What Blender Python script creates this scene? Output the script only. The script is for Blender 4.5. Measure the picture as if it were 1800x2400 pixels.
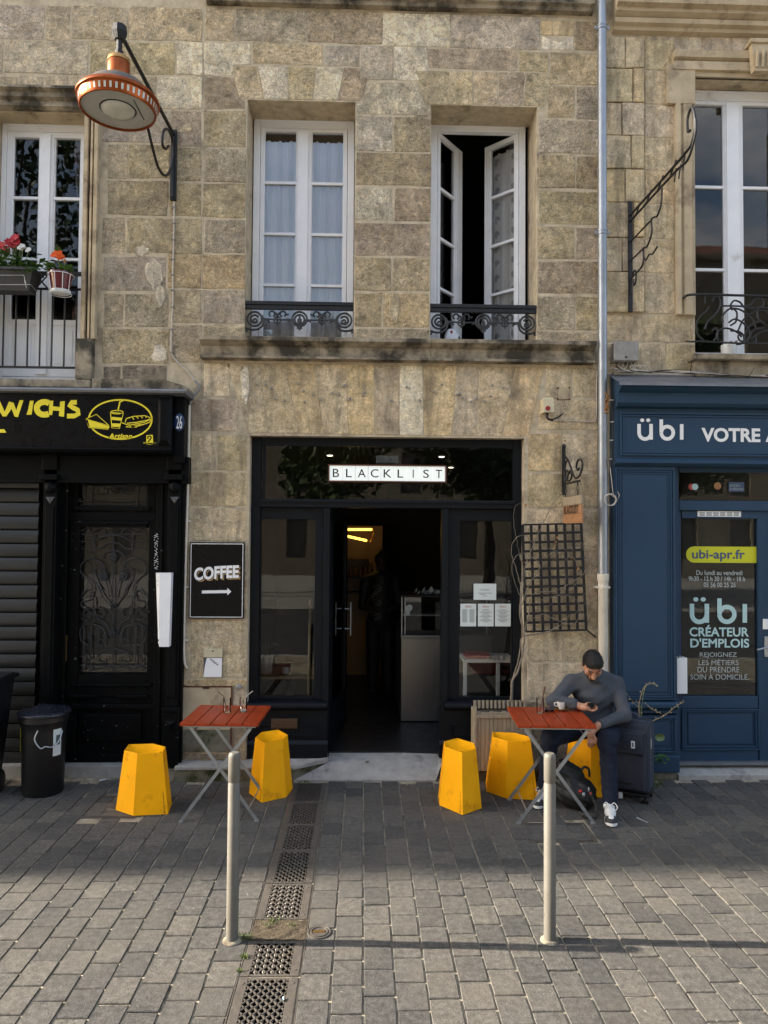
import bpy, bmesh, math, random
import numpy as np
from mathutils import Vector, Matrix, Euler

scene = bpy.context.scene
for _o in list(bpy.data.objects):
    bpy.data.objects.remove(_o, do_unlink=True)
COL = scene.collection
random.seed(7)
rad = math.radians
PI = math.pi

# ------------------------------------------------------------------ camera
CAM_H, FPX = 2.2, 1680.0                       # eye height (m), focal length in photo pixels
YAW, PITCH, ROLL = rad(1.63), rad(1.705), 0.007
CR = (Matrix.Rotation(-YAW, 3, 'Z') @ Matrix.Rotation(PI/2 + PITCH, 3, 'X') @ Matrix.Rotation(ROLL, 3, 'Z'))
CP = Vector((0, 0, CAM_H))
cam_d = bpy.data.cameras.new('camera')
cam = bpy.data.objects.new('camera', cam_d)
COL.objects.link(cam)
cam.matrix_world = Matrix.Translation(CP) @ CR.to_4x4()
cam_d.sensor_fit = 'VERTICAL'
cam_d.sensor_height = 36.0
cam_d.lens = 36.0*FPX/2400.0
cam_d.clip_start, cam_d.clip_end = 0.05, 500
scene.camera = cam
scene.render.resolution_x, scene.render.resolution_y = 768, 1024

# ------------------------------------------------------------------ sky and sun
SUN_DIR = Vector((2.169, -0.119, -1.009)).normalized()      # from the bollards' shadows
world = bpy.data.worlds.new('World')
scene.world = world
world.use_nodes = True
wn = world.node_tree
sky = wn.nodes.new('ShaderNodeTexSky')
sky.sky_type = 'NISHITA'
sky.sun_disc = False
sky.sun_elevation = math.asin(-SUN_DIR.z)
sky.sun_rotation = math.atan2(-SUN_DIR.x, -SUN_DIR.y)
sky.air_density, sky.dust_density, sky.ozone_density = 1.0, 2.5, 1.0
bg = wn.nodes['Background']
bg.inputs['Strength'].default_value = 0.125
# fair-weather clouds all over the sky, as the upper panes mirror them
tcw = wn.nodes.new('ShaderNodeTexCoord')
cln = wn.nodes.new('ShaderNodeTexNoise')
cln.inputs['Scale'].default_value, cln.inputs['Detail'].default_value, cln.inputs['Roughness'].default_value = 2.6, 9, .58
cmp_ = wn.nodes.new('ShaderNodeMapping')
cmp_.inputs['Scale'].default_value = (1, 1, 2.2)
clr = wn.nodes.new('ShaderNodeValToRGB')
clr.color_ramp.elements[0].position, clr.color_ramp.elements[1].position = .49, .63
cmx = wn.nodes.new('ShaderNodeMix')
cmx.data_type = 'RGBA'
cmx.inputs['B'].default_value = (4.8, 4.75, 4.7, 1)
wn.links.new(tcw.outputs['Generated'], cmp_.inputs['Vector'])
wn.links.new(cmp_.outputs[0], cln.inputs['Vector'])
wn.links.new(cln.outputs['Fac'], clr.inputs['Fac'])
wn.links.new(clr.outputs['Color'], cmx.inputs['Factor'])
wn.links.new(sky.outputs[0], cmx.inputs['A'])
wn.links.new(cmx.outputs['Result'], bg.inputs['Color'])
sun_d = bpy.data.lights.new('sun', 'SUN')
sun_d.energy, sun_d.angle, sun_d.color = 5.0, rad(0.55), (1.0, 0.90, 0.76)
sun = bpy.data.objects.new('sun', sun_d)
COL.objects.link(sun)
sun.location = (-20, 5, 20)
sun.rotation_euler = SUN_DIR.to_track_quat('-Z', 'Y').to_euler()
vs = scene.view_settings
vs.view_transform, vs.look, vs.exposure, vs.gamma = 'Standard', 'None', 1.88, 1.0
vs.use_curve_mapping = False
scene.render.engine = 'CYCLES'
scene.cycles.max_bounces, scene.cycles.diffuse_bounces, scene.cycles.glossy_bounces = 7, 3, 3

# ------------------------------------------------------------------ photo pixel -> point on a known plane
def ray(px, py):
    return CR @ Vector(((px-900)/FPX, -(py-1200)/FPX, -1.0))
def F(px, py, Y=6.6):
    """point of the upright plane at depth Y seen at photo pixel (px, py)"""
    d = ray(px, py); t = Y/d.y
    return Vector((t*d.x, Y, CAM_H + t*d.z))
def G(px, py, z=0.0):
    """point of the level plane at height z seen at the pixel"""
    d = ray(px, py); t = (z-CAM_H)/d.z
    return Vector((t*d.x, t*d.y, z))
def PX(p):
    v = CR.transposed() @ (Vector(p)-CP)
    return 900-FPX*v.x/v.z, 1200+FPX*v.y/v.z
def RC(x0, y0, x1, y1, Y=6.6):
    xc, yc = (x0+x1)/2, (y0+y1)/2
    return F(x0, yc, Y).x, F(x1, yc, Y).x, F(xc, y1, Y).z, F(xc, y0, Y).z

# ------------------------------------------------------------------ materials
def _nodes(name):
    m = bpy.data.materials.new(name); m.use_nodes = True
    nt = m.node_tree
    return m, nt, nt.nodes, nt.links, nt.nodes['Principled BSDF']
def _noise(N, L, co, scale, detail=6, rough=.6, dist=0):
    n = N.new('ShaderNodeTexNoise'); n.inputs['Scale'].default_value = scale
    n.inputs['Detail'].default_value = detail; n.inputs['Roughness'].default_value = rough
    n.inputs['Distortion'].default_value = dist
    L.new(co, n.inputs['Vector']); return n.outputs['Fac']
def _ramp(N, L, fac, stops):
    r = N.new('ShaderNodeValToRGB'); L.new(fac, r.inputs['Fac'])
    e = r.color_ramp.elements
    while len(e) < len(stops): e.new(.5)
    for i, (p, c) in enumerate(stops):
        e[i].position = p; e[i].color = (c, c, c, 1) if isinstance(c, (int, float)) else (*c, 1)
    return r.outputs['Color']
def _mix(N, L, fac, a, b, mode='MIX'):
    m = N.new('ShaderNodeMix'); m.data_type = 'RGBA'; m.blend_type = mode
    for s, v in ((m.inputs['Factor'], fac), (m.inputs['A'], a), (m.inputs['B'], b)):
        if hasattr(v, 'is_output'): L.new(v, s)
        elif isinstance(v, (int, float)):
            s.default_value = v if s.name == 'Factor' else (v, v, v, 1)
        else: s.default_value = (*v, 1)
    return m.outputs['Result']
def _math(N, L, op, a, b=0.0):
    m = N.new('ShaderNodeMath'); m.operation = op
    for i, v in enumerate((a, b)):
        if hasattr(v, 'is_output'): L.new(v, m.inputs[i])
        else: m.inputs[i].default_value = v
    return m.outputs[0]

def mat(name, col, rough=.6, metal=0.0, var=.15, vscale=6, bump=0.0, bscale=40, chips=None, cscale=30, cth=.68, spec=.5, stretch=None, coat=0.0, grime=None):
    m, nt, N, L, B = _nodes(name)
    tc = N.new('ShaderNodeTexCoord'); co = tc.outputs['Object']
    if stretch:
        mp = N.new('ShaderNodeMapping'); mp.inputs['Scale'].default_value = stretch
        L.new(co, mp.inputs['Vector']); co = mp.outputs[0]
    v = _ramp(N, L, _noise(N, L, co, vscale), [(.25, 1-var), (.75, 1+var)])
    c = _mix(N, L, 1.0, col, v, 'MULTIPLY')
    if grime:                                     # dirt with its own blotchy shape
        g = _ramp(N, L, _noise(N, L, co, grime[1], 8, .65), [(grime[2], 0), (grime[2]+.16, 1)])
        c = _mix(N, L, g, c, grime[0])
    if chips:
        k = _ramp(N, L, _noise(N, L, co, cscale, 5, .7), [(cth, 0), (cth+.03, 1)])
        c = _mix(N, L, k, c, chips)
    L.new(c, B.inputs['Base Color'])
    rr = _math(N, L, 'MULTIPLY_ADD', _noise(N, L, co, vscale*3), .3)
    rr.node.inputs[2].default_value = max(0.02, rough-.15)
    L.new(rr, B.inputs['Roughness'])
    B.inputs['Metallic'].default_value = metal
    B.inputs['Specular IOR Level'].default_value = spec
    B.inputs['Coat Weight'].default_value = coat
    if bump:
        b = N.new('ShaderNodeBump'); b.inputs['Strength'].default_value = bump; b.inputs['Distance'].default_value = .01
        L.new(_noise(N, L, co, bscale, 8, .65), b.inputs['Height']); L.new(b.outputs[0], B.inputs['Normal'])
    return m

def stone_mat(name, bump=.9, streak=True, dirt=.35, fine=1.0):
    """ashlar: tone from the object's own colour, grain, pits, crusts and soot of their own shapes"""
    m, nt, N, L, B = _nodes(name)
    oi = N.new('ShaderNodeObjectInfo'); tc = N.new('ShaderNodeTexCoord')
    off = N.new('ShaderNodeVectorMath'); off.operation = 'ADD'
    sc = N.new('ShaderNodeVectorMath'); sc.operation = 'SCALE'
    cb = N.new('ShaderNodeCombineXYZ')
    for i in range(3): L.new(oi.outputs['Random'], cb.inputs[i])
    L.new(cb.outputs[0], sc.inputs[0]); sc.inputs['Scale'].default_value = 37.0
    L.new(tc.outputs['Object'], off.inputs[0]); L.new(sc.outputs[0], off.inputs[1])
    co = off.outputs[0]
    big = _noise(N, L, co, 4.5, 5, .6, .6)
    mid = _noise(N, L, co, 21, 8, .74, .6)
    fin = _noise(N, L, co, 95, 6, .75)
    c = _mix(N, L, 1.0, oi.outputs['Color'], _ramp(N, L, big, [(.38, .80), (.5, 1.0), (.62, 1.20)]), 'MULTIPLY')
    c = _mix(N, L, .85*fine, c, _ramp(N, L, mid, [(.37, .50), (.47, .95), (.54, 1.04), (.64, 1.55)]), 'MULTIPLY')
    c = _mix(N, L, .7*fine, c, _ramp(N, L, fin, [(.38, .50), (.5, 1.0), (.62, 1.55)]), 'MULTIPLY')
    # warm / grey tint patches
    t = _ramp(N, L, _noise(N, L, co, 7, 4, .6, 1.0), [(.46, 0), (.66, .55)])
    c = _mix(N, L, t, c, _mix(N, L, 1.0, c, (1.07, .99, .82), 'MULTIPLY'))
    # soot and lichen, in place-fixed blotches
    sm = N.new('ShaderNodeMapping'); sm.inputs['Scale'].default_value = (1.0, 1.0, .55) if fine > .9 else (2.6, 1.0, .38)
    L.new(tc.outputs['Object'], sm.inputs['Vector'])
    g = _ramp(N, L, _noise(N, L, sm.outputs[0], 2.3, 9, .68, .4), [(.47, 0), (.66, dirt)])
    c = _mix(N, L, g, c, (.10, .088, .072))
    # pale crust flecks
    w = _ramp(N, L, _noise(N, L, co, 52, 4, .6), [(.655, 0), (.70, .75*fine)])
    c = _mix(N, L, w, c, (.58, .54, .45))
    L.new(c, B.inputs['Base Color'])
    B.inputs['Roughness'].default_value = .93
    B.inputs['Specular IOR Level'].default_value = .15
    # relief
    sx = N.new('ShaderNodeMapping'); sx.inputs['Scale'].default_value = (1, 1, 2.2); sx.inputs['Rotation'].default_value = (0, .35, 0)
    L.new(co, sx.inputs['Vector'])
    h1 = _noise(N, L, sx.outputs[0], 22, 9, .74, .8)
    vo = N.new('ShaderNodeTexVoronoi'); vo.inputs['Scale'].default_value = 45; L.new(co, vo.inputs['Vector'])
    pit = _ramp(N, L, vo.outputs['Distance'], [(.0, 0), (.28, 1)])
    h = _math(N, L, 'ADD', h1, _math(N, L, 'MULTIPLY', pit, .12))
    h = _math(N, L, 'ADD', h, _math(N, L, 'MULTIPLY', big, .6))
    b = N.new('ShaderNodeBump'); b.inputs['Strength'].default_value = bump; b.inputs['Distance'].default_value = .06
    L.new(h, b.inputs['Height']); L.new(b.outputs[0], B.inputs['Normal'])
    return m

def glass_mat(name, ior=1.6, tint=(1, 1, 1), rough=0.0, opac=0.0, opcol=(.5, .5, .5)):
    m, nt, N, L, B = _nodes(name); N.remove(B)
    out = N['Material Output']
    fr = N.new('ShaderNodeFresnel'); fr.inputs['IOR'].default_value = ior
    t = N.new('ShaderNodeBsdfTransparent'); t.inputs['Color'].default_value = (*tint, 1)
    g = N.new('ShaderNodeBsdfGlossy'); g.inputs['Roughness'].default_value = rough
    mx = N.new('ShaderNodeMixShader'); L.new(fr.outputs[0], mx.inputs[0])
    L.new(t.outputs[0], mx.inputs[1]); L.new(g.outputs[0], mx.inputs[2])
    L.new(mx.outputs[0], out.inputs['Surface'])
    tc = N.new('ShaderNodeTexCoord')
    b = N.new('ShaderNodeBump'); b.inputs['Strength'].default_value = .03; b.inputs['Distance'].default_value = .02
    L.new(_noise(N, L, tc.outputs['Object'], 2.5, 2), b.inputs['Height'])
    L.new(b.outputs[0], g.inputs['Normal'])
    return m
def emit_mat(name, col, s):
    m, nt, N, L, B = _nodes(name)
    B.inputs['Base Color'].default_value = (*col, 1)
    B.inputs['Emission Color'].default_value = (*col, 1); B.inputs['Emission Strength'].default_value = s
    return m

MT = {}
def build_materials():
    d = MT
    d['stone'] = stone_mat('ashlar_stone')
    d['stone_smooth'] = stone_mat('worn_dressed_stone', .5, True, .62, .75)
    d['mortar'] = mat('lime_mortar', (.50, .42, .30), .95, var=.25, vscale=14, bump=.7, bscale=60, spec=.1, grime=((.22, .18, .13), 3, .54))
    d['sill'] = mat('weathered_sill_stone', (.33, .28, .205), .95, var=.35, vscale=7, bump=.6, bscale=45, spec=.1, grime=((.065, .058, .047), 3.2, .43))
    d['plaster'] = mat('smooth_lime_stone', (.46, .375, .255), .95, var=.2, vscale=5, bump=.5, bscale=30, spec=.1, grime=((.22, .17, .12), 4, .52))
    d['paver'] = None
    m, nt, N, L, B = _nodes('grey_sandstone_paver')
    oi = N.new('ShaderNodeObjectInfo'); tc = N.new('ShaderNodeTexCoord'); ge = N.new('ShaderNodeNewGeometry')
    at = N.new('ShaderNodeAttribute'); at.attribute_name = 'tone'; 
    co = ge.outputs['Position']
    tone = _math(N, L, 'ADD', oi.outputs['Random'], at.outputs['Fac'])
    tone = _math(N, L, 'FRACT', tone)
    c = _ramp(N, L, tone, [(.0, (.060, .059, .056)), (.3, (.074, .071, .066)), (.65, (.087, .083, .075)), (1, (.103, .096, .084))])
    c = _mix(N, L, 1.0, c, _ramp(N, L, _noise(N, L, co, 26, 7, .7), [(.38, .72), (.5, 1), (.62, 1.3)]), 'MULTIPLY')
    c = _mix(N, L, 1.0, c, _ramp(N, L, _noise(N, L, co, 150, 3, .7), [(.38, .7), (.62, 1.35)]), 'MULTIPLY')
    c = _mix(N, L, _ramp(N, L, _noise(N, L, co, 1.6, 6, .6), [(.45, 0), (.75, .5)]), c, (.135, .12, .097))
    c = _mix(N, L, _ramp(N, L, _noise(N, L, co, 11, 3, .5), [(.70, 0), (.735, .6)]), c, (.045, .043, .04))
    c = _mix(N, L, _ramp(N, L, _noise(N, L, co, 30, 2, .5), [(.74, 0), (.76, .7)]), c, (.30, .29, .26))
    L.new(c, B.inputs['Base Color']); B.inputs['Roughness'].default_value = .8; B.inputs['Specular IOR Level'].default_value = .25
    b = N.new('ShaderNodeBump'); b.inputs['Strength'].default_value = .55; b.inputs['Distance'].default_value = .008
    L.new(_noise(N, L, co, 75, 8, .75), b.inputs['Height']); L.new(b.outputs[0], B.inputs['Normal'])
    d['paver'] = m
    d['sand'] = mat('joint_sand', (.36, .315, .235), .97, var=.35, vscale=14, bump=.8, bscale=120, spec=.1, grime=((.12, .10, .075), 5, .5))
    d['asphalt'] = mat('street_asphalt', (.07, .07, .07), .9, var=.25, vscale=3, bump=.4, bscale=90, spec=.2)
    d['concrete'] = mat('worn_concrete', (.36, .345, .315), .9, var=.22, vscale=9, bump=.4, bscale=60, spec=.2, grime=((.16, .15, .14), 6, .55), chips=(.09, .085, .08), cscale=16, cth=.72)
    d['moss'] = mat('mossy_stone', (.20, .185, .14), .95, var=.4, vscale=12, bump=.8, bscale=40, spec=.1, grime=((.05, .055, .025), 6, .45))
    d['soil'] = mat('dry_soil', (.085, .068, .048), .97, var=.4, vscale=20, bump=1.0, bscale=60, spec=.1)
    d['white_frame'] = mat('white_window_paint', (.80, .81, .83), .45, var=.06, vscale=5, bump=.05, bscale=20, grime=((.5, .49, .47), 4, .62))
    d['iron'] = mat('black_iron', (.012, .012, .013), .5, metal=.2, var=.3, vscale=20, bump=.2, bscale=80)
    d['old_iron'] = mat('cast_iron_paint', (.03, .032, .034), .55, metal=.2, var=.3, vscale=25, bump=.25, bscale=90)
    d['black_paint'] = mat('chipped_black_paint', (.0035, .004, .0045), .45, spec=.09, var=.3, vscale=8, bump=.1, bscale=30, chips=(.30, .28, .26), cscale=38, cth=.755)
    d['black_paint_worn'] = mat('flaking_black_paint', (.0035, .004, .0045), .45, spec=.09, var=.3, vscale=8, bump=.15, bscale=30, chips=(.32, .30, .28), cscale=26, cth=.66, stretch=(.55, 1, 1.3))
    d['shutter'] = mat('black_shutter_paint', (.020, .0205, .020), .36, metal=.1, spec=.5, var=.35, vscale=6, bump=.1, bscale=30, chips=(.22, .22, .21), cscale=30, cth=.74, stretch=(.25, 1, 1.6))
    d['shop_black'] = mat('satin_black_blue_paint', (.0055, .0075, .0105), .42, spec=.2, var=.15, vscale=5, bump=.04, bscale=25)
    d['blue'] = mat('dark_blue_joinery_paint', (.016, .046, .090), .5, spec=.35, var=.07, vscale=3, bump=.04, bscale=25, chips=(.25, .27, .3), cscale=22, cth=.80)
    d['zinc'] = mat('zinc_sheet', (.20, .21, .23), .5, metal=.6, var=.2, vscale=8, bump=.1, bscale=10)
    d['pipe'] = mat('galvanised_zinc_pipe', (.30, .325, .36), .42, metal=.6, var=.18, vscale=5, bump=.05, bscale=15)
    d['pipe_cream'] = mat('cream_cast_pipe', (.62, .57, .48), .6, var=.15, vscale=7, bump=.1, bscale=40, grime=((.3, .25, .18), 9, .66))
    d['copper'] = mat('lacquered_copper', (.33, .078, .018), .34, metal=.8, var=.4, vscale=8)
    d['brass'] = mat('aged_brass', (.48, .28, .10), .35, metal=.85, var=.2, vscale=10)
    d['lamp_grey'] = mat('lamp_hood_grey', (.13, .115, .105), .45, metal=.3, var=.2, vscale=6)
    d['lamp_white'] = mat('lamp_inner_grey', (.42, .43, .40), .5, var=.1, vscale=8)
    d['lamp_glass'] = mat('frosted_lamp_glass', (.55, .56, .50), .15, var=.12, vscale=12, coat=.5)
    d['wire'] = mat('pale_cable', (.50, .46, .40), .6, var=.15, vscale=20)
    d['wire_black'] = mat('black_cable', (.015, .015, .015), .6, var=.15, vscale=20)
    d['grey_plastic'] = mat('grey_weathered_plastic', (.24, .23, .21), .7, var=.25, vscale=14, bump=.2, bscale=50)
    d['pane'] = glass_mat('window_glass', 1.36)
    d['bright_pane'] = glass_mat('sky_reflecting_glass', 1.75)
    d['shop_pane'] = glass_mat('shop_glass', 1.48, (.80, .82, .82))
    d['thin_glass'] = glass_mat('drinking_glass', 1.32, (.985, .99, .99))
    d['curtain'] = mat('white_curtain', (.93, .93, .95), .9, var=.06, vscale=4, spec=.1)
    d['dot_curtain'] = None
    m, nt, N, L, B = _nodes('dotted_curtain')
    tc = N.new('ShaderNodeTexCoord'); mp = N.new('ShaderNodeMapping'); mp.inputs['Scale'].default_value = (0, 0, 6.2)
    L.new(tc.outputs['UV'], mp.inputs['Vector'])
    mp.inputs['Scale'].default_value = (2, 13, 1)
    fr = N.new('ShaderNodeVectorMath'); fr.operation = 'FRACTION'; L.new(mp.outputs[0], fr.inputs[0])
    sb = N.new('ShaderNodeVectorMath'); sb.operation = 'SUBTRACT'; L.new(fr.outputs[0], sb.inputs[0]); sb.inputs[1].default_value = (.5, .5, 0)
    ml = N.new('ShaderNodeVectorMath'); ml.operation = 'MULTIPLY'; L.new(sb.outputs[0], ml.inputs[0]); ml.inputs[1].default_value = (1.25, 1, 0)
    le = N.new('ShaderNodeVectorMath'); le.operation = 'LENGTH'; L.new(ml.outputs[0], le.inputs[0])
    dots = _ramp(N, L, le.outputs['Value'], [(.24, 1), (.27, 0)])
    L.new(_mix(N, L, dots, (.42, .42, .42), (.20, .20, .21)), B.inputs['Base Color']); B.inputs['Roughness'].default_value = .9
    d['dot_curtain'] = m
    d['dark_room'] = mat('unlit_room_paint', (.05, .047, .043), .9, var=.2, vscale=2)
    d['yellow'] = mat('yellow_stool_plastic', (.98, .43, .003), .62, spec=.15, var=.09, vscale=5, bump=.03, bscale=40, grime=((.66, .25, .004), 7, .58), chips=(.30, .12, .01), cscale=24, cth=.70)
    d['print'] = mat('black_print', (.02, .016, .01), .6)
    d['table_wood'] = mat('red_stained_wood', (.31, .040, .009), .45, spec=.22, var=.28, vscale=5, bump=.06, bscale=50, stretch=(10, 1, 4), coat=.08)
    d['steel'] = mat('galvanised_flat_steel', (.42, .45, .47), .38, metal=.8, var=.2, vscale=12, bump=.05, bscale=50)
    d['bollard'] = mat('cream_bollard_paint', (.125, .116, .096), .55, var=.12, vscale=12, bump=.06, bscale=60, chips=(.03, .026, .022), cscale=18, cth=.67, grime=((.12, .10, .08), 7, .55))
    d['cast_cover'] = mat('cast_iron_cover', (.115, .102, .088), .55, metal=.35, var=.3, vscale=18, bump=.3, bscale=80, grime=((.11, .088, .06), 9, .57))
    d['bin'] = mat('black_bin_plastic', (.008, .008, .009), .45, var=.2, vscale=6)
    d['bag'] = mat('bin_liner', (.014, .016, .022), .28, var=.3, vscale=9, bump=.6, bscale=14)
    d['wood_grey'] = mat('weathered_slat_wood', (.30, .245, .17), .85, var=.35, vscale=4, bump=.3, bscale=30, stretch=(14, 14, 1.2), grime=((.13, .11, .07), 4, .58))
    d['sign_black'] = mat('black_enamel', (.003, .003, .004), .3, var=.05, spec=.2)
    d['white'] = mat('white_paint', (.80, .80, .80), .5, var=.03)
    d['gold'] = mat('gold_print', (.55, .36, .14), .5, var=.05)
    d['yellow_print'] = mat('yellow_lettering', (.80, .66, .02), .5, var=.05)
    d['paper'] = mat('paper_sheet', (.62, .68, .66), .8, var=.04)
    d['ink'] = mat('grey_ink', (.10, .11, .11), .8, var=.05)
    d['red_ink'] = mat('red_ink', (.45, .08, .06), .8, var=.05)
    d['teal_print'] = mat('pale_teal_vinyl', (.42, .60, .60), .6, var=.04)
    d['grey_print'] = mat('pale_grey_vinyl', (.38, .42, .41), .6, var=.04)
    d['lime'] = mat('lime_vinyl', (.55, .55, .015), .6, var=.04)
    d['blue_ink'] = mat('blue_ink', (.05, .08, .16), .6, var=.04)
    d['leaf'] = mat('green_leaf', (.055, .13, .025), .55, var=.35, vscale=12)
    d['leaf_pale'] = mat('pale_green_leaf', (.16, .22, .07), .55, var=.3, vscale=12)
    d['tree_leaf'] = mat('tree_foliage', (.045, .085, .022), .6, var=.4, vscale=1.5)
    d['bark'] = mat('bark', (.09, .075, .06), .9, var=.3, vscale=6, bump=.5, bscale=20)
    d['vine'] = mat('dry_vine_bark', (.20, .165, .125), .85, var=.35, vscale=18, bump=.4, bscale=60)
    d['dead_leaf'] = mat('dead_leaf', (.24, .11, .035), .8, var=.3, vscale=20)
    d['red_petal'] = mat('red_petal', (.38, .008, .018), .6, var=.3, vscale=20)
    d['orange_petal'] = mat('orange_petal', (.80, .12, .01), .6, var=.3, vscale=20)
    d['white_petal'] = mat('white_petal', (.75, .74, .70), .6, var=.1, vscale=20)
    d['pot_red'] = mat('glossy_wine_red_pot', (.10, .002, .012), .18, var=.1, coat=.6)
    d['pot_black'] = mat('dark_plastic_trough', (.035, .034, .034), .55, var=.2)
    d['pot_white'] = mat('white_glazed_pot', (.66, .68, .68), .3, var=.05)
    d['rope_wood'] = mat('orange_sign_board', (.36, .17, .07), .75, var=.45, vscale=5, bump=.2, bscale=30, stretch=(1, 2, 9), grime=((.20, .17, .14), 5, .52))
    d['oak'] = mat('pale_oak', (.42, .27, .13), .5, var=.2, vscale=4, stretch=(1, 1, 8))
    d['stainless'] = mat('brushed_stainless', (.26, .26, .26), .38, metal=.9, var=.08, vscale=3, stretch=(20, 1, 1))
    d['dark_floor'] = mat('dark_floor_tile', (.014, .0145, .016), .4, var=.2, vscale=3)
    d['tile_wall'] = mat('ochre_wall_tile', (.30, .17, .06), .45, var=.2, vscale=4)
    d['skin'] = mat('skin', (.44, .22, .135), .5, var=.12, vscale=22, bump=.05, bscale=90)
    d['hair'] = mat('short_black_hair', (.008, .0075, .007), .5, spec=.4, var=.4, vscale=90, bump=.8, bscale=160)
    d['beard'] = mat('dark_beard', (.035, .02, .014), .7, var=.4, vscale=90, bump=.6, bscale=160)
    d['sweater'] = mat('grey_blue_knit', (.070, .077, .090), .92, var=.12, vscale=10, bump=.35, bscale=140, spec=.15)
    d['jeans'] = mat('dark_denim', (.012, .016, .030), .85, var=.3, vscale=16, bump=.3, bscale=160, spec=.2)
    d['shoe_white'] = mat('white_leather', (.70, .70, .68), .5, var=.06, vscale=12)
    d['shoe_black'] = mat('black_suede', (.025, .025, .026), .7, var=.15, vscale=12)
    d['case'] = mat('navy_luggage_fabric', (.020, .025, .038), .8, var=.25, vscale=60, bump=.3, bscale=240)
    d['case_trim'] = mat('navy_trim', (.05, .06, .09), .5, var=.1)
    d['backpack'] = mat('black_nylon', (.006, .006, .006), .6, var=.3, vscale=14, bump=.5, bscale=25)
    d['ceramic'] = mat('white_ceramic', (.72, .72, .70), .25, var=.03)
    d['saucer'] = mat('brown_saucer', (.30, .14, .04), .4, var=.15)
    d['coffee'] = mat('milk_foam', (.45, .32, .20), .5)
    d['phone'] = mat('black_phone', (.005, .005, .006), .15, coat=.5)
    d['red'] = mat('red_plastic', (.55, .01, .015), .4)
    d['cream_box'] = mat('aged_cream_plastic', (.55, .49, .33), .6, var=.12, vscale=14)
    d['alarm_red'] = mat('alarm_red', (.26, .015, .02), .4)
    d['enamel_blue'] = mat('blue_enamel_plate', (.008, .03, .09), .3)
    d['neon'] = emit_mat('amber_tube', (1.0, .55, .06), 1.4)
    d['spot'] = emit_mat('warm_spot', (1.0, .85, .6), 2.0)
    d['tile_lit'] = emit_mat('lit_opal_tile', (.80, .84, .80), .12)
    d['brown_trim'] = mat('rust_brown_frame', (.10, .030, .012), .5, var=.2)
    d['bronze'] = mat('bronze_grille', (.12, .075, .045), .5, metal=.5, var=.2)
    d['opp_stone'] = mat('opposite_stone', (.34, .29, .22), .95, var=.2, vscale=1.2, spec=.1)
    d['dark_glass'] = mat('far_window', (.17, .16, .145), .35, var=.1)
    d['roof'] = mat('roof_tile', (.22, .10, .06), .9, var=.25, vscale=6)
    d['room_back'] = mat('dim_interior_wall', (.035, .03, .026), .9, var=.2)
    d['grass'] = mat('weed_green', (.10, .14, .03), .8, var=.3, vscale=30)
    d['dry'] = mat('dry_stalk', (.34, .27, .16), .85, var=.25, vscale=30)
build_materials()

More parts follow.
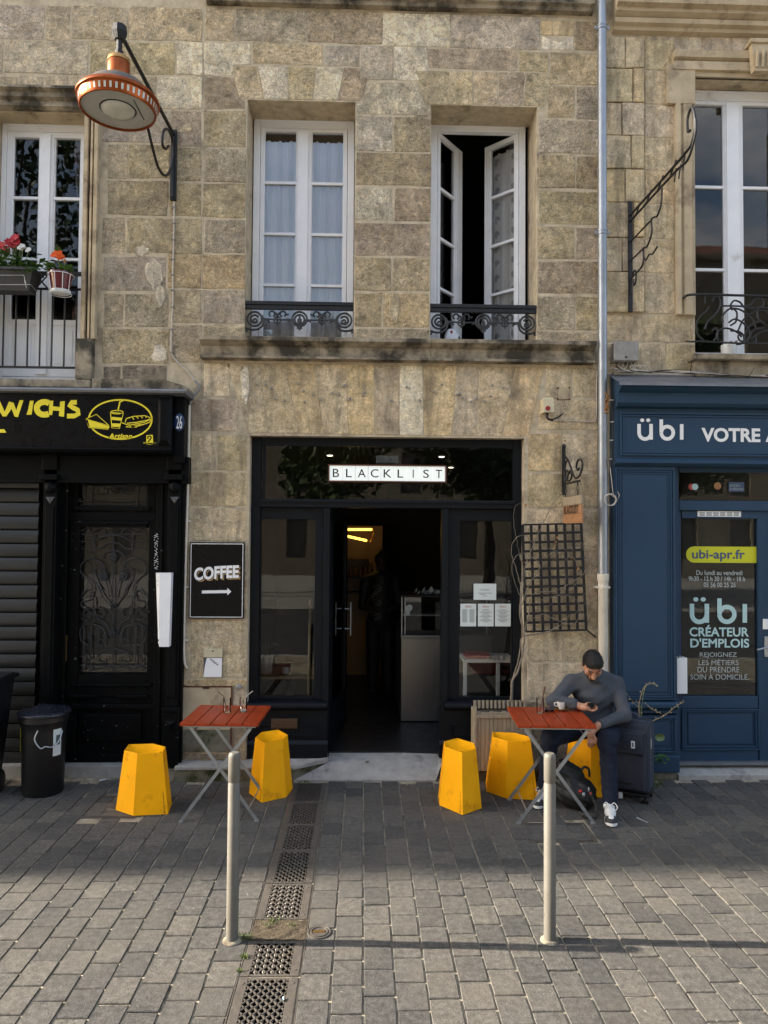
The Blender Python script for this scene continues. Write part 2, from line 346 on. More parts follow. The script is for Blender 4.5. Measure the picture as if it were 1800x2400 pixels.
# ------------------------------------------------------------------ mesh builder
class MB:
    def __init__(s): s.v = []; s.f = []
    def add(s, vs, fs):
        n = len(s.v); s.v += [tuple(p) for p in vs]; s.f += [tuple(i+n for i in q) for q in fs]; return s
    def box(s, x0, x1, y0, y1, z0, z1, ch=0.0):
        if ch <= 0:
            return s.add([(x, y, z) for z in (z0, z1) for y in (y0, y1) for x in (x0, x1)],
                         [(0, 2, 3, 1), (4, 5, 7, 6), (0, 1, 5, 4), (2, 6, 7, 3), (0, 4, 6, 2), (1, 3, 7, 5)])
        bm = bmesh.new(); bmesh.ops.create_cube(bm, size=1)
        for v in bm.verts: v.co = ((x0+x1)/2+v.co.x*(x1-x0), (y0+y1)/2+v.co.y*(y1-y0), (z0+z1)/2+v.co.z*(z1-z0))
        bmesh.ops.bevel(bm, geom=bm.edges[:], offset=min(ch, .49*min(abs(x1-x0), abs(y1-y0), abs(z1-z0))), segments=2, profile=.6, affect='EDGES')
        bm.verts.index_update()
        s.add([v.co[:] for v in bm.verts], [[v.index for v in f.verts] for f in bm.faces]); bm.free(); return s
    def prism(s, poly, y0, y1):
        """poly: (x,z) outline, extruded along y"""
        n = len(poly)
        a = sum(poly[i][0]*poly[(i+1) % n][1]-poly[(i+1) % n][0]*poly[i][1] for i in range(n))
        if a < 0: poly = poly[::-1]
        vs = [(x, y0, z) for x, z in poly]+[(x, y1, z) for x, z in poly]
        fs = [tuple(range(n)), tuple(range(2*n-1, n-1, -1))]+[(i, i+n, (i+1) % n+n, (i+1) % n) for i in range(n)]
        return s.add(vs, fs)
    def extr_x(s, prof, x0, x1):
        """prof: (y,z) profile run along x"""
        n = len(prof)
        vs = [(x0, y, z) for y, z in prof]+[(x1, y, z) for y, z in prof]
        fs = [tuple(range(n)), tuple(range(2*n-1, n-1, -1))]+[(i, i+n, (i+1) % n+n, (i+1) % n) for i in range(n)]
        return s.add(vs, fs)
    def extr_z(s, prof, z0, z1):
        n = len(prof)
        vs = [(x, y, z0) for x, y in prof]+[(x, y, z1) for x, y in prof]
        fs = [tuple(range(n)), tuple(range(2*n-1, n-1, -1))]+[(i, i+n, (i+1) % n+n, (i+1) % n) for i in range(n)]
        return s.add(vs, fs)
    def tube(s, pts, r, seg=8, cap=True, closed=False):
        pts = [Vector(p) for p in pts]; n = len(pts)
        rr = r if isinstance(r, (list, tuple)) else [r]*n
        base = len(s.v); up = None
        for i, p in enumerate(pts):
            a = pts[i-1] if (i or closed) else p
            b = pts[(i+1) % n] if (i < n-1 or closed) else p
            t = (b-a)
            t = t.normalized() if t.length > 1e-9 else Vector((0, 0, 1))
            if up is None: up = Vector((0, 0, 1)) if abs(t.z) < .9 else Vector((0, 1, 0))
            u = up-t*up.dot(t)
            if u.length < 1e-4: u = t.orthogonal()
            u.normalize(); w = t.cross(u); up = u
            for k in range(seg):
                an = 2*PI*k/seg
                s.v.append(tuple(p+(u*math.cos(an)+w*math.sin(an))*rr[i]))
        for i in range(n if closed else n-1):
            for k in range(seg):
                a = base+i*seg; b = base+((i+1) % n)*seg
                s.f.append((a+k, a+(k+1) % seg, b+(k+1) % seg, b+k))
        if cap and not closed:
            s.f.append(tuple(base+k for k in range(seg))[::-1]); s.f.append(tuple(base+(n-1)*seg+k for k in range(seg)))
        return s
    def lathe(s, prof, c=(0, 0, 0), seg=24, axis=None, sx=1, sy=1, caps=True):
        """prof: (radius, height) list about an axis through c"""
        ax = Vector(axis).normalized() if axis else Vector((0, 0, 1))
        u = ax.orthogonal().normalized() if axis else Vector((1, 0, 0)); w = ax.cross(u); c = Vector(c)
        base = len(s.v)
        for r, h in prof:
            for k in range(seg):
                an = 2*PI*k/seg
                s.v.append(tuple(c+ax*h+u*(r*sx*math.cos(an))+w*(r*sy*math.sin(an))))
        for i in range(len(prof)-1):
            for k in range(seg):
                a = base+i*seg; b = a+seg
                s.f.append((a+k, a+(k+1) % seg, b+(k+1) % seg, b+k))
        if caps and prof[0][0] > 1e-6: s.f.append(tuple(base+k for k in range(seg))[::-1])
        if caps and prof[-1][0] > 1e-6: s.f.append(tuple(base+(len(prof)-1)*seg+k for k in range(seg)))
        return s
    def bar(s, p0, p1, w, t, side=(0, 1, 0)):
        """flat bar from p0 to p1: width w across, thickness t along side"""
        p0, p1 = Vector(p0), Vector(p1); d = (p1-p0).normalized(); sd = Vector(side); sd = (sd-d*sd.dot(d)).normalized(); a = d.cross(sd)
        vs = [p+a*(i*w/2)+sd*(j*t/2) for p in (p0, p1) for i, j in ((-1, -1), (1, -1), (1, 1), (-1, 1))]
        return s.add(vs, [(3, 2, 1, 0), (4, 5, 6, 7), (0, 1, 5, 4), (1, 2, 6, 5), (2, 3, 7, 6), (3, 0, 4, 7)])
    def ball(s, c, r, seg=10, rings=6):
        rx, ry, rz = r if isinstance(r, (tuple, list)) else (r, r, r)
        prof = [(math.sin(PI*i/rings), -math.cos(PI*i/rings)) for i in range(rings+1)]
        b = len(s.v)
        for q, h in prof:
            for k in range(seg):
                an = 2*PI*k/seg
                s.v.append((c[0]+rx*q*math.cos(an), c[1]+ry*q*math.sin(an), c[2]+rz*h))
        for i in range(rings):
            for k in range(seg):
                a = b+i*seg
                s.f.append((a+k, a+(k+1) % seg, a+seg+(k+1) % seg, a+seg+k))
        return s
    def quad(s, a, b, c, d): return s.add([a, b, c, d], [(0, 1, 2, 3)])
    def mesh(s, name, m, smooth=None):
        me = bpy.data.meshes.new(name); me.from_pydata(s.v, [], s.f); me.validate(); me.update()
        bm = bmesh.new(); bm.from_mesh(me)
        bmesh.ops.remove_doubles(bm, verts=bm.verts, dist=1e-6)
        bmesh.ops.recalc_face_normals(bm, faces=bm.faces); bm.to_mesh(me); bm.free()
        if smooth is not None:
            me.polygons.foreach_set('use_smooth', [True]*len(me.polygons)); me.set_sharp_from_angle(angle=rad(smooth))
        me.materials.append(MT[m] if isinstance(m, str) else m)
        return me
    def build(s, name, m, parent=None, smooth=None):
        o = bpy.data.objects.new(name, s.mesh(name, m, smooth)); COL.objects.link(o)
        if parent: attach(o, parent)
        return o
WM = {}
def wm(o):
    m = o.matrix_basis.copy()
    return wm(o.parent) @ o.matrix_parent_inverse @ m if o.parent else m
def attach(o, parent):
    """parent while keeping the world placement"""
    o.parent = parent; o.matrix_parent_inverse = wm(parent).inverted()
def tag(o, label, cat, group=None):
    o['label'] = label; o['category'] = cat
    if group: o['group'] = group
    return o
def thing(name, label, cat, loc=(0, 0, 0), group=None):
    o = bpy.data.objects.new(name, None); COL.objects.link(o); o.location = loc; o.empty_display_size = .1
    return tag(o, label, cat, group)
def part(name, parent, loc=None):
    o = bpy.data.objects.new(name, None); COL.objects.link(o); o.empty_display_size = .05
    if loc: o.location = loc
    attach(o, parent); return o
def struct(o): o['kind'] = 'structure'; return o
def copy_tree(o, parent=None):
    c = o.copy(); COL.objects.link(c); inv = o.matrix_parent_inverse.copy(); c.parent = parent; c.matrix_parent_inverse = inv
    for ch in [q for q in bpy.data.objects if q.parent == o]: copy_tree(ch, c)
    return c
def text_mesh(txt, offset=0.0, shear=0.0, space=1.0):
    cu = bpy.data.curves.new('t', 'FONT'); cu.body = txt; cu.size = 1; cu.offset = offset; cu.shear = shear; cu.space_character = space
    cu.resolution_u = 4
    o = bpy.data.objects.new('t', cu); COL.objects.link(o)
    dg = bpy.context.evaluated_depsgraph_get(); dg.update()
    me = bpy.data.meshes.new_from_object(o.evaluated_get(dg)); bpy.data.objects.remove(o); bpy.data.curves.remove(cu)
    vs = [v.co[:2] for v in me.vertices]; fs = [tuple(p.vertices) for p in me.polygons]; bpy.data.meshes.remove(me)
    return vs, fs
def letters(name, txt, rect, m, parent, place=None, Y=6.6, offset=0.0, shear=0.0, space=1.0, warp=None):
    """flat lettering fitted to rect (x0,x1,z0,z1) on the plane y=Y, or through place(u,v)"""
    vs, fs = text_mesh(txt, offset, shear, space)
    xs = [v[0] for v in vs]; ys = [v[1] for v in vs]; a, b, c, d = min(xs), max(xs), min(ys), max(ys)
    x0, x1, z0, z1 = rect
    out = []
    for x, y in vs:
        u = (x-a)/(b-a); v = (y-c)/(d-c) if d > c else 0
        if warp: u, v = warp(u, v)
        out.append(place(u, v) if place else (x0+(x1-x0)*u, Y, z0+(z1-z0)*v))
    mb = MB(); mb.add(out, fs)
    return mb.build(name, m, parent)
def spiral(c, r0, r1, a0, turns, n=24, plane='xz'):
    pts = []
    for i in range(n+1):
        t = i/n; r = r0+(r1-r0)*t; a = a0+turns*2*PI*t
        u, v = r*math.cos(a), r*math.sin(a)
        pts.append(Vector((c[0]+u, c[1], c[2]+v)) if plane == 'xz' else Vector((c[0], c[1]+u, c[2]+v)))
    return pts
def smooth_path(pts, n=6):
    """Catmull-Rom"""
    P = [Vector(p) for p in pts]; P = [P[0]*2-P[1]]+P+[P[-1]*2-P[-2]]; out = []
    for i in range(1, len(P)-2):
        for k in range(n):
            t = k/n; a, b, c, d = P[i-1], P[i], P[i+1], P[i+2]
            out.append(.5*((2*b)+(c-a)*t+(2*a-5*b+4*c-d)*t*t+(3*b-a-3*c+d)*t*t*t))
    out.append(P[-2]); return out

# ================================================================== GROUND
struct(MB().add([(-150, -150, -.16), (150, -150, -.16), (150, 150, -.16), (-150, 150, -.16)], [(0, 1, 2, 3)]).build('street', 'asphalt'))
pavement = struct(MB().box(-30, 30, .6, 6.62, -.3, -.0080).build('pavement', 'sand'))
struct(MB().box(-30, 30, .42, .597, -.3, -.01, .012).build('kerb', 'concrete'))
square = struct(MB().box(-60, 60, -40, -7.5, -.3, -.02).build('opposite_pavement', 'concrete'))

PW, PL, PX0 = .155, .2075, .016
def paver_mesh(i):
    r = random.Random(100+i); hw, hl = .5, .5
    j = lambda a: r.uniform(-a, a)
    o = [(-hw, -hl), (0, -hl), (hw, -hl), (hw, 0), (hw, hl), (0, hl), (-hw, hl), (-hw, 0)]
    o = [(x+j(.011), y+j(.008)) for x, y in o]
    for k in (0, 2, 4, 6): o[k] = (o[k][0]*.982, o[k][1]*.986)          # worn corners
    n = 8; t = r.uniform(-.0015, .0015)
    vs = [(x*.968, y*.976, j(.0007)) for x, y in o]+[(x, y, -.0045) for x, y in o]+[(x, y, -.05) for x, y in o]
    fs = [tuple(range(n))]+[(i+n, (i+1) % n+n, (i+1) % n, i) for i in range(n)]+[(i+2*n, (i+1) % n+2*n, (i+1) % n+n, i+n) for i in range(n)]
    me = bpy.data.meshes.new('paver'); me.from_pydata(vs, [], fs); me.update(); me.materials.append(MT['paver'])
    return me, vs, fs
PVAR = [paver_mesh(i) for i in range(10)]
cells = []
rp = random.Random(3)
for c in range(-36, 38):
    x0 = PX0+c*PW; xc = x0+PW/2
    if -.61 < xc < -.29: continue
    off = (3.464 if c % 2 == 0 else 3.362)+rp.uniform(-.02, .02)
    y = off-.2075*6; k = 0
    while y < 6.5:
        ln = PL*rp.choice((1, 1, 1, .985, 1.015)); yc = y+ln/2
        hole = (1.20 < xc < 1.70 and 5.14 < yc < 5.53) or (-2.2 < xc < -1.72 and 5.62 < yc < 6.12)
        if not hole and yc+ln/2 < 6.56: cells.append((xc, yc, ln, rp.randrange(10), rp.uniform(-1, 1), rp.random()))
        y += ln
def paver_M(c):
    xc, yc, ln, v, t, q = c
    return (Matrix.Translation((xc+t*.002, yc, -.002+q*.004)) @ Euler((rad(.3*t), rad(.6*(q-.5)), rad(.4*t))).to_matrix().to_4x4()
            @ Matrix.Diagonal((PW-.0075-.002*q, ln-.006-.003*abs(t), 1, 1)))
def in_frame(c):
    px, py = PX((c[0], c[1], 0)); return -40 < px < 1840 and py < 2460
vis = sorted([c for c in cells if in_frame(c)], key=lambda c: c[1])
solo = vis[:296]; ids = set(map(id, solo))
for c in solo:
    o = bpy.data.objects.new('paver', PVAR[c[3]][0]); COL.objects.link(o)
    o.matrix_world = paver_M(c); o.parent = pavement
V, Fc, tone = [], [], []
for c in cells:
    if id(c) in ids: continue
    M = paver_M(c); n = len(V); _, vs, fs = PVAR[c[3]]
    V += [(M @ Vector(v))[:] for v in vs]; Fc += [tuple(i+n for i in f) for f in fs]; tone += [c[5]]*len(fs)
me = bpy.data.meshes.new('far_pavers'); me.from_pydata(V, [], Fc); me.update()
me.attributes.new('tone', 'FLOAT', 'FACE').data.foreach_set('value', tone)
me.materials.append(MT['paver'])
o = bpy.data.objects.new('far_pavers', me); COL.objects.link(o); o.parent = pavement; o['kind'] = 'stuff'

# ================================================================== HOUSES
C = {'L': (0.776, 0.685, 0.51), 'T': (0.566, 0.459, 0.303), 'O': (0.548, 0.453, 0.291), 'P': (0.507, 0.409, 0.294), 'G': (0.541, 0.462, 0.347), 'D': (0.467, 0.369, 0.247), 'Y': (0.61, 0.474, 0.285), 'W': (0.686, 0.605, 0.465), 'S': (0.579, 0.48, 0.334), 'K': (0.353, 0.294, 0.213)}
HT = 14.1
rs = random.Random(11)
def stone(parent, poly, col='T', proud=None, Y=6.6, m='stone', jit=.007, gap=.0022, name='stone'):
    c = C[col] if isinstance(col, str) else col
    cx = sum(p[0] for p in poly)/len(poly); cz = sum(p[1] for p in poly)/len(poly)
    w = max(p[0] for p in poly)-min(p[0] for p in poly); h = max(p[1] for p in poly)-min(p[1] for p in poly)
    proud = rs.uniform(.002, .006) if proud is None else proud
    n = len(poly)
    if sum(poly[i][0]*poly[(i+1) % n][1]-poly[(i+1) % n][0]*poly[i][1] for i in range(n)) < 0: poly = poly[::-1]
    ring = []
    for i in range(n):
        a, b = poly[i], poly[(i+1) % n]; L = math.hypot(b[0]-a[0], b[1]-a[1]); k = max(1, min(3, int(L/.12)))
        for q in range(k):
            t = q/k; ring.append([a[0]+(b[0]-a[0])*t+rs.uniform(-jit, jit), a[1]+(b[1]-a[1])*t+rs.uniform(-jit, jit)])
    sc = lambda p, g: (cx+(p[0]-cx)*(1-2*g/max(w, .03)), cz+(p[1]-cz)*(1-2*g/max(h, .03)))
    k = len(ring); fr = [sc(p, gap+.006) for p in ring]; ou = [sc(p, gap) for p in ring]
    vs = [(x, Y-proud, z) for x, z in fr]+[(x, Y-proud+.006, z) for x, z in ou]+[(x, Y+.03, z) for x, z in ou]
    fs = [tuple(range(k))]+[(i+k, (i+1) % k+k, (i+1) % k, i) for i in range(k)]+[(i+2*k, (i+1) % k+2*k, (i+1) % k+k, i+k) for i in range(k)]
    me = bpy.data.meshes.new(name); me.from_pydata(vs, [], fs); me.update(); me.materials.append(MT[m])
    o = bpy.data.objects.new(name, me); COL.objects.link(o); attach(o, parent)
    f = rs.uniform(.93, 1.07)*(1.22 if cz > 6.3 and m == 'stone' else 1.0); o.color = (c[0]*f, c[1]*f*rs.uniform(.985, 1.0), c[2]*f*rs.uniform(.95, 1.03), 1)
    return o
def srect(parent, x0, y0, x1, y1, col='T', **k):
    a, b, c, d = RC(x0, y0, x1, y1, k.get('Y', 6.6)); return stone(parent, [(a, c), (b, c), (b, d), (a, d)], col, **k)
def spoly(parent, pts, col='T', **k):
    Y = k.get('Y', 6.6); return stone(parent, [(F(x, y, Y).x, F(x, y, Y).z) for x, y in pts], col, **k)
def wall_holes(x0, x1, z0, z1, holes, y0, y1):
    mb = MB(); xs = sorted({x0, x1, *[h[0] for h in holes], *[h[1] for h in holes]}); zs = sorted({z0, z1, *[h[2] for h in holes], *[h[3] for h in holes]})
    inh = lambda x, z: any(h[0] < x < h[1] and h[2] < z < h[3] for h in holes)
    for i in range(len(zs)-1):
        zc = (zs[i]+zs[i+1])/2; j = 0
        while j < len(xs)-1:
            if inh((xs[j]+xs[j+1])/2, zc): j += 1; continue
            k = j
            while k < len(xs)-1 and not inh((xs[k]+xs[k+1])/2, zc): k += 1
            mb.box(xs[j], xs[k], y0, y1, zs[i], zs[i+1]); j = k
    return mb
def roof(h, x0, x1):
    MB().extr_x([(6.35, HT+.05), (6.35, HT+.15), (10, HT+2.0), (14.2, HT+.1), (14.2, HT)], x0, x1).build('roof', 'roof', h)
    MB().extr_x([(6.6, HT-.35), (6.5, HT-.3), (6.48, HT-.15), (6.4, HT-.1), (6.4, HT+.04), (6.6, HT+.04)], x0, x1).build('cornice', 'sill', h)
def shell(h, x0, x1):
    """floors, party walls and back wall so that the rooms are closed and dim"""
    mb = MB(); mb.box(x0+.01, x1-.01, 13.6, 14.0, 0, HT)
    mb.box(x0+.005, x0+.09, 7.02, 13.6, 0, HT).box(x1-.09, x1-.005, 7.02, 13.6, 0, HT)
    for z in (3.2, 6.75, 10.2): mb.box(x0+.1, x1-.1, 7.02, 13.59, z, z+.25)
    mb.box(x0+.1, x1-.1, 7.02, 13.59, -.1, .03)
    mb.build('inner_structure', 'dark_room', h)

# ---- windows
def window(h, x0, x1, z0, z1, Y, rows, fr=.06, st=.045, mull=.13, panel=0.0, ang=(0, 0), curtain='curtain', top_gap=.05, pm='pane', head=.02):
    w = part('window', h, ((x0+x1)/2, Y, z0))
    f = MB(); f.box(x0, x0+fr, Y, Y+.07, z0, z1, .006).box(x1-fr, x1, Y, Y+.07, z0, z1, .006)
    f.box(x0+fr, x1-fr, Y+.001, Y+.069, z1-fr-head, z1, .006).box(x0+fr, x1-fr, Y+.001, Y+.069, z0, z0+fr, .006)
    f.box(x0+.012, x1-.012, Y-.014, Y, z1-.022, z1-.004, .003)
    f.build('frame', 'white_frame', w)
    zi0, zi1 = z0+fr+.004, z1-fr-head-.004; xm = (x0+x1)/2
    hgt = zi1-zi0
    for s, hx, a in ((1, x0+fr+.004, ang[0]), (-1, x1-fr-.004, ang[1])):
        wd = abs(xm-hx)-.002
        ca, sa = math.cos(a), math.sin(a)
        T = lambda x, y, z, hx=hx, s=s, ca=ca, sa=sa: (hx+s*(x*ca-y*sa), Y+.012+x*sa+y*ca, z)
        def bx(mb, xa, xb, ya, yb, za, zb):
            mb.add([T(x, y, z) for z in (za, zb) for y in (ya, yb) for x in (xa, xb)],
                   [(0, 2, 3, 1), (4, 5, 7, 6), (0, 1, 5, 4), (2, 6, 7, 3), (0, 4, 6, 2), (1, 3, 7, 5)])
        m2 = mull/2
        k = MB()
        for q, (xa, xb) in enumerate(((0, st), (wd-m2, wd))):
            bx(k, xa, xb, -.012, .045, zi0, zi1)
        bx(k, st, wd-m2, -.011, .044, zi1-st, zi1); bx(k, st, wd-m2, -.011, .044, zi0, zi0+st*1.5)
        # glazing beads, a step proud of the rails
        gz0 = zi0+st*1.5+panel; gz1 = zi1-st
        for (xa, xb) in ((st-.001, st+.012), (wd-m2-.012, wd-m2+.001)): bx(k, xa, xb, 0, .03, gz0, gz1)
        if s == 1: bx(k, wd-m2+.012, wd+m2*.62, -.03, -.012, zi0+.02, zi1-.02)
        k.build('casement', 'white_frame', w)
        if panel:
            k = MB(); bx(k, st, wd-m2, .0, .03, zi0+st*1.5, gz0-.05); k.build('lower_panel', 'white_frame', w)
            k = MB(); bx(k, st, wd-m2, -.012, .044, gz0-.05, gz0); bx(k, st+.05, wd-m2-.05, -.008, .0, zi0+st*1.5+.05, gz0-.10); k.build('panel_rail', 'white_frame', w)
        ph = (gz1-gz0)/rows
        for r in range(rows):
            if r:
                k = MB(); bx(k, st+.001, wd-m2-.001, -.006, .034, gz0+r*ph-.013, gz0+r*ph+.013); k.build('glazing_bar', 'white_frame', w)
            k = MB(); bx(k, st+.002, wd-m2-.002, .012, .018, gz0+r*ph+(.013 if r else 0), gz0+(r+1)*ph-.013); k.build('pane', pm, w)
        if curtain:
            n = 36; c = MB(); za, zb = gz0+.005, gz1-top_gap; vs = []; rr = random.Random(int(hx*100)+5)
            ph0 = rr.uniform(0, 6)
            for i in range(n+1):
                u = i/n; x = st*.6+(wd-m2*.8-st*.6)*u
                y = .045+.012*math.sin(u*19+ph0)+.010*math.sin(u*41+ph0*2)+.012*math.exp(-((u-.55)/.05)**2)
                for zz in (za, zb): vs.append(T(x, y+(.006*math.sin(u*23) if zz == za else 0), zz))
            c.add(vs, [(2*i, 2*i+2, 2*i+3, 2*i+1) for i in range(n)])
            o = c.build('curtain', curtain, w, 60)
            if curtain == 'dot_curtain':
                uv = o.data.uv_layers.new(name='UVMap')
                x_ = [(p.co.x-hx)**2+(p.co.y-Y)**2 for p in o.data.vertices]
                for lp in o.data.loops:
                    p = o.data.vertices[lp.vertex_index].co
                    uv.data[lp.index].uv = (math.sqrt(x_[lp.vertex_index])/wd, (p.z-za)/(zb-za))
            t = MB(); t.add([T(x, .07, z) for x in (st*.6, wd-m2*.8) for z in (zb-.004, zb+.004)], [(0, 2, 3, 1)])
    return w

# ---------------------------------------------------------------- middle house
XL, XR = -1.502, 2.132
mid = thing('stone_house', 'tall beige ashlar house with two upper windows above the black cafe shopfront', 'house', (.3, 6.6, 0))
W1 = (-1.112, -.107, 3.99, 6.232); W2 = (.604, 1.606, 3.99, 6.226); SH = (-1.049, 1.487, -.2, 3.091)
wall_holes(XL, XR, -.2, HT, [W1, W2, SH], 6.6, 7.01).build('wall', 'mortar', mid)
shell(mid, XL, XR); roof(mid, XL, XR)
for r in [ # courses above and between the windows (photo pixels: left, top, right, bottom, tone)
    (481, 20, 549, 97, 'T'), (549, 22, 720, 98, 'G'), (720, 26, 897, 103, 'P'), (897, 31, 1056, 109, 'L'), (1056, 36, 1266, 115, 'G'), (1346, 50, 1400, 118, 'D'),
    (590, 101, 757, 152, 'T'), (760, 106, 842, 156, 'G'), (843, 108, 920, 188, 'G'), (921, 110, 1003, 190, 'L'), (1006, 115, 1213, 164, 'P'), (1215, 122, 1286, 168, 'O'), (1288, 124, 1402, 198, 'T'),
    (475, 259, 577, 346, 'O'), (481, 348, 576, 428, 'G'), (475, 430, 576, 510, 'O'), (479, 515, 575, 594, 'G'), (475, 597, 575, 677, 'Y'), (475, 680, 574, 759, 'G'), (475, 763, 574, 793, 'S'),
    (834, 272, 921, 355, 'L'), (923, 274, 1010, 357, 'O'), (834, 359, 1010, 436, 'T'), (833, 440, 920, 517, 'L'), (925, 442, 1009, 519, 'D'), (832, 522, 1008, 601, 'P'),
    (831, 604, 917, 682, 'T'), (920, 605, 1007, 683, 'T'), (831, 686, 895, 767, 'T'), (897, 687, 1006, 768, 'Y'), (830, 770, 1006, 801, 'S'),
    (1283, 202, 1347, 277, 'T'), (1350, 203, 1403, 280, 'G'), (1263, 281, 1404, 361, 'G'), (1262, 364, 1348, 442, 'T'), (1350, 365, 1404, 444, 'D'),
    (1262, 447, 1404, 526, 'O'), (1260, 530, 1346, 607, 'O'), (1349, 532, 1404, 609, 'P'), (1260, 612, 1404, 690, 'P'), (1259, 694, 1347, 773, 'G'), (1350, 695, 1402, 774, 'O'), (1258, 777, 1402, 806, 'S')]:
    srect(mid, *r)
srect(mid, 1266, 48, 1346, 84, 'Y', m='stone_smooth'); spoly(mid, [(1269, 86), (1290, 90), (1310, 100), (1345, 84), (1346, 119), (1268, 117)], 'W', m='stone_smooth')
spoly(mid, [(477, 99), (588, 101), (588, 150), (546, 152), (545, 178), (477, 178)], 'L'); spoly(mid, [(477, 180), (545, 180), (562, 233), (576, 236), (577, 256), (477, 257)], 'P')
for i, (a, b, c, d, t) in enumerate([(541, 604, 561, 619, 'T'), (605, 674, 620, 676, 'L'), (675, 741, 677, 733, 'O'), (742, 806, 734, 791, 'L'), (807, 872, 792, 846, 'D')]):
    spoly(mid, [(a, 154+i), (b, 155+i), (d, 233+i), (c, 233+i)], t, jit=.003)
for i, (a, b, c, d, t) in enumerate([(972, 1038, 1001, 1052, 'O'), (1039, 1108, 1053, 1109, 'O'), (1109, 1167, 1110, 1166, 'T'), (1168, 1233, 1167, 1223, 'P'), (1234, 1299, 1224, 1278, 'O')]):
    spoly(mid, [(a, 165+i), (b, 166+i), (d, 246+i), (c, 246+i)], t, jit=.003)
spoly(mid, [(868, 192), (972, 194), (1000, 246), (1010, 248), (1010, 270), (834, 268), (836, 241), (848, 240)], 'L')
sm = dict(m='stone_smooth', proud=.004, jit=.003, gap=.002)
for r in [(477, 851, 540, 930, 'S'), (447, 935, 560, 1011, 'P'), (447, 1017, 507, 1102, 'S'), (509, 1019, 580, 1103, 'O'), (447, 1106, 580, 1186, 'T'), (452, 1189, 497, 1268, 'S'), (499, 1189, 579, 1270, 'T'),
          (447, 1273, 579, 1352, 'S'), (447, 1356, 579, 1448, 'T'), (447, 1452, 578, 1588, 'S'),
          (1278, 852, 1340, 930, 'S'), (1342, 853, 1402, 932, 'S'), (1262, 936, 1402, 1008, 'T'), (1236, 1016, 1315, 1105, 'Y'), (1318, 1016, 1402, 1105, 'S'), (1236, 1109, 1322, 1190, 'O'), (1325, 1109, 1402, 1190, 'T'),
          (1235, 1194, 1402, 1280, 'S'), (1235, 1284, 1330, 1372, 'S'), (1333, 1284, 1402, 1372, 'P'), (1235, 1376, 1402, 1468, 'T'), (1235, 1472, 1318, 1550, 'S'), (1321, 1472, 1402, 1550, 'S'), (1235, 1554, 1402, 1640, 'S'), (1235, 1644, 1402, 1730, 'K'), (1235, 1734, 1402, 1806, 'K')]:
    srect(mid, *r, **sm)
tops = [531, 608, 667, 737, 811, 876, 937, 991, 1071, 1123, 1209, 1276]; bots = [583, 629, 701, 759, 817, 879, 936, 993, 1059, 1116, 1177, 1237]
for i, t in enumerate('STYTYPLYSTYST'[:11]):
    spoly(mid, [(tops[i], 850+i), (tops[i+1], 851+i), (bots[i+1], 1016+.8*i), (bots[i], 1016+.8*i)], t, **sm)
# old lime patches left on the ashlar
def patch(house, cx, cy, w, h, col='W', seed=0):
    r = random.Random(seed); n = 15
    spoly(house, [(cx+w/2*math.cos(2*PI*i/n)*r.uniform(.6, 1.1), cy+h/2*math.sin(2*PI*i/n)*r.uniform(.6, 1.1)) for i in range(n)], col, proud=.0085, m='stone_smooth', jit=.001, gap=.0, name='lime_patch')
patch(mid, 925, 722, 30, 80, 'S', 3); patch(mid, 505, 812-830+160, 40, 30, 'W', 4); patch(mid, 1300, 905, 40, 60, 'S', 6); patch(mid, 575, 900, 26, 120, 'W', 7)
# sill string course in blocks, and the one at the first-floor head
prof = lambda d, z: [(6.6, z+.205), (6.6-d-.04, z+.195), (6.6-d-.04, z+.160), (6.6-d, z+.135), (6.6-d+.035, z+.12), (6.6-d+.045, z+.035), (6.6-d, z+.028), (6.6-d, z+.006), (6.6, z)]
for a, b in ((XL+.005, -.42), (-.417, .606), (.609, 1.60), (1.603, XR-.005)):
    MB().extr_x(prof(.09, 3.782), a, b).build('sill_course', 'sill', mid)
for a, b in ((XL+.005, .30), (.303, 1.35), (1.353, XR-.005)):
    MB().extr_x([(6.6, 7.118), (6.54, 7.122), (6.53, 7.15), (6.50, 7.165), (6.52, 7.19), (6.52, 7.26), (6.47, 7.30), (6.42, 7.33), (6.42, 7.40), (6.6, 7.42)], a, b).build('string_course', 'sill', mid)
# old wall plugs and screw holes under the sill
rq = random.Random(5)
for k in range(34):
    x, y = rq.uniform(600, 1215), rq.choice((905, 922, 935, 940))+rq.uniform(-6, 6); p = F(x, y, 6.592)
    MB().lathe([(.011, 0), (.011, .016), (.004, .017)], p, 8, (0, -1, 0)).build('wall_plug', 'grey_plastic', mid)
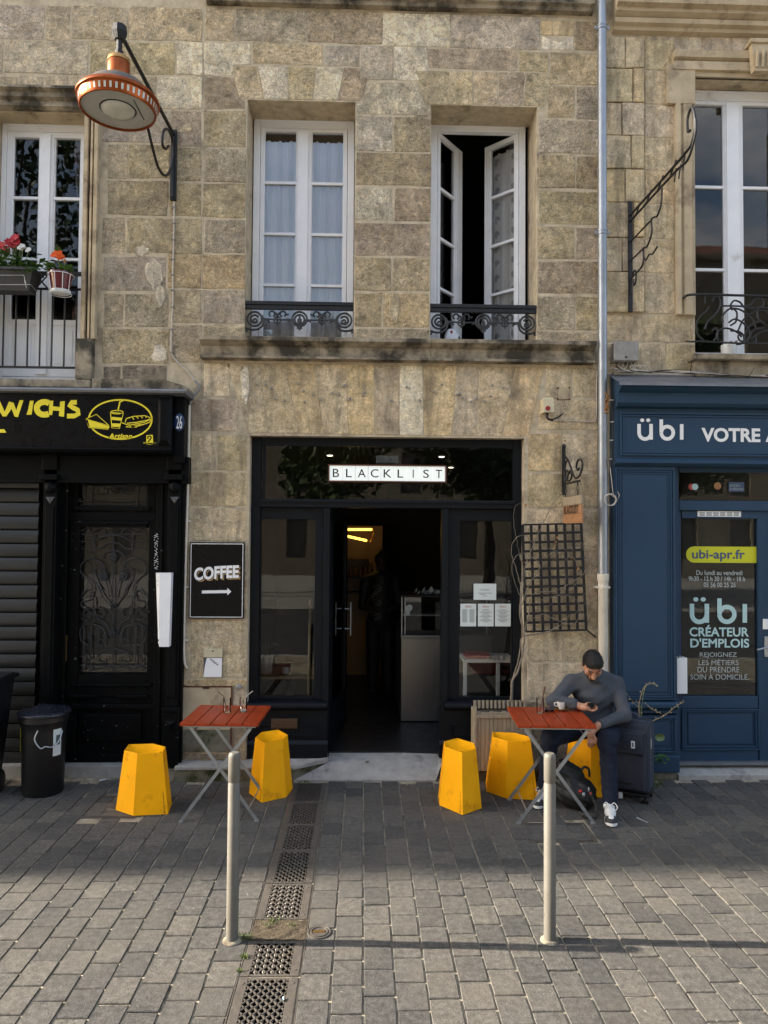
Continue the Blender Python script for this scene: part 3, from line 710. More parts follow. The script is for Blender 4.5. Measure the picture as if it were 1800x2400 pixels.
# windows
zt = F(705, 281, 6.93).z
window(mid, W1[0]+.01, W1[1]-.01, 3.99, zt, 6.93, 4, fr=.066, st=.030, mull=.135, pm='bright_pane', top_gap=.07)
window(mid, W2[0]+.03, W2[1]-.035, 3.99, F(1130, 290, 6.93).z, 6.93, 4, fr=.06, mull=.12, ang=(rad(52), rad(45)), curtain='dot_curtain')
for w in (W1, W2):   # stone fillets between frame and soffit
    MB().box(w[0], w[1], 6.935, 7.0, F(700, 283, 6.93).z-.004, w[3]).build('window_head', 'plaster', mid)
def guard(h, x0, x1, z1):
    g = part('window_guard', h, ((x0+x1)/2, 6.63, z1-.1))
    MB().box(x0, x1, 6.605, 6.655, z1-.035, z1, .006).box(x0, x1, 6.612, 6.648, z1-.075, z1-.038, .004).build('hand_rail', 'iron', g)
    w = x1-x0; zc = z1-.16
    def piece(paths, r=.0095):
        mb = MB()
        for p in paths: mb.tube([(x0+w*a, 6.63, zc+b) for a, b in p], r, 6)
        mb.build('scroll', 'old_iron', g, 50)
    ring = lambda cx, cz, r, a0=0, a1=2*PI, n=20: [(cx+r/w*math.cos(a0+(a1-a0)*i/n), cz+r*math.sin(a0+(a1-a0)*i/n)) for i in range(n+1)]
    for s in (0, 1):
        m = (lambda p: p) if s == 0 else (lambda p: [(1-a, b) for a, b in p])
        piece([m(ring(.085, -.005, .066)), m(ring(.085, -.005, .036, .5, 5.6)), m(ring(.09, -.02, .016)),
               m([(.15, .03), (.17, -.02), (.155, -.07), (.12, -.10), (.07, -.107), (.02, -.10), (.012, -.125)]), m([(.0, -.09), (.03, -.10)]), m([(.15, .0), (.19, -.012), (.215, -.02), (.22, -.035)])], .0105)
        piece([m(ring(.245, .045, .026, -1.2, 4.2)), m(ring(.345, .045, .026, -1.0, 4.4)), m(ring(.295, -.012, .030)), m([(.26, .06), (.285, .05), (.295, .01), (.295, -.06)]), m([(.33, .06), (.305, .05), (.295, .01)]), m([(.36, .03), (.40, .045)])], .0085)
        piece([m([(.15, .0), (.22, -.005), (.30, -.01), (.40, -.008), (.46, -.01)]), m([(.46, .0), (.43, -.02), (.405, -.015), (.40, -.03)]), m([(.455, -.03), (.475, -.055), (.50, -.065)])], .0085)
    piece([ring(.5, .0, .068), ring(.5, -.005, .045), [(.5, .04), (.5, -.04)], [(.485, -.01), (.5, .01), (.515, -.01)], ring(.5, -.02, .014), [(.5, -.065), (.5, -.105)], [(.478, -.08), (.5, -.09), (.522, -.08)]], .0105)
guard(mid, W1[0]+.001, W1[1]-.001, F(702, 708, 6.63).z); guard(mid, W2[0]+.001, W2[1]-.001, F(1132, 715, 6.63).z)
# floral cushion in the open window
cu = tag(MB().ball((.86, 7.2, 4.12), (.12, .10, .16), 18, 12).build('floral_cushion', 'curtain', None, 60), 'white cushion with a dark flower print on the sill of the open window', 'cushion')
for k in range(9):
    a = rq.uniform(3.6, 5.6); z = rq.uniform(-.5, .75); q = Vector((.86+.121*math.cos(a)*math.sqrt(1-z*z), 7.2+.101*math.sin(a)*math.sqrt(1-z*z), 4.12+.161*z))
    MB().ball(q, (.014, .006, .02), 8, 4).build('printed_flower', 'ink' if k % 3 else 'red_ink', cu)

# ---- black shopfront
YS = 6.72
sf = part('shop_front', mid, (.2, YS, 0))
def sbox(name, x0, y0, x1, y1, ya, yb, m='shop_black', ch=.004, par=None):
    a, b, c, d = RC(x0, y0, x1, y1, YS); return MB().box(a, b, ya, yb, c, d, ch).build(name, m, par or sf)
zT0, zT1 = F(900, 1191, YS).z, F(900, 1172, YS).z
xa, xb = SH[0]+.002, SH[1]-.002
ztop = SH[3]-.002
MB().box(xa, xa+.085, YS-.02, YS+.08, .18, ztop, .004).build('post', 'shop_black', sf)
MB().box(xb-.075, xb, YS-.02, YS+.08, .18, ztop, .004).build('post', 'shop_black', sf)
MB().box(xa+.086, xb-.076, YS-.02, YS+.08, F(900, 1047, YS).z, ztop, .004).build('head_rail', 'shop_black', sf)
MB().box(xa+.086, xb-.076, YS-.05, YS+.08, zT0, zT1, .006).box(xa+.086, xb-.076, YS-.065, YS-.051, zT1-.03, zT1-.006, .003).build('transom_bar', 'shop_black', sf)
MB().box(xa+.088, xb-.078, YS+.02, YS+.028, zT1+.001, F(900, 1047, YS).z-.001).build('transom_pane', 'shop_pane', sf)
for x in (F(618, 1110, YS).x, F(1205, 1110, YS).x):
    MB().box(x-.012, x+.012, YS+.01, YS+.05, zT1, F(900, 1047, YS).z, .003).build('glazing_bead', 'shop_black', sf)
xd0, xd1 = F(772, 1450, YS).x, F(1034, 1450, YS).x           # door jambs (inner faces)
for x in (xd0-.06, xd1): MB().box(x, x+.06, YS-.035, YS+.10, .17, zT0-.001, .006).build('door_post', 'shop_black', sf)
zs0 = F(680, 1640, YS).z
for (g0, g1, y0, y1, p0, p1) in ((611, 737, 1217, 1631, xa+.086, xd0-.061), (1077, 1199, 1221, 1633, xd1+.061, xb-.076)):
    a, b, c, d = RC(g0, y0, g1, y1, YS)
    MB().box(p0, a, YS, YS+.06, zs0, zT0-.002, .004).box(b, p1, YS, YS+.06, zs0, zT0-.002, .004).build('stile', 'shop_black', sf)
    MB().box(a, b, YS+.001, YS+.059, d, zT0-.002, .004).box(a, b, YS+.001, YS+.059, zs0, c, .004).build('rail', 'shop_black', sf)
    MB().box(a+.001, b-.001, YS+.024, YS+.032, c+.001, d-.001).build('pane', 'shop_pane', sf)
    # ledge, stall riser with sunk panel, plinth
    MB().extr_x([(YS+.05, zs0-.001), (YS-.13, zs0-.004), (YS-.15, zs0-.02), (YS-.15, zs0-.04), (YS-.115, zs0-.06), (YS-.10, zs0-.075), (YS+.05, zs0-.075)], p0-.085+(.0 if g0 < 900 else .05), p1+(.055 if g0 < 900 else .075)).build('ledge', 'shop_black', sf)
    MB().box(p0-.084, p1+.05, YS-.07, YS+.05, .30, zs0-.076, .004).build('stall_riser', 'shop_black', sf)
    q0, q1 = p0+.02, p1-.04
    r = MB()
    for w0, w1, u0, u1 in ((q0, q1, .62-.19, .62-.175), (q0, q1, .335, .35), (q0, q0+.015, .35, .43), (q1-.015, q1, .35, .43)): r.box(w0, w1, YS-.083, YS-.07, u0, u1, .003)
    r.build('panel_moulding', 'shop_black', sf)
    MB().box(p0-.086, p1+.06, YS-.10, YS+.05, .14, .27, .005).extr_x([(YS+.05, .271), (YS-.10, .271), (YS-.08, .30), (YS+.05, .30)], p0-.086, p1+.06).build('plinth', 'shop_black', sf)
a, b, c, d = RC(636, 1684, 697, 1707, YS-.075)
vg = part('vent_grille', sf, (a, YS-.08, c))
v = MB(); v.box(a, b, YS-.084, YS-.071, c, d, .002)
for sx in (0, 1):
    for k in range(4):
        xx = a+.014+sx*(b-a-.02)/2; zz = c+.012+k*(d-c-.018)/4
        v.box(xx, xx+(b-a)/2-.024, YS-.092, YS-.084, zz, zz+.007)
v.build('louvre', 'bronze', sf); bpy.data.objects.remove(vg)
# open door leaf, swung in on the left jamb
dl = part('door_leaf', sf, (xd0, YS+.1, .17))
ang = rad(82)
def DL(x, y, z): return (xd0+.012+x*math.cos(ang)-y*math.sin(ang), YS+.105+x*math.sin(ang)+y*math.cos(ang), z)
def dbox(mb, x0, x1, y0, y1, z0, z1): mb.add([DL(x, y, z) for z in (z0, z1) for y in (y0, y1) for x in (x0, x1)], [(0, 2, 3, 1), (4, 5, 7, 6), (0, 1, 5, 4), (2, 6, 7, 3), (0, 4, 6, 2), (1, 3, 7, 5)])
k = MB(); dbox(k, 0, .1, 0, .045, .18, zT0-.01); dbox(k, .84, .94, 0, .045, .18, zT0-.01); dbox(k, .1, .84, .001, .044, .18, .55); dbox(k, .1, .84, .001, .044, zT0-.12, zT0-.01)
k.build('leaf_frame', 'shop_black', sf)
k = MB(); dbox(k, .1, .84, .018, .026, .55, zT0-.12); k.build('leaf_pane', 'shop_pane', sf)
hp = [DL(.80, -.06, z) for z in (1.12, 1.47)]
MB().tube(hp, .011, 10).tube([DL(.80, -.06, 1.19), DL(.80, .0, 1.19)], .008).tube([DL(.80, -.06, 1.40), DL(.80, 0, 1.40)], .008).build('pull_handle', 'steel', sf, 40)
bpy.data.objects.remove(dl)

# ---------------------------------------------------------------- left house
left = thing('stone_house', 'weathered grey ashlar house over the shuttered black snack shop', 'house', (-3, 6.6, 0))
LWx0, LWx1 = F(-30, 600).x, F(193, 600).x; LWz0, LWz1 = F(90, 893).z, F(90, 262).z
LD = (-5.3, F(428, 1300).x, -.2, F(200, 925).z)
wall_holes(-5.6, XL-.002, -.2, HT, [(LWx0, LWx1, LWz0, LWz1), LD], 6.6, 7.01).build('wall', 'mortar', left)
shell(left, -5.6, XL-.002); roof(left, -5.6, XL-.002)
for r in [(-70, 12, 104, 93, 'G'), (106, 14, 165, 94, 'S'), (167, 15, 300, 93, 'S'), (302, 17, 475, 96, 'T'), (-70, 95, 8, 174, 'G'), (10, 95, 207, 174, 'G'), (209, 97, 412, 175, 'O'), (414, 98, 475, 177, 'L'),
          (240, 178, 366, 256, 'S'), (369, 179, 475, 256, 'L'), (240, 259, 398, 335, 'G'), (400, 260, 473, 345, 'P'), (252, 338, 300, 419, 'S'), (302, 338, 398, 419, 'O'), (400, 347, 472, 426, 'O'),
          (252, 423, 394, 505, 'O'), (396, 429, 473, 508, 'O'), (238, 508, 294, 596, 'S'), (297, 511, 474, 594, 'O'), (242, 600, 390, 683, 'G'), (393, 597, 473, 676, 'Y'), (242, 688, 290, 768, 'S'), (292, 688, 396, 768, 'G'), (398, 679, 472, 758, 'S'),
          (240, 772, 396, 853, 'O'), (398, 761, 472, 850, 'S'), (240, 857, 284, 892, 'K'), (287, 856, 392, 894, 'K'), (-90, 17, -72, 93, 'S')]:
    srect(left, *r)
for a, b, t in ((-60, 42, 'S'), (43, 101, 'S'), (102, 160, 'S'), (161, 238, 'S')): srect(left, a, 178, b, 214, t, m='stone_smooth')
patch(left, 362, 640, 44, 90, 'W', 11); patch(left, 376, 690, 30, 60, 'W', 15); patch(left, 330, 588, 44, 30, 'W', 12); patch(left, 373, 832, 46, 50, 'W', 13); patch(left, 300, 560, 16, 60, 'S', 14); patch(left, 440, 300, 30, 22, 'S', 16)
# eared surround: hood, jambs, blocks, sill
xh = F(234, 240).x
MB().extr_x([(6.6, F(90, 216).z), (6.47, F(90, 219).z), (6.46, F(90, 226).z), (6.5, F(90, 231).z), (6.5, F(90, 241).z), (6.535, F(90, 246).z), (6.535, F(90, 257).z), (6.57, F(90, 262).z), (6.6, F(90, 262).z)], LWx0-.15, F(197, 240).x).build('hood_mould', 'sill', left)
for k in range(5):
    x0 = LWx0-.1+k*.24; 
    if x0 < LWx1-.1: MB().box(x0, min(x0+.237, LWx1), 6.603, 6.80, LWz1-.012, LWz1+.004).build('soffit_stone', 'plaster', left)
jx0, jx1 = LWx1, F(233, 500).x; jz0, jz1 = F(210, 797).z, F(210, 258).z
for s in (1, -1):
    mx = lambda x: x if s == 1 else LWx0-(x-LWx1)
    w = jx1-jx0
    pr = [(jx0, 6.64), (jx0, 6.585), (jx0+w*.25, 6.58), (jx0+w*.30, 6.60), (jx0+w*.42, 6.60), (jx0+w*.47, 6.565), (jx0+w*.60, 6.56), (jx0+w*.64, 6.59), (jx0+w*.74, 6.545), (jx0+w*.97, 6.54), (jx1, 6.56), (jx1, 6.64)]
    MB().extr_z([(mx(x), y) for x, y in pr], jz0, jz1).build('jamb_mould', 'plaster', left)
    bx0, bx1 = sorted((mx(F(183, 850).x), mx(F(222, 850).x)))
    MB().box(bx0, bx1, 6.53, 6.62, F(200, 893).z, jz0-.002, .01).build('jamb_block', 'sill', left)
MB().box(LWx0-.2, F(223, 900).x, 6.48, 6.85, F(100, 913).z, F(100, 894).z-.002, .012).build('window_sill', 'sill', left)
# weathered shoulder over the sign end
k = MB(); pts = []
for i in range(9):
    t = i/8; pts.append((F(225+t*215, 900, 6.45).x, F(300, 893+(0 if i < 7 else (i-6)*7), 6.45).z))
k.prism([(F(224, 925, 6.45).x, F(300, 919, 6.45).z)]+pts+[(F(446, 918, 6.45).x, F(300, 919, 6.45).z)], 6.36, 6.605)
k.build('capping_stone', 'sill', left)
lw = window(left, LWx0+.005, LWx1-.005, LWz0+.03, LWz1-.005, 6.80, 3, fr=.05, st=.05, mull=.13, panel=F(150, 748, 6.81).z-LWz0-.17, curtain=None)
c = MB(); vs = []; n = 10
for j in range(9):
    v = j/8
    for i in range(n+1): u = i/n; vs.append((LWx1-.10-(.04+.10*(1-v))*u, 6.96+.012*math.sin(u*18), LWz1-.1-v*1.4))
c.add(vs, [(j*(n+1)+i, j*(n+1)+i+1, (j+1)*(n+1)+i+1, (j+1)*(n+1)+i) for j in range(8) for i in range(n)])
c.build('net_curtain', 'lamp_grey', lw, 60)
# window railing
rl = part('window_railing', left, (LWx0, 6.62, LWz0))
zr = [F(90, y, 6.62).z for y in (641, 677, 861)]
MB().box(LWx0+.002, LWx1-.002, 6.605, 6.635, zr[0]-.018, zr[0]+.018, .003).build('hand_rail', 'iron', rl)
for z in zr[1:]: MB().box(LWx0+.002, LWx1-.002, 6.61, 6.63, z-.009, z+.009).build('rail', 'iron', rl)
for px in (-20, 8, 37, 65, 94, 122, 151, 179):
    x = F(px, 770, 6.62).x; MB().tube([(x, 6.62, zr[2]), (x, 6.62, zr[1])], .008, 6).build('bar', 'iron', rl)
x = F(98, 660, 6.62).x; MB().tube([(x-.05, 6.62, zr[1]+.01), (x+.05, 6.62, zr[0]-.02)], .007, 6).tube([(x+.05, 6.62, zr[1]+.01), (x-.05, 6.62, zr[0]-.02)], .007, 6).build('cross_bar', 'iron', rl)

# ---- black snack shopfront with fascia, shutter and door
ls = part('shop_front', left, (-3, 6.5, 0))
YF = 6.36
fx1 = F(403, 990, YF).x; zf0, zf1 = F(200, 1049, YF).z, F(200, 924, YF).z
MB().box(-5.5, fx1, YF, 6.75, zf0, zf1, .004).build('fascia', 'sign_black', ls)
MB().extr_x([(6.7, zf1+.06), (YF-.05, zf1+.045), (YF-.06, zf1+.03), (YF-.05, zf1+.012), (YF-.01, zf1+.002), (6.7, zf1+.002)], -5.5, F(436, 920, YF-.05).x).build('fascia_cap', 'zinc', ls)
MB().extr_x([(6.7, zf0-.002), (YF-.03, zf0-.002), (YF-.045, zf0-.018), (YF-.03, zf0-.04), (YF+.01, zf0-.058), (6.7, zf0-.058)], -5.5, fx1+.01).build('fascia_moulding', 'black_paint', ls)
# raised bevelled end block
k = MB(); a, b = F(370, 990, YF).x, fx1-.005
k.add([(a, YF-.001, zf0+.02), (b, YF-.001, zf0+.02), (b, YF-.001, zf1-.02), (a, YF-.001, zf1-.02), (a+.03, YF-.03, zf0+.07), (b-.03, YF-.03, zf0+.07), (b-.03, YF-.03, zf1-.07), (a+.03, YF-.03, zf1-.07)],
      [(4, 5, 6, 7), (0, 1, 5, 4), (1, 2, 6, 5), (2, 3, 7, 6), (3, 0, 4, 7)]); k.build('end_block', 'black_paint', ls)
ex1 = F(433, 990, 6.45).x
MB().box(fx1+.002, ex1, 6.43, 6.75, zf0-.12, zf1-.0, .006).build('end_pier', 'black_paint', ls)
k = MB(); k.lathe([(.0, 0), (.042, .0), (.046, .004), (.046, .008)], F(420, 990, 6.425), 24, (0, -1, 0)); 
num = MB().lathe([(.0, .012), (.040, .011), (.046, .006), (.046, 0)], (0, 0, 0), 24, (0, -1, 0))
num.v = [(F(420, 990, 6.43).x+x*1.05, 6.429+y, F(420, 990, 6.43).z+z*1.75) for x, y, z in num.v]
pl = num.build('number_plate', 'enamel_blue', ls, 40)
a, b, c, d = RC(413, 974, 427, 1005, 6.415); letters('numeral', '26', (a, b, c, d), 'white', ls, Y=6.415, offset=.01)
# fascia lettering and drawing
yl = YF-.002
def fl(txt, x0, y0, x1, y1, **k): a, b, c, d = RC(x0, y0, x1, y1, yl); return letters('lettering', txt, (a, b, c, d), k.pop('m', 'yellow_print'), ls, Y=yl, **k)
fl('SAND', -250, 938, -60, 980, offset=.05)
W_ = lambda pts, n='lettering', m='yellow_print', y=yl: MB().add([(F(px, py, y).x, y, F(px, py, y).z) for px, py in pts], [tuple(range(len(pts)))]).build(n, m, ls)
# W I C H S drawn as thick slanted strokes
def stroke(paths, w, n='lettering', m='yellow_print', y=None):
    y = y or yl; mb = MB()
    for p in paths:
        q = [F(a, b, y) for a, b in p]; L, Rr = [], []
        for i, v in enumerate(q):
            t = (q[min(i+1, len(q)-1)]-q[max(i-1, 0)]).normalized(); nn = Vector((-t.z, 0, t.x)); ww = w[i] if isinstance(w, (list, tuple)) else w
            L.append(v+nn*ww/2); Rr.append(v-nn*ww/2)
        mb.add(L+Rr, [(i, i+1, len(q)+i+1, len(q)+i) for i in range(len(q)-1)])
    return mb.build(n, m, ls)
W_([(-14, 940), (0, 940), (11, 965), (21, 941), (32, 944), (38, 962), (46, 938), (55, 938), (42, 978), (34, 976), (27, 958), (15, 976), (6, 976)])
W_([(70, 939), (79, 939), (74, 972), (62, 972), (66, 960)])
arc = lambda cx, cy, rx, ry, a0, a1, n=14: [(cx+rx*math.cos(a0+(a1-a0)*i/n), cy+ry*math.sin(a0+(a1-a0)*i/n)) for i in range(n+1)]
stroke([arc(104, 957, 18, 15, -.9, -5.3)], .052)
W_([(116, 939), (125, 939), (124, 952), (140, 954), (141, 941), (152, 940), (150, 977), (138, 975), (139, 963), (124, 962), (122, 973), (114, 972)])
stroke([[(180, 943), (168, 943), (163, 950), (172, 956), (182, 961), (184, 970), (174, 975), (157, 975)]], .042)
W_([(-40, 1006), (10, 1006), (15, 1014), (-40, 1014)])
stroke([arc(282, 983, 74, 46, 0, 2*PI, 40)], .014, 'emblem')
E2 = lambda pts, m='yellow_print', dy=.003: W_(pts, 'emblem', m, yl-dy)
E2([(200, 984), (229, 968), (256, 1000), (254, 1006), (208, 1004)], 'sign_black', .001); E2([(206, 984), (257, 1000), (255, 1004), (210, 1001)])
stroke([[(201, 982), (226, 971), (256, 998), (254, 1006), (208, 1002), (201, 982), (256, 998)]], .006, 'emblem', y=yl-.002)
E2([(258, 967), (290, 969), (281, 1003), (261, 1003)], 'sign_black', .001)
E2([(261, 977), (286, 979), (285, 986), (262, 984)]); E2([(262, 992), (283, 993), (281, 1001), (263, 1000)])
stroke([[(259, 966), (289, 969), (280, 1004), (262, 1003), (259, 966)], arc(274, 966, 15, 4, 0, 2*PI, 14)], .007, 'emblem', y=yl-.002); stroke([[(276, 964), (281, 942), (292, 937)]], .013, 'emblem', y=yl-.002)
E2([(285, 994), (300, 976), (345, 972), (357, 981), (347, 1000), (303, 1005)], 'sign_black', .001)
stroke([[(293, 990), (296, 981), (312, 976), (340, 974), (353, 979), (345, 985), (318, 990), (297, 992)], [(286, 991), (302, 997), (320, 993), (338, 990), (357, 981)], [(295, 1000), (312, 1002), (335, 995), (350, 990), (356, 982)], [(302, 994), (308, 1002), (320, 1001)], [(310, 978), (314, 983)], [(320, 976), (324, 981)], [(330, 975), (334, 980)], [(340, 974), (343, 979)], [(315, 997), (330, 995)]], .0075, 'emblem', y=yl-.002)
fl('Artisan', 254, 1016, 310, 1028, offset=.03, shear=.2)
E2([(343, 1020), (358, 1019), (359, 1038), (343, 1038)]); stroke([arc(350, 1026, 4, 4, 2.5, 7.5, 8)+[(347, 1036)]], .010, 'emblem', 'sign_black', yl-.005)
stroke([[(335, 1038), (351, 1034), (367, 1038), (351, 1042), (335, 1038)]], .003, 'emblem')
# roller shutter: one slat after another
yq = 6.66; sx1 = F(88, 1400, yq).x; zsl = F(40, 1148, yq).z
k = 0; z = F(40, 1082, yq).z
while z > .17:
    p = [(yq+.02, z), (yq-.004, z-.004), (yq-.014, z-.03), (yq-.020, z-.07), (yq-.022, z-.104), (yq-.014, z-.118), (yq+.004, z-.122), (yq+.02, z-.122)]
    MB().extr_x(p, -5.3, sx1).build('shutter_slat', 'shutter', ls, 35); z -= .1255; k += 1
MB().box(-5.3, sx1, yq-.01, yq+.2, .09, z-.002).build('shutter_foot', 'shutter', ls)
MB().box(-5.3, XL-.08, 6.5, 6.78, zf0-.3, zf0-.06).build('soffit_board', 'black_paint', ls)
def pilaster(px0, px1, yf, top=1062):
    a, b = F(px0, 1400, yf).x, F(px1, 1400, yf).x; c = (a+b)/2; w = b-a
    zt = F(px0, top, yf).z; zc = F(px0, 1120, yf).z
    MB().box(a, b, yf, 6.8, .1, zt, .004).build('pilaster', 'black_paint', ls)
    MB().box(a-.02, b+.02, yf-.05, yf+.02, zc-.02, zc+.03, .008).box(a-.012, b+.012, yf-.03, yf, zc+.07, zt-.01, .01).build('capital', 'black_paint', ls)
    MB().ball((c, yf-.012, zc-.085), (w*.36, .03, .055), 14, 8).lathe([(w*.42, 0), (w*.44, .012), (w*.36, .022)], (c, yf-.001, zc-.085), 18, (0, -1, 0)).build('rosette', 'black_paint', ls, 40)
    z = zc-.17; MB().add([(c-w*.36, yf-.001, z), (c+w*.36, yf-.001, z), (c, yf-.001, z-.06), (c, yf-.03, z-.015)], [(0, 3, 1), (1, 3, 2), (2, 3, 0)]).build('drop', 'zinc', ls)
    MB().box(a+.02, b-.02, yf-.012, yf, .72, zc-.25, .006).build('shaft_panel', 'black_paint', ls)
    MB().box(a-.012, b+.012, yf-.03, yf+.01, .10, .60, .008).build('pedestal', 'black_paint_worn', ls)
    z = .52; MB().add([(c-w*.42, yf-.031, z), (c+w*.42, yf-.031, z), (c, yf-.031, z-.09), (c, yf-.055, z-.03)], [(0, 3, 1), (1, 3, 2), (2, 3, 0)]).box(a-.02, b+.02, yf-.05, yf, .60, .645, .01).build('pedestal_drop', 'black_paint', ls)
pilaster(97, 128, 6.50); pilaster(390, 421, 6.50)
MB().box(F(421, 1400, 6.52).x, F(431, 1400, 6.55).x, 6.53, 6.8, .06, zf0-.1, .003).build('edge_strip', 'black_paint', ls)
yd = 6.70
a, b = F(140, 1400, yd).x, F(385, 1400, yd).x
k = MB(); k.box(F(128, 1400, 6.55).x, F(158, 1400, yd).x, 6.62, 6.8, .1, zf0-.06, .006); k.box(F(368, 1400, yd).x, F(391, 1400, 6.55).x, 6.62, 6.8, .1, zf0-.06, .006)
for px in (150, 374): x = F(px, 1400, 6.6).x; k.box(x, x+.018, 6.60, 6.62, .1, zf0-.07, .004)
k.build('door_jamb', 'black_paint_worn', ls)
def dr(name, x0, y0, x1, y1, ya, yb, m='black_paint', ch=.006): a, b, c, d = RC(x0, y0, x1, y1, yd); return MB().box(a, b, ya, yb, c, d, ch).build(name, m, ls)
dr('door_rail', 159, 1200, 367, 1222, yd-.02, yd+.05); dr('fanlight_rail', 159, 1068, 367, 1092, yd-.02, yd+.05)
for (x0, x1) in ((159, 184), (346, 367)): dr('door_stile', x0, 1092, x1, 1200, yd-.015, yd+.05); dr('door_stile', x0, 1222, x1, 1785, yd-.015, yd+.05, 'black_paint_worn')
dr('fanlight_pane', 185, 1093, 345, 1198, yd+.05, yd+.056, 'pane', 0); dr('door_pane', 185, 1236, 345, 1580, yd+.045, yd+.051, 'pane', 0)
dr('door_rail', 185, 1223, 345, 1236, yd-.02, yd+.045); dr('door_rail', 184, 1580, 346, 1632, yd-.02, yd+.05)
for (x0, y0, x1, y1) in ((176, 1187, 354, 1197), (178, 1222, 352, 1229), (172, 1600, 358, 1607), (160, 1626, 232, 1634), (275, 1626, 350, 1634), (156, 1648, 372, 1660)): dr('door_moulding', x0, y0, x1, y1, yd-.045, yd-.018, 'black_paint_worn', .008)
dr('door_panel', 184, 1634, 346, 1785, yd-.005, yd+.05, 'black_paint_worn'); dr('door_panel', 196, 1672, 334, 1735, yd-.03, yd-.004, 'black_paint_worn', .02); dr('kick_board', 150, 1763, 384, 1788, yd-.05, yd+.05, 'black_paint_worn')
dr('pull_plate', 152, 1487, 160, 1548, yd-.05, yd-.02, 'brass')
# wrought iron door grille (and the one in the fanlight)
yg = yd+.01
def grille(name, paths, r=.006):
    mb = MB()
    for p in paths: mb.tube(smooth_path([F(x, y, yg) for x, y in p], 4), r, 6)
    return mb.build(name, 'old_iron', ls, 50)
mir = lambda p: [(530-x, y) for x, y in p]
S1 = [[(191, 1252), (339, 1252)], [(188, 1269), (222, 1268), (240, 1258), (265, 1254)], [(190, 1286), (232, 1286), (248, 1275), (265, 1272)], [(220, 1250), (220, 1290)], [(238, 1310), (246, 1296), (265, 1289)],
      [(245, 1335), (236, 1318), (215, 1310), (195, 1317), (187, 1335), (196, 1350), (210, 1360), (218, 1380), (212, 1400)], [(258, 1400), (252, 1370), (244, 1340), (232, 1332), (221, 1336), (224, 1362), (240, 1385)], [(262, 1425), (240, 1395), (226, 1365)],
      [(230, 1450), (221, 1432), (231, 1424), (243, 1432), (240, 1447), (228, 1440)], [(258, 1490), (246, 1462), (226, 1450)], [(190, 1395), (204, 1383), (216, 1395), (208, 1408), (190, 1412), (196, 1425), (214, 1426)], [(191, 1440), (206, 1430), (213, 1446), (200, 1452), (190, 1450)],
      [(250, 1500), (240, 1474), (215, 1463), (196, 1466), (187, 1482), (192, 1504), (208, 1512), (214, 1500), (205, 1494)], [(245, 1498), (232, 1500), (226, 1510), (240, 1513)], [(196, 1468), (196, 1574)], [(212, 1470), (212, 1574)], [(230, 1474), (230, 1516)], [(245, 1484), (245, 1515)],
      [(262, 1520), (238, 1528), (225, 1542), (234, 1554), (250, 1550), (248, 1540)], [(187, 1540), (200, 1532), (206, 1545), (196, 1552)], [(188, 1560), (342, 1560)], [(190, 1572), (205, 1563), (222, 1572), (244, 1564), (265, 1571)], [(220, 1400), (220, 1460)], [(190, 1245), (204, 1238), (212, 1248), (235, 1238), (246, 1250)]]
grille('door_grille', S1+[mir(p) for p in S1]+[[(265, 1250), (265, 1574)]])
for x, y, r in ((265, 1305, .035), (241, 1352, .04), (289, 1352, .04), (262, 1485, .03), (265, 1420, .022)):
    k = MB()
    for j in range(7): an = j*2*PI/7; p = F(x, y, yg-.01); k.ball((p.x+r*.7*math.cos(an), p.y, p.z+r*.7*math.sin(an)), (r*.42, .012, r*.42), 7, 4)
    k.ball(F(x, y, yg-.016), (r*.4, .014, r*.4), 8, 5)
    k.build('iron_flower', 'old_iron', ls, 50)
S2 = [[(190, 1168), (196, 1175), (340, 1175), (343, 1168)], [(190, 1184), (342, 1184)], [(210, 1105), (210, 1190)], [(240, 1110), (232, 1130), (246, 1150), (240, 1158)], [(225, 1120), (222, 1155), (246, 1156)], [(195, 1110), (194, 1165)]]
grille('fanlight_grille', S2+[mir(p) for p in S2], .005)
k = MB()
for j in range(6): an = j*PI/3; p = F(266, 1148, yg); k.ball((p.x+.025*math.cos(an), p.y, p.z+.025*math.sin(an)), (.018, .008, .012), 7, 4)
k.build('iron_flower', 'old_iron', ls, 50)
MB().box(-5.3, XL-.1, 6.56, 7.0, -.1, .10, .01).build('door_step', 'concrete', ls)
MB().box(-5.3, XL-.1, 6.99, 7.0, .1, zf0).build('backing', 'dark_room', ls)

# ---------------------------------------------------------------- right house
right = thing('stone_house', 'ochre stone house with moulded window surround over the dark blue shopfront', 'house', (4, 6.6, 0))
RX0, RX1 = XR+.002, 6.2
RW = (F(1627, 500).x, F(1862, 500).x, F(1700, 838).z, F(1700, 184).z); RS = (F(1440, 1500).x, 6.0, -.2, F(1600, 892).z-.1)
wall_holes(RX0, RX1, -.2, HT, [RW, RS], 6.6, 7.01).build('wall', 'mortar', right)
shell(right, RX0, RX1); roof(right, RX0, RX1)
kk = dict(m='stone_smooth', jit=.003, gap=.0025)
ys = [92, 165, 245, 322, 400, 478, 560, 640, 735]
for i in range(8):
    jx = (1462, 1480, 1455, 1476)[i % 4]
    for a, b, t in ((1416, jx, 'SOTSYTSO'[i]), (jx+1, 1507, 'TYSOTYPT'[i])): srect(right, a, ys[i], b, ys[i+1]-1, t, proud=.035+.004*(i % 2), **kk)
    if i > 0 or 1: srect(right, 1510, ys[i]+2, 1582, ys[i+1]+1, 'OTSTYOTS'[i], proud=.006, **kk)
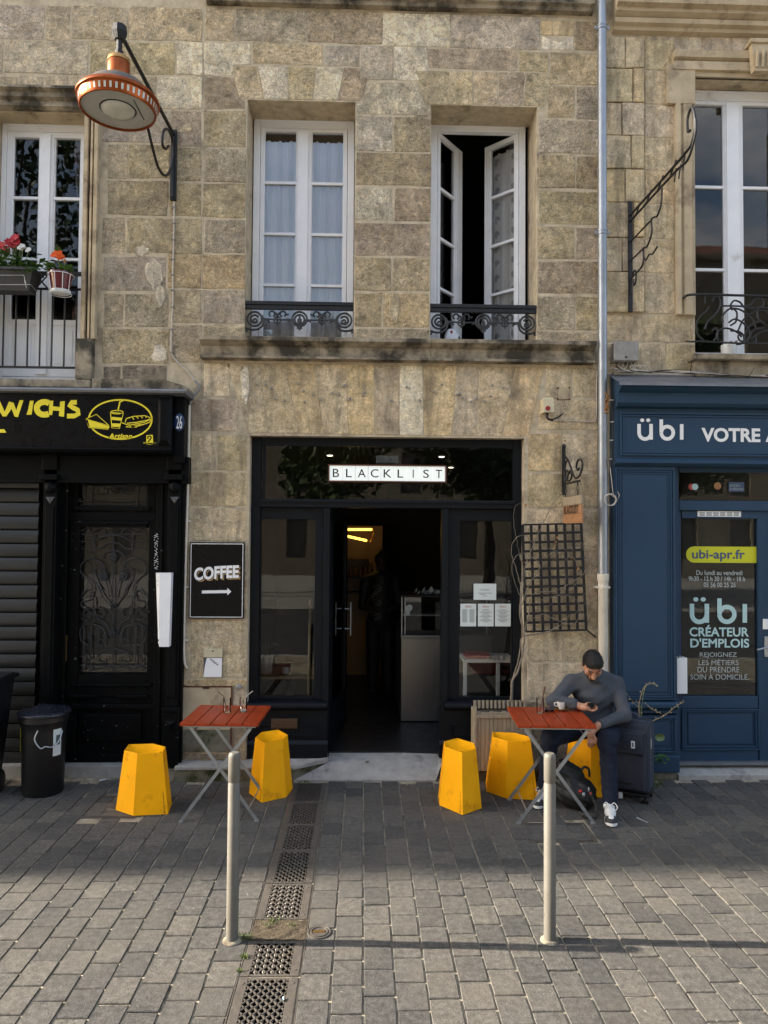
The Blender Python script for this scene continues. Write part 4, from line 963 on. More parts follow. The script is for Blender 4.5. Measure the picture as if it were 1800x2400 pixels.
for r in [(1416, 738, 1500, 800, 'T'), (1502, 740, 1625, 803, 'S'), (1416, 803, 1470, 868, 'S'), (1472, 804, 1560, 869, 'T'), (1562, 806, 1630, 868, 'O'), (1510, 84, 1640, 122, 'S'), (1642, 88, 1745, 126, 'P'), (1747, 92, 1860, 130, 'T'),
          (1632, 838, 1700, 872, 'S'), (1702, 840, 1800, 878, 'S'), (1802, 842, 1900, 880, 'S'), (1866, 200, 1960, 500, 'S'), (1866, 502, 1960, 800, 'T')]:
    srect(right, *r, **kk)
zc0, zc1 = F(1500, 82).z, F(1500, 6).z; h_ = zc1-zc0
MB().extr_x([(6.6, zc0), (6.55, zc0+.01), (6.54, zc0+h_*.12), (6.50, zc0+h_*.16), (6.49, zc0+h_*.28), (6.52, zc0+h_*.33), (6.46, zc0+h_*.42), (6.46, zc0+h_*.52), (6.41, zc0+h_*.56), (6.39, zc0+h_*.97), (6.45, zc1+.02), (6.6, zc1+.03)], F(1446, 40, 6.45).x, RX1).build('cornice', 'plaster', right)
# window surround
ax0 = F(1580, 400).x; w = RW[0]-ax0; za = F(1650, 250).z
pr = lambda x0, x1, w: [(x0, 6.62), (x0, 6.55), (x0+w*.22, 6.545), (x0+w*.26, 6.575), (x0+w*.36, 6.575), (x0+w*.42, 6.555), (x0+w*.8, 6.555), (x0+w*.84, 6.575), (x1, 6.58), (x1, 6.62)]
MB().extr_z(pr(ax0, RW[0], w), F(1600, 740).z, za-.003).build('jamb_mould', 'plaster', right)
MB().extr_z([(RW[1]+RW[0]-x, y) for x, y in pr(ax0, RW[0], w)], F(1600, 740).z, za-.003).build('jamb_mould', 'plaster', right)
ex0 = F(1560, 300).x
MB().box(ex0, RW[0]-.002, 6.555, 6.62, za, F(1650, 160).z, .004).build('ear', 'plaster', right)
zl0, zl1 = RW[3], F(1680, 128).z; H = zl1-zl0
MB().extr_x([(6.62, zl0), (6.575, zl0), (6.575, zl0+H*.18), (6.545, zl0+H*.2), (6.545, zl0+H*.55), (6.57, zl0+H*.62), (6.53, zl0+H*.68), (6.52, zl0+H*.95), (6.62, zl1)], F(1574, 150).x, RW[1]+w).build('lintel_mould', 'plaster', right)
k = MB(); a, b = F(1744, 160).x, F(1806, 160).x
k.prism([(a+.02, zl0-.01), (b-.02, zl0-.01), (b, zl1+.02), (a, zl1+.02)], 6.46, 6.52)
for i in range(4):
    x = a+.03+i*(b-a-.06)/3.6; k.tube([(x+.012, 6.455, zl0+.02), (x+.012, 6.44, zl1-.06)], .014, 8)
k.box(a-.02, b+.02, 6.44, 6.56, zl1+.021, zl1+.06, .008).build('keystone', 'plaster', right)
MB().box(RW[0]-.08, RW[1]+.08, 6.44, 6.8, RW[2]-.055, RW[2], .015).box(RW[0]-.04, RW[1]+.04, 6.52, 6.62, RW[2]-.2, RW[2]-.057, .006).build('window_sill', 'sill', right)
window(right, RW[0]+.005, RW[1]-.005, RW[2]+.002, RW[3]-.003, 6.79, 3, fr=.035, st=.035, mull=.17, curtain=None, head=.06)
# bowed iron balcony rail
br = part('balcony_rail', right, (RW[0], 6.4, RW[2]))
yb_ = 6.36; B_ = lambda x, y: F(x, y, yb_)
k = MB(); k.tube(smooth_path([F(1602, 698, 6.58), B_(1612, 692), B_(1640, 690), B_(1720, 692), B_(1860, 696), B_(1890, 700), F(1900, 708, 6.58)], 5), .0115, 8)
k.build('hand_rail', 'iron', br, 50)
MB().tube(smooth_path([F(1608, 800, 6.58), B_(1622, 801), B_(1640, 800), B_(1720, 804), B_(1860, 808), F(1895, 812, 6.58)], 5), .008, 8).build('rail', 'iron', br, 50)
SC = [[(1662, 718), (1655, 730), (1640, 742), (1632, 762), (1636, 785), (1650, 799)], [(1668, 708), (1675, 696), (1686, 700), (1688, 716), (1678, 735), (1658, 755), (1652, 772)], [(1690, 717), (1720, 717), (1754, 717), (1768, 703), (1782, 700), (1790, 712), (1785, 722)],
      [(1694, 755), (1694, 740), (1710, 724), (1735, 726), (1760, 745), (1772, 770)], [(1708, 756), (1722, 748), (1742, 757), (1755, 775), (1756, 790), (1745, 802), (1733, 797), (1730, 787), (1738, 784)], [(1668, 775), (1678, 770), (1682, 785), (1672, 799)],
      [(1683, 798), (1680, 782), (1694, 770), (1715, 772), (1732, 782), (1738, 790)], [(1790, 770), (1768, 773), (1758, 786), (1764, 800), (1776, 802)], [(1775, 745), (1776, 725), (1790, 715)], [(1790, 758), (1778, 750), (1776, 738)]]
for p in SC: MB().tube(smooth_path([B_(x, y) for x, y in p], 5), .0085, 7).build('scroll', 'iron', br, 50)
for p in SC[2:]: MB().tube(smooth_path([B_(3502-x, y+5) for x, y in p], 5), .0085, 7).build('scroll', 'iron', br, 50)
x = B_(1655, 700); MB().tube([B_(1652, 693), B_(1652, 712)], .007, 6).build('rail_stay', 'iron', br)

# ---- blue shopfront
rb = part('shop_front', right, (3, 6.5, 0))
yp = 6.46
def bl(name, x0, y0, x1, y1, ya, yb, m='blue', ch=.006, Yp=None): a, b, c, d = RC(x0, y0, x1, y1, Yp or ya); return MB().box(a, b, ya, yb, c, d, ch).build(name, m, rb)
fx0 = F(1441, 1000, yp).x; FX1 = 6.0
zz = lambda y, Y=6.4: F(1500, y, Y).z
MB().extr_x([(6.7, zz(1090)), (yp, zz(1090)), (yp, zz(955)), (6.40, zz(952)), (6.37, zz(945)), (6.37, zz(922)), (6.33, zz(917)), (6.30, zz(912)), (6.27, zz(903, 6.27)), (6.27, zz(898, 6.27)), (6.6, zz(880, 6.6)), (6.7, zz(880, 6.6))], fx0, FX1).build('fascia', 'blue', rb)
MB().add([(fx0-.03, 6.26, zz(898, 6.27)+.004), (FX1, 6.26, zz(898, 6.27)+.004), (FX1, 6.6, zz(878, 6.6)), (fx0-.03, 6.6, zz(878, 6.6)), (fx0-.03, 6.26, zz(898, 6.27)-.02), (FX1, 6.26, zz(898, 6.27)-.02)], [(0, 1, 2, 3), (4, 5, 1, 0)]).build('zinc_flashing', 'zinc', rb)
r = MB(); x0, x1 = F(1452, 1000, yp).x, FX1-.1; z0, z1 = zz(1068, yp), zz(967, yp)
for i, (dd, pr_) in enumerate(((0, .022), (.022, .012))):
    t = .016
    r.box(x0+dd, x1-dd, yp-pr_, yp+.001, z1-dd-t, z1-dd, .004).box(x0+dd, x1-dd, yp-pr_, yp+.001, z0+dd, z0+dd+t, .004).box(x0+dd, x0+dd+t, yp-pr_+.001, yp+.001, z0+dd+t, z1-dd-t, .004).box(x1-dd-t, x1-dd, yp-pr_+.001, yp+.001, z0+dd+t, z1-dd-t, .004)
r.build('fascia_moulding', 'blue', rb)
MB().extr_x([(6.6, zz(1072)), (yp-.02, zz(1074)), (yp-.035, zz(1078)), (yp-.035, zz(1084)), (yp-.01, zz(1089)), (6.6, zz(1091))], fx0-.004, FX1).build('fascia_moulding', 'blue', rb)
yt = yp-.004
def tl(txt, x0, y0, x1, y1, m='white', Y=yt, **k): a, b, c, d = RC(x0, y0, x1, y1, Y); return letters('lettering', txt, (a, b, c, d), m, rb, Y=Y, **k)
def ubi(x0, y0, x1, y1, m, Y):
    """the rounded u-umlaut, b and dotless i, drawn as strokes"""
    X = lambda u: x0+(x1-x0)*u; Z = lambda v: y0+(y1-y0)*v; w = (F(x1, y0, Y).x-F(x0, y0, Y).x)*.078
    def st(p, cnt=[0]):
        cnt[0] += 1; q = [F(X(a), Z(b), Y)-Vector((0, .0006*(cnt[0] % 5), 0)) for a, b in p]; L, Rr = [], []
        for i, v in enumerate(q):
            t = (q[min(i+1, len(q)-1)]-q[max(i-1, 0)]).normalized(); n = Vector((-t.z, 0, t.x)); L.append(v+n*w/2); Rr.append(v-n*w/2)
        MB().add(L+Rr, [(i, i+1, len(q)+i+1, len(q)+i) for i in range(len(q)-1)]).build('lettering', m, rb)
    ar = lambda cx, cy, rx, ry, a0, a1, n=16: [(cx+rx*math.cos(a0+(a1-a0)*i/n), cy+ry*math.sin(a0+(a1-a0)*i/n)) for i in range(n+1)]
    st([(.035, .25), (.035, .62)]+ar(.165, .66, .13, .30, PI, PI*.0, 14)[0:]+[(.295, .25)]); st([(.295, .6), (.295, .99)])
    for u in (.10, .23): MB().add([F(X(u+.045*math.cos(a*PI/8)), Z(.08+.085*math.sin(a*PI/8)), Y)-Vector((0, .0035, 0)) for a in range(16)], [tuple(range(16))]).build('lettering', m, rb)
    st([(.515, .04), (.515, .66)]); st([(x, y) for x, y in ar(.645, .665, .13, .29, -PI, PI, 26)]); st([(.96, .26), (.96, .99)])
ubi(1494, 981, 1602, 1031, 'white', yt); tl('VOTRE', 1644, 1003, 1782, 1036, offset=.035); tl('AGENCE', 1794, 1004, 1960, 1037, offset=.035)
# pilaster with sunk panel, sill, pedestal
bl('pilaster', 1439, 1092, 1584, 1642, 6.48, 6.7); px_ = 6.48
def frame_px(x0, y0, x1, y1, Y, n=3, t=.014, step=.02, up=.02):
    r = MB(); a, b, c, d = RC(x0, y0, x1, y1, Y)
    for i in range(n):
        q = i*step; p = up*(1-i/n)
        r.box(a+q, b-q, Y-p, Y+.002, d-q-t, d-q, .004).box(a+q, b-q, Y-p, Y+.002, c+q, c+q+t, .004).box(a+q, a+q+t, Y-p+.001, Y+.002, c+q+t, d-q-t, .004).box(b-q-t, b-q, Y-p+.001, Y+.002, c+q+t, d-q-t, .004)
    return r.build('panel_moulding', 'blue', rb)
frame_px(1442, 1098, 1580, 1640, px_, 3); bl('raised_panel', 1459, 1114, 1563, 1622, 6.472, 6.482)
MB().extr_x([(6.6, zz(1647)), (6.44, zz(1649)), (6.42, zz(1653)), (6.42, zz(1660)), (6.45, zz(1664)), (6.47, zz(1670)), (6.47, zz(1676)), (6.6, zz(1676))], F(1438, 1660, 6.42).x, F(1592, 1660, 6.42).x).build('pilaster_sill', 'blue', rb)
bl('pedestal', 1439, 1677, 1588, 1772, 6.47, 6.7); frame_px(1446, 1680, 1583, 1763, 6.47, 2); bl('raised_panel', 1466, 1692, 1568, 1748, 6.462, 6.472)
bl('plinth', 1438, 1772, 1594, 1812, 6.43, 6.7, ch=.01)
# door
yo = 6.60
D_ = lambda n, x0, y0, x1, y1, ya=yo, yb=6.68, m='blue', ch=.005: bl(n, x0, y0, x1, y1, ya, yb, m, ch)
D_('door_frame', 1582, 1092, 1592, 1790, 6.56); D_('frame_head', 1592, 1092, 1905, 1108); D_('transom_rail', 1592, 1174, 1905, 1197, 6.57); D_('door_stile', 1592, 1197, 1597, 1788); D_('door_stile', 1778, 1197, 1822, 1788); D_('door_rail', 1598, 1197, 1777, 1215); D_('door_rail', 1598, 1632, 1777, 1660); D_('door_rail', 1598, 1757, 1777, 1788)
D_('door_panel', 1598, 1660, 1777, 1757, yo+.012); frame_px(1597, 1661, 1779, 1757, yo+.001, 2); D_('raised_panel', 1613, 1672, 1764, 1744, yo+.002, yo+.02)
D_('transom_pane', 1592, 1109, 1905, 1173, 6.63, 6.637, 'shop_pane', 0); D_('door_pane', 1598, 1216, 1777, 1631, 6.63, 6.637, 'shop_pane', 0)
D_('door_frame', 1823, 1197, 1832, 1790, 6.56); D_('side_panel', 1833, 1560, 1905, 1790); D_('side_pane', 1833, 1198, 1905, 1559, 6.63, 6.637, 'shop_pane', 0)
D_('threshold', 1590, 1787, 1905, 1794, 6.55, 6.7, 'zinc', .002)
D_('vent', 1635, 1198, 1737, 1211, yo-.008, yo, 'white', .002)
for i in range(6):
    for j in range(3): D_('vent_slot', 1640+i*16, 1201+j*3, 1652+i*16, 1202.6+j*3, yo-.0095, yo-.0075, 'ink', 0)
# door glass vinyl
yv = 6.626
a, b, c, d = RC(1608, 1281, 1776, 1319, yv); rr_ = (d-c)/2
MB().add([(a+rr_-rr_*math.sin(PI*i/12), yv, c+rr_-rr_*math.cos(PI*i/12)) for i in range(13)]+[(b, yv, d), (b, yv, c)], [tuple(range(15))]).build('web_banner', 'lime', rb)
tv = lambda t, x0, y0, x1, y1, m, **k: tl(t, x0, y0, x1, y1, m, Y=yv-.002, **k)
tv('ubi-apr.fr', 1622, 1288, 1746, 1316, 'blue_ink', offset=.02)
tv('Du lundi au vendredi', 1632, 1337, 1740, 1348, 'grey_print', offset=.012); tv('9h30 - 12 h 30 / 14h - 18 h', 1614, 1351, 1746, 1362, 'grey_print', offset=.012); tv('05 56 00 25 25', 1649, 1365, 1724, 1376, 'grey_print', offset=.012)
ubi(1617, 1400, 1751, 1460, 'teal_print', yv-.002); tv('CRÉATEUR', 1616, 1465, 1755, 1492, 'teal_print', offset=.025); tv("D'EMPLOIS", 1618, 1496, 1756, 1518, 'teal_print', offset=.025)
for t, x0, x1, y0, y1 in (('REJOIGNEZ', 1640, 1727, 1529, 1543), ('LES MÉTIERS', 1637, 1731, 1544, 1559), ('DU PRENDRE', 1635, 1733, 1563, 1576), ('SOIN À DOMICILE.', 1618, 1755, 1577, 1593)): tv(t, x0, y0, x1, y1, 'grey_print')
for (x, y, r, m) in ((1621, 1141, .03, 'red_ink'), (1629, 1141, .03, 'teal_print'), (1682, 1139, .035, 'rope_wood')):
    p = F(x, y, yv); MB().add([(p.x+r*math.cos(i*PI/8), yv, p.z+r*math.sin(i*PI/8)) for i in range(16)], [tuple(range(16))]).build('sticker', m, rb); yv -= .0005
a, b, c, d = RC(1708, 1130, 1744, 1152, yv); MB().quad((a, yv, c), (b, yv, c), (b, yv, d), (a, yv, d)).build('sticker', 'blue_ink', rb); tl('SERVICES À\nLA PERSONNE', 1710, 1134, 1742, 1149, 'grey_print', Y=yv-.002)
D_('lock_plate', 1792, 1492, 1806, 1540, yo-.012, yo, 'steel', .004); D_('key_pad', 1789, 1451, 1810, 1475, yo-.012, yo, 'white', .004)
k = MB(); k.tube([F(1797, 1518, yo-.01), F(1797, 1518, yo-.05), F(1775, 1523, yo-.055)], .009, 8).build('door_handle', 'steel', rb, 40)
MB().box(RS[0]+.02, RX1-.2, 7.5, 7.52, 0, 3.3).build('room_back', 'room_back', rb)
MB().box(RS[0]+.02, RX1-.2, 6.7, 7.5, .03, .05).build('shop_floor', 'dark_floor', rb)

# neighbouring houses up and down the street (they cast the shade on the pavement)
def neighbour(x0, x1, label):
    h = thing('stone_house', label, 'house', ((x0+x1)/2, 6.6, 0), 'houses along the terrace outside the view')
    n = max(2, int((x1-x0)/2.2)); holes = []
    for f in range(4):
        for i in range(n):
            xc = x0+(i+.5)*(x1-x0)/n; holes.append((xc-.5, xc+.5, 1.0+3.3*f, 3.0+3.3*f))
    wall_holes(x0, x1, -.2, HT, holes, 6.6, 7.01).build('wall', 'opp_stone', h)
    for q in holes:
        MB().box(q[0], q[1], 6.9, 6.95, q[2], q[3]).build('window', 'dark_glass', h)
    roof(h, x0, x1); MB().box(x0, x1, 13.5, 14, 0, HT).build('rear_wall', 'opp_stone', h)
for a, b in ((-16, -5.602), (-28, -16.002), (-42, -28.002), (6.202, 16)): neighbour(a, b, 'plain stone terrace house further along the street')

# ================================================================== STREET FURNITURE AND FITTINGS
# ---- doorway ramp and ledges
def solid(name, top, z0, m, kind=True):
    """top: list of (x,y,z) anticlockwise; closed down to z0"""
    n = len(top); vs = list(top)+[(x, y, z0) for x, y, z in top]
    o = MB().add(vs, [tuple(range(n)), tuple(range(2*n-1, n-1, -1))]+[(i+n, (i+1) % n+n, (i+1) % n, i) for i in range(n)]).build(name, m)
    return struct(o) if kind else o
solid('door_ramp', [(-.60, 6.43, .012), (.66, 6.42, .012), (.74, 6.62, .105), (.74, 6.9, .149), (-.30, 6.9, .149), (-.31, 6.62, .105)], -.05, 'concrete')
solid('wall_ledge', [(F(408, 1825, 6.45).x, 6.44, .115), (-.62, 6.44, .10), (-.315, 6.625, .135), (-.315, 6.73, .135), (XL-.18, 6.73, .125)], -.05, 'moss')
solid('ledge_slab', [(F(410, 1825, 6.45).x, 6.425, .128), (-.60, 6.425, .12), (-.308, 6.62, .152), (-.308, 6.70, .152), (XL-.15, 6.70, .14)], .105, 'concrete')
solid('planter_ledge', [(.70, 6.40, .10), (1.62, 6.40, .10), (1.62, 6.63, .11), (.745, 6.63, .11)], -.05, 'soil')
solid('blue_shop_step', [(F(1590, 1825, 6.45).x, 6.44, .04), (6.0, 6.44, .04), (6.0, 6.7, .085), (F(1590, 1825, 6.45).x, 6.7, .085)], -.05, 'concrete')
solid('plinth_stone', [(2.16, 6.46, .06), (F(1588, 1825, 6.45).x, 6.46, .06), (F(1588, 1825, 6.45).x, 6.7, .06), (2.16, 6.7, .06)], -.05, 'moss')

# ---- bollards
bo = thing('bollard', 'slim cream painted steel bollard in front of the table with two empty glasses', 'bollard', (-.69, 3.95, 0), 'cream bollards on the pavement')
MB().lathe([(.0325, -.05), (.0325, .84), (.029, .845), (.029, .853), (.0325, .858), (.0325, .985), (.0305, .998), (.024, 1.006), (.0, 1.009)], (-.69, 3.95, 0), 28).build('post', 'bollard', bo, 40)
MB().lathe([(.0345, .001), (.052, .001), (.05, .006), (.0345, .012)], (-.69, 3.95, 0), 20).build('footing', 'sand', bo, 50)
b2 = copy_tree(bo); b2.location = (1.027, 3.925, 0); b2.rotation_euler.z = 1.9
b2['label'] = 'slim cream painted steel bollard in front of the table where the man sits'

# ---- drain covers, valve cover, manholes
def drain_cover(y0, y1, label):
    g = thing('drain_cover', label, 'drain cover', (-.45, (y0+y1)/2, 0), 'cast iron channel covers')
    x0, x1 = -.602, -.298
    MB().box(x0+.006, x1-.006, y0+.003, y1-.003, -.03, -.008).build('plate', 'cast_cover', g)
    b = MB(); b.box(x0+.006, x0+.052, y0+.003, y1-.003, -.02, -.001, .003).box(x1-.052, x1-.006, y0+.003, y1-.003, -.02, -.001, .003)
    b.box(x0+.053, x1-.053, y0+.003, y0+.02, -.02, -.002, .003).box(x0+.053, x1-.053, y1-.02, y1-.003, -.02, -.002, .003); b.build('rim', 'cast_cover', g)
    a0, a1, c0, c1 = x0+.053, x1-.053, y0+.021, y1-.021
    st = .0425
    def clip(p, d):
        t0, t1 = -9, 9
        for pp, dd, lo, hi in ((p[0], d[0], a0, a1), (p[1], d[1], c0, c1)):
            u, v = sorted(((lo-pp)/dd, (hi-pp)/dd)); t0, t1 = max(t0, u), min(t1, v)
        return (t0, t1) if t1-t0 > .01 else None
    r = MB()
    for s in (1, -1):
        k = -20
        while k < 20:
            p = ((a0+a1)/2+k*st, (c0+c1)/2); d = (.66, .75*s); q = clip(p, d)
            if q: r.bar((p[0]+d[0]*q[0], p[1]+d[1]*q[0], -.005), (p[0]+d[0]*q[1], p[1]+d[1]*q[1], -.005), .0065, .008, (0, 0, 1))
            k += 1
    nx, ny = int((a1-a0)/st), int((c1-c0)/.048)
    for i in range(nx+1):
        for j in range(ny+1):
            x, y = a0+.02+i*st, c0+.024+j*.048
            if x < a1-.01 and y < c1-.012: r.add([(x-.012, y, -.008), (x, y-.013, -.008), (x+.012, y, -.008), (x, y+.013, -.008), (x, y, -.001)], [(0, 1, 4), (1, 2, 4), (2, 3, 4), (3, 0, 4)])
    r.build('diamond_ribs', 'cast_cover', g)
    for x in (x0+.03, x1-.03):
        for y in (y0+.05, y1-.05): MB().lathe([(.010, -.001), (.010, .0005), (.006, .001), (.0, .001)], (x, y, 0), 10).build('bolt', 'cast_cover', g)
struct(MB().box(-.61, -.293, 2.2, 6.42, -.06, -.028).build('drain_channel', 'soil'))
for y in (-.6065, -.2965): struct(MB().box(y, y+.005, 2.2, 6.42, -.06, -.002).build('channel_edge', 'cast_cover'))
ys_ = [(2.25, 2.71), (2.715, 3.17), (3.175, 3.635), (3.64, 3.95), (4.165, 4.585), (4.59, 5.05), (5.055, 5.49), (5.495, 5.945), (5.95, 6.40)]
lb = ['worn diamond ribbed drain cover running out past the first cover', 'worn diamond ribbed drain cover well before the bollards', 'sunlit diamond ribbed drain cover before the two bollards', 'short sunlit drain cover beside the foot of the bollard',
      'rusty drain cover just beyond the patch of dirt', 'rusty drain cover half in the shade line', 'shaded drain cover second from the dirt patch', 'shaded drain cover beside the yellow stool by the ramp', 'shaded drain cover touching the concrete door ramp']
for (a, b), l in zip(ys_, lb): drain_cover(a, b, l)
dp = MB(); rr2 = random.Random(8); n = 9; vs = []
for j in range(n):
    for i in range(n): vs.append((-.60+.30*i/8, 3.955+.205*j/8, -.006+rr2.uniform(0, .008)))
dp.add(vs, [(j*n+i, j*n+i+1, (j+1)*n+i+1, (j+1)*n+i) for j in range(n-1) for i in range(n-1)])
o = dp.build('dirt_patch', 'soil'); struct(o)
w = MB()
def tuft(mb, x, y, n, h, r):
    for k in range(n):
        a = rr2.uniform(0, 6.28); d = rr2.uniform(0, r); px, py = x+d*math.cos(a), y+d*math.sin(a); l = h*rr2.uniform(.5, 1); b = rr2.uniform(0, 6.28); t = l*.7
        mb.add([(px-.003*math.sin(b), py+.003*math.cos(b), -.01), (px+.003*math.sin(b), py-.003*math.cos(b), -.01), (px+t*math.cos(b), py+t*math.sin(b), l)], [(0, 1, 2)])
for x, y, n, h, r in ((-.63, 3.98, 140, .02, .05), (-.60, 3.80, 70, .02, .025), (-.50, 4.14, 70, .022, .06), (-.38, 4.1, 40, .016, .05), (-.50, 6.43, 110, .03, .09), (-.605, 3.68, 30, .018, .02), (2.52, 6.35, 240, .09, .14), (1.45, 6.42, 60, .03, .2)): tuft(w, x, y, n, h, r)
o = w.build('weeds', 'grass'); o['kind'] = 'stuff'; o['label'] = 'small green weeds and moss growing in the pavement joints'; o['category'] = 'weeds'
vc = thing('valve_cover', 'small round iron valve cover set in the paving beside the drain', 'valve cover', (-.227, 4.026, 0))
MB().lathe([(.066, -.02), (.066, .004), (.058, .005), (.054, .002), (.0, .002)], (-.227, 4.026, 0), 32).build('ring', 'cast_cover', vc, 40)
MB().lathe([(.050, .002), (.050, .0065), (.042, .007), (.042, .003), (.0, .003)], (-.227, 4.026, 0), 28).build('lid', 'cast_cover', vc, 40)
MB().box(-.259, -.195, 4.016, 4.036, .003, .007, .002).build('bar', 'brass', vc)
def manhole(x0, x1, y0, y1, label, cuts):
    g = thing('manhole_cover', label, 'manhole cover', ((x0+x1)/2, (y0+y1)/2, 0))
    f = MB()
    for t in (0, .022):
        f.box(x0+t, x1-t, y0+t, y0+t+.008, -.03, .001).box(x0+t, x1-t, y1-t-.008, y1-t, -.03, .001).box(x0+t, x0+t+.008, y0+t+.008, y1-t-.008, -.03, .001).box(x1-t-.008, x1-t, y0+t+.008, y1-t-.008, -.03, .001)
    f.build('frame', 'cast_cover', g)
    for (a, b, c, d) in cuts: MB().box(x0+.033+(x1-x0-.066)*a+.003, x0+.033+(x1-x0-.066)*b-.003, y0+.033+(y1-y0-.066)*c+.003, y0+.033+(y1-y0-.066)*d-.003, -.03, -.002, .003).build('paver_infill', 'paver', g)
    MB().box(x0+.01, x1-.01, y0+.01, y1-.01, -.05, -.02).build('tray', 'soil', g)
manhole(1.198, 1.70, 5.165, 5.50, 'paved manhole cover in front of the table where the man sits', [(0, .3, 0, .45), (.3, .72, 0, .6), (.72, 1, 0, .5), (0, .3, .45, 1), (.3, .72, .6, 1), (.72, 1, .5, 1)])
manhole(-2.19, -1.74, 5.64, 6.11, 'paved manhole cover under the yellow stool by the black door', [(0, .35, 0, .4), (.35, 1, 0, .35), (0, .5, .4, .7), (.5, 1, .35, .7), (0, .3, .7, 1), (.3, 1, .7, 1)])

# ---- yellow stools
def make_stool():
    s = thing('stool', '', 'stool', (0, 0, 0), 'yellow faceted stools')
    base = [(-.05, -.18), (.21, -.18), (.21, .04), (.05, .18), (-.21, .18), (-.21, -.04)]
    H = .462; k = .735; n = 6
    rings = [([(x, y) for x, y in base], 0), ([(x*(1-(1-k)*.985), y*(1-(1-k)*.985)) for x, y in base], H-.006), ([(x*k*.985, y*k*.985) for x, y in base], H), ([(x*k*.93, y*k*.93) for x, y in base], H-.003)]
    vs = []; fs = []
    for rg, z in rings: vs += [(x, y, z) for x, y in rg]
    for r in range(3): fs += [(r*n+i, r*n+(i+1) % n, (r+1)*n+(i+1) % n, (r+1)*n+i) for i in range(n)]
    fs.append(tuple(range(n))[::-1])
    MB().add(vs, fs).build('body', 'yellow', s)
    # dished seat
    m = MB(); N_ = 24; hexr = []
    import bisect
    pts = [Vector((x*k*.93, y*k*.93)) for x, y in base]
    for i in range(N_):
        a = 2*PI*i/N_; d = Vector((math.cos(a), math.sin(a)))
        best = 1
        for j in range(6):
            p, q = pts[j], pts[(j+1) % 6]; e = q-p; den = d.x*(-e.y)+d.y*e.x
            if abs(den) < 1e-9: continue
            t = (p.x*(-e.y)+p.y*e.x)/den; u = (d.x*p.y-d.y*p.x)/den
            if t > 0 and -.001 <= u <= 1.001: best = min(best, t)
        hexr.append((a, best))
    vs = []
    for f, z in ((1, -.003), (.93, -.010), (.8, -.020), (.55, -.032), (.25, -.038), (0.02, -.039)):
        for a, r in hexr: vs.append((r*f*math.cos(a), r*f*math.sin(a), H+z))
    m.add(vs, [(r*N_+i, r*N_+(i+1) % N_, (r+1)*N_+(i+1) % N_, (r+1)*N_+i) for r in range(5) for i in range(N_)]+[tuple(5*N_+i for i in range(N_))])
    m.build('seat', 'yellow', s, 50)
    p = MB(); rk = random.Random(2)
    for i in range(22):                        # small line of print up the edge of the wide facet
        z = .03+i*.0065; t = z/H; f = 1-(1-k)*t; x = .185*f; y = -.18*f-.0012; l = rk.uniform(.002, .004)
        p.add([(x-l, y, z), (x+l, y, z), (x+l, y, z+.0035), (x-l, y, z+.0035)], [(0, 1, 2, 3)])
    x, y, z = .183, -.1806, .012; p.add([(x-.009, y-.001, z), (x+.009, y-.001, z), (x, y+.0025-.001, z+.014)], [(0, 1, 2)])
    p.build('print', 'print', s)
    return s
st0 = make_stool()
for i, (x, y, a, l) in enumerate([(-1.735, 5.85, 7, 'yellow faceted plastic stool standing alone before the black door'), (-.77, 6.20, -58, 'yellow faceted plastic stool between the empty table and the ramp'), (.805, 5.93, -52, 'yellow faceted plastic stool nearest the cafe doorway, clear of the table'),
                                  (1.28, 6.17, -8, 'yellow faceted plastic stool in front of the wooden planter'), (1.985, 6.20, -4, 'yellow faceted plastic stool the man sits on')]):
    o = st0 if i == 0 else copy_tree(st0)
    o.location = (x, y, .002); o.rotation_euler.z = rad(a); o['label'] = l

# ---- tables
TZ = .755
def make_table():
    t = thing('cafe_table', '', 'table', (0, 0, 0), 'folding slatted cafe tables')
    w = .598/5
    for i in range(5):
        x0 = -.299+i*w
        MB().box(x0+.0025, x0+w-.0025, -.29, .29, TZ-.024, TZ, .006).build('slat', 'table_wood', t)
    f = MB()
    for y in (-.235, .235): f.box(-.27, .27, y-.014, y+.014, TZ-.042, TZ-.0245, .002)
    f.build('top_rail', 'steel', t)
    zt = TZ-.045
    for s, nm, yy in ((1, 'a', (-.255, .225)), (-1, 'b', (-.235, .205))):
        for y in yy:
            l = MB(); y += .0 if s == 1 else .012
            l.bar((-s*.285, y, .012), (s*.235, y, zt), .024, .007)
            l.box(-s*.285-.018, -s*.285+.018, y-.010, y+.010, .0005, .012, .003)
            l.lathe([(.008, 0), (.008, .006), (.0, .007)], (0, y-.004, .012+(zt-.012)*.548), 8, (0, -1, 0))
            l.lathe([(.006, 0), (.006, .006), (.0, .007)], (s*.12, y-.004, .012+(zt-.012)*.78), 8, (0, -1, 0))
            l.build('leg', 'steel', t)
        MB().tube([(-s*.225, yy[0], .10), (-s*.225, yy[1], .10)], .006, 8).build('cross_rod', 'steel', t); MB().tube([(s*.21, yy[0], zt-.03), (s*.21, yy[1], zt-.03)], .006, 8).build('cross_rod', 'steel', t)
    return t
t0 = make_table(); t0.location = (-1.07, 5.785, 0); t0.rotation_euler.z = rad(-2.5); t0['label'] = 'red slatted folding table with two empty glasses on it'
t1 = copy_tree(t0); t1.location = (1.495, 5.72, 0); t1.rotation_euler.z = rad(-3.2); t1['label'] = 'red slatted folding table with a coffee cup, in front of the man'
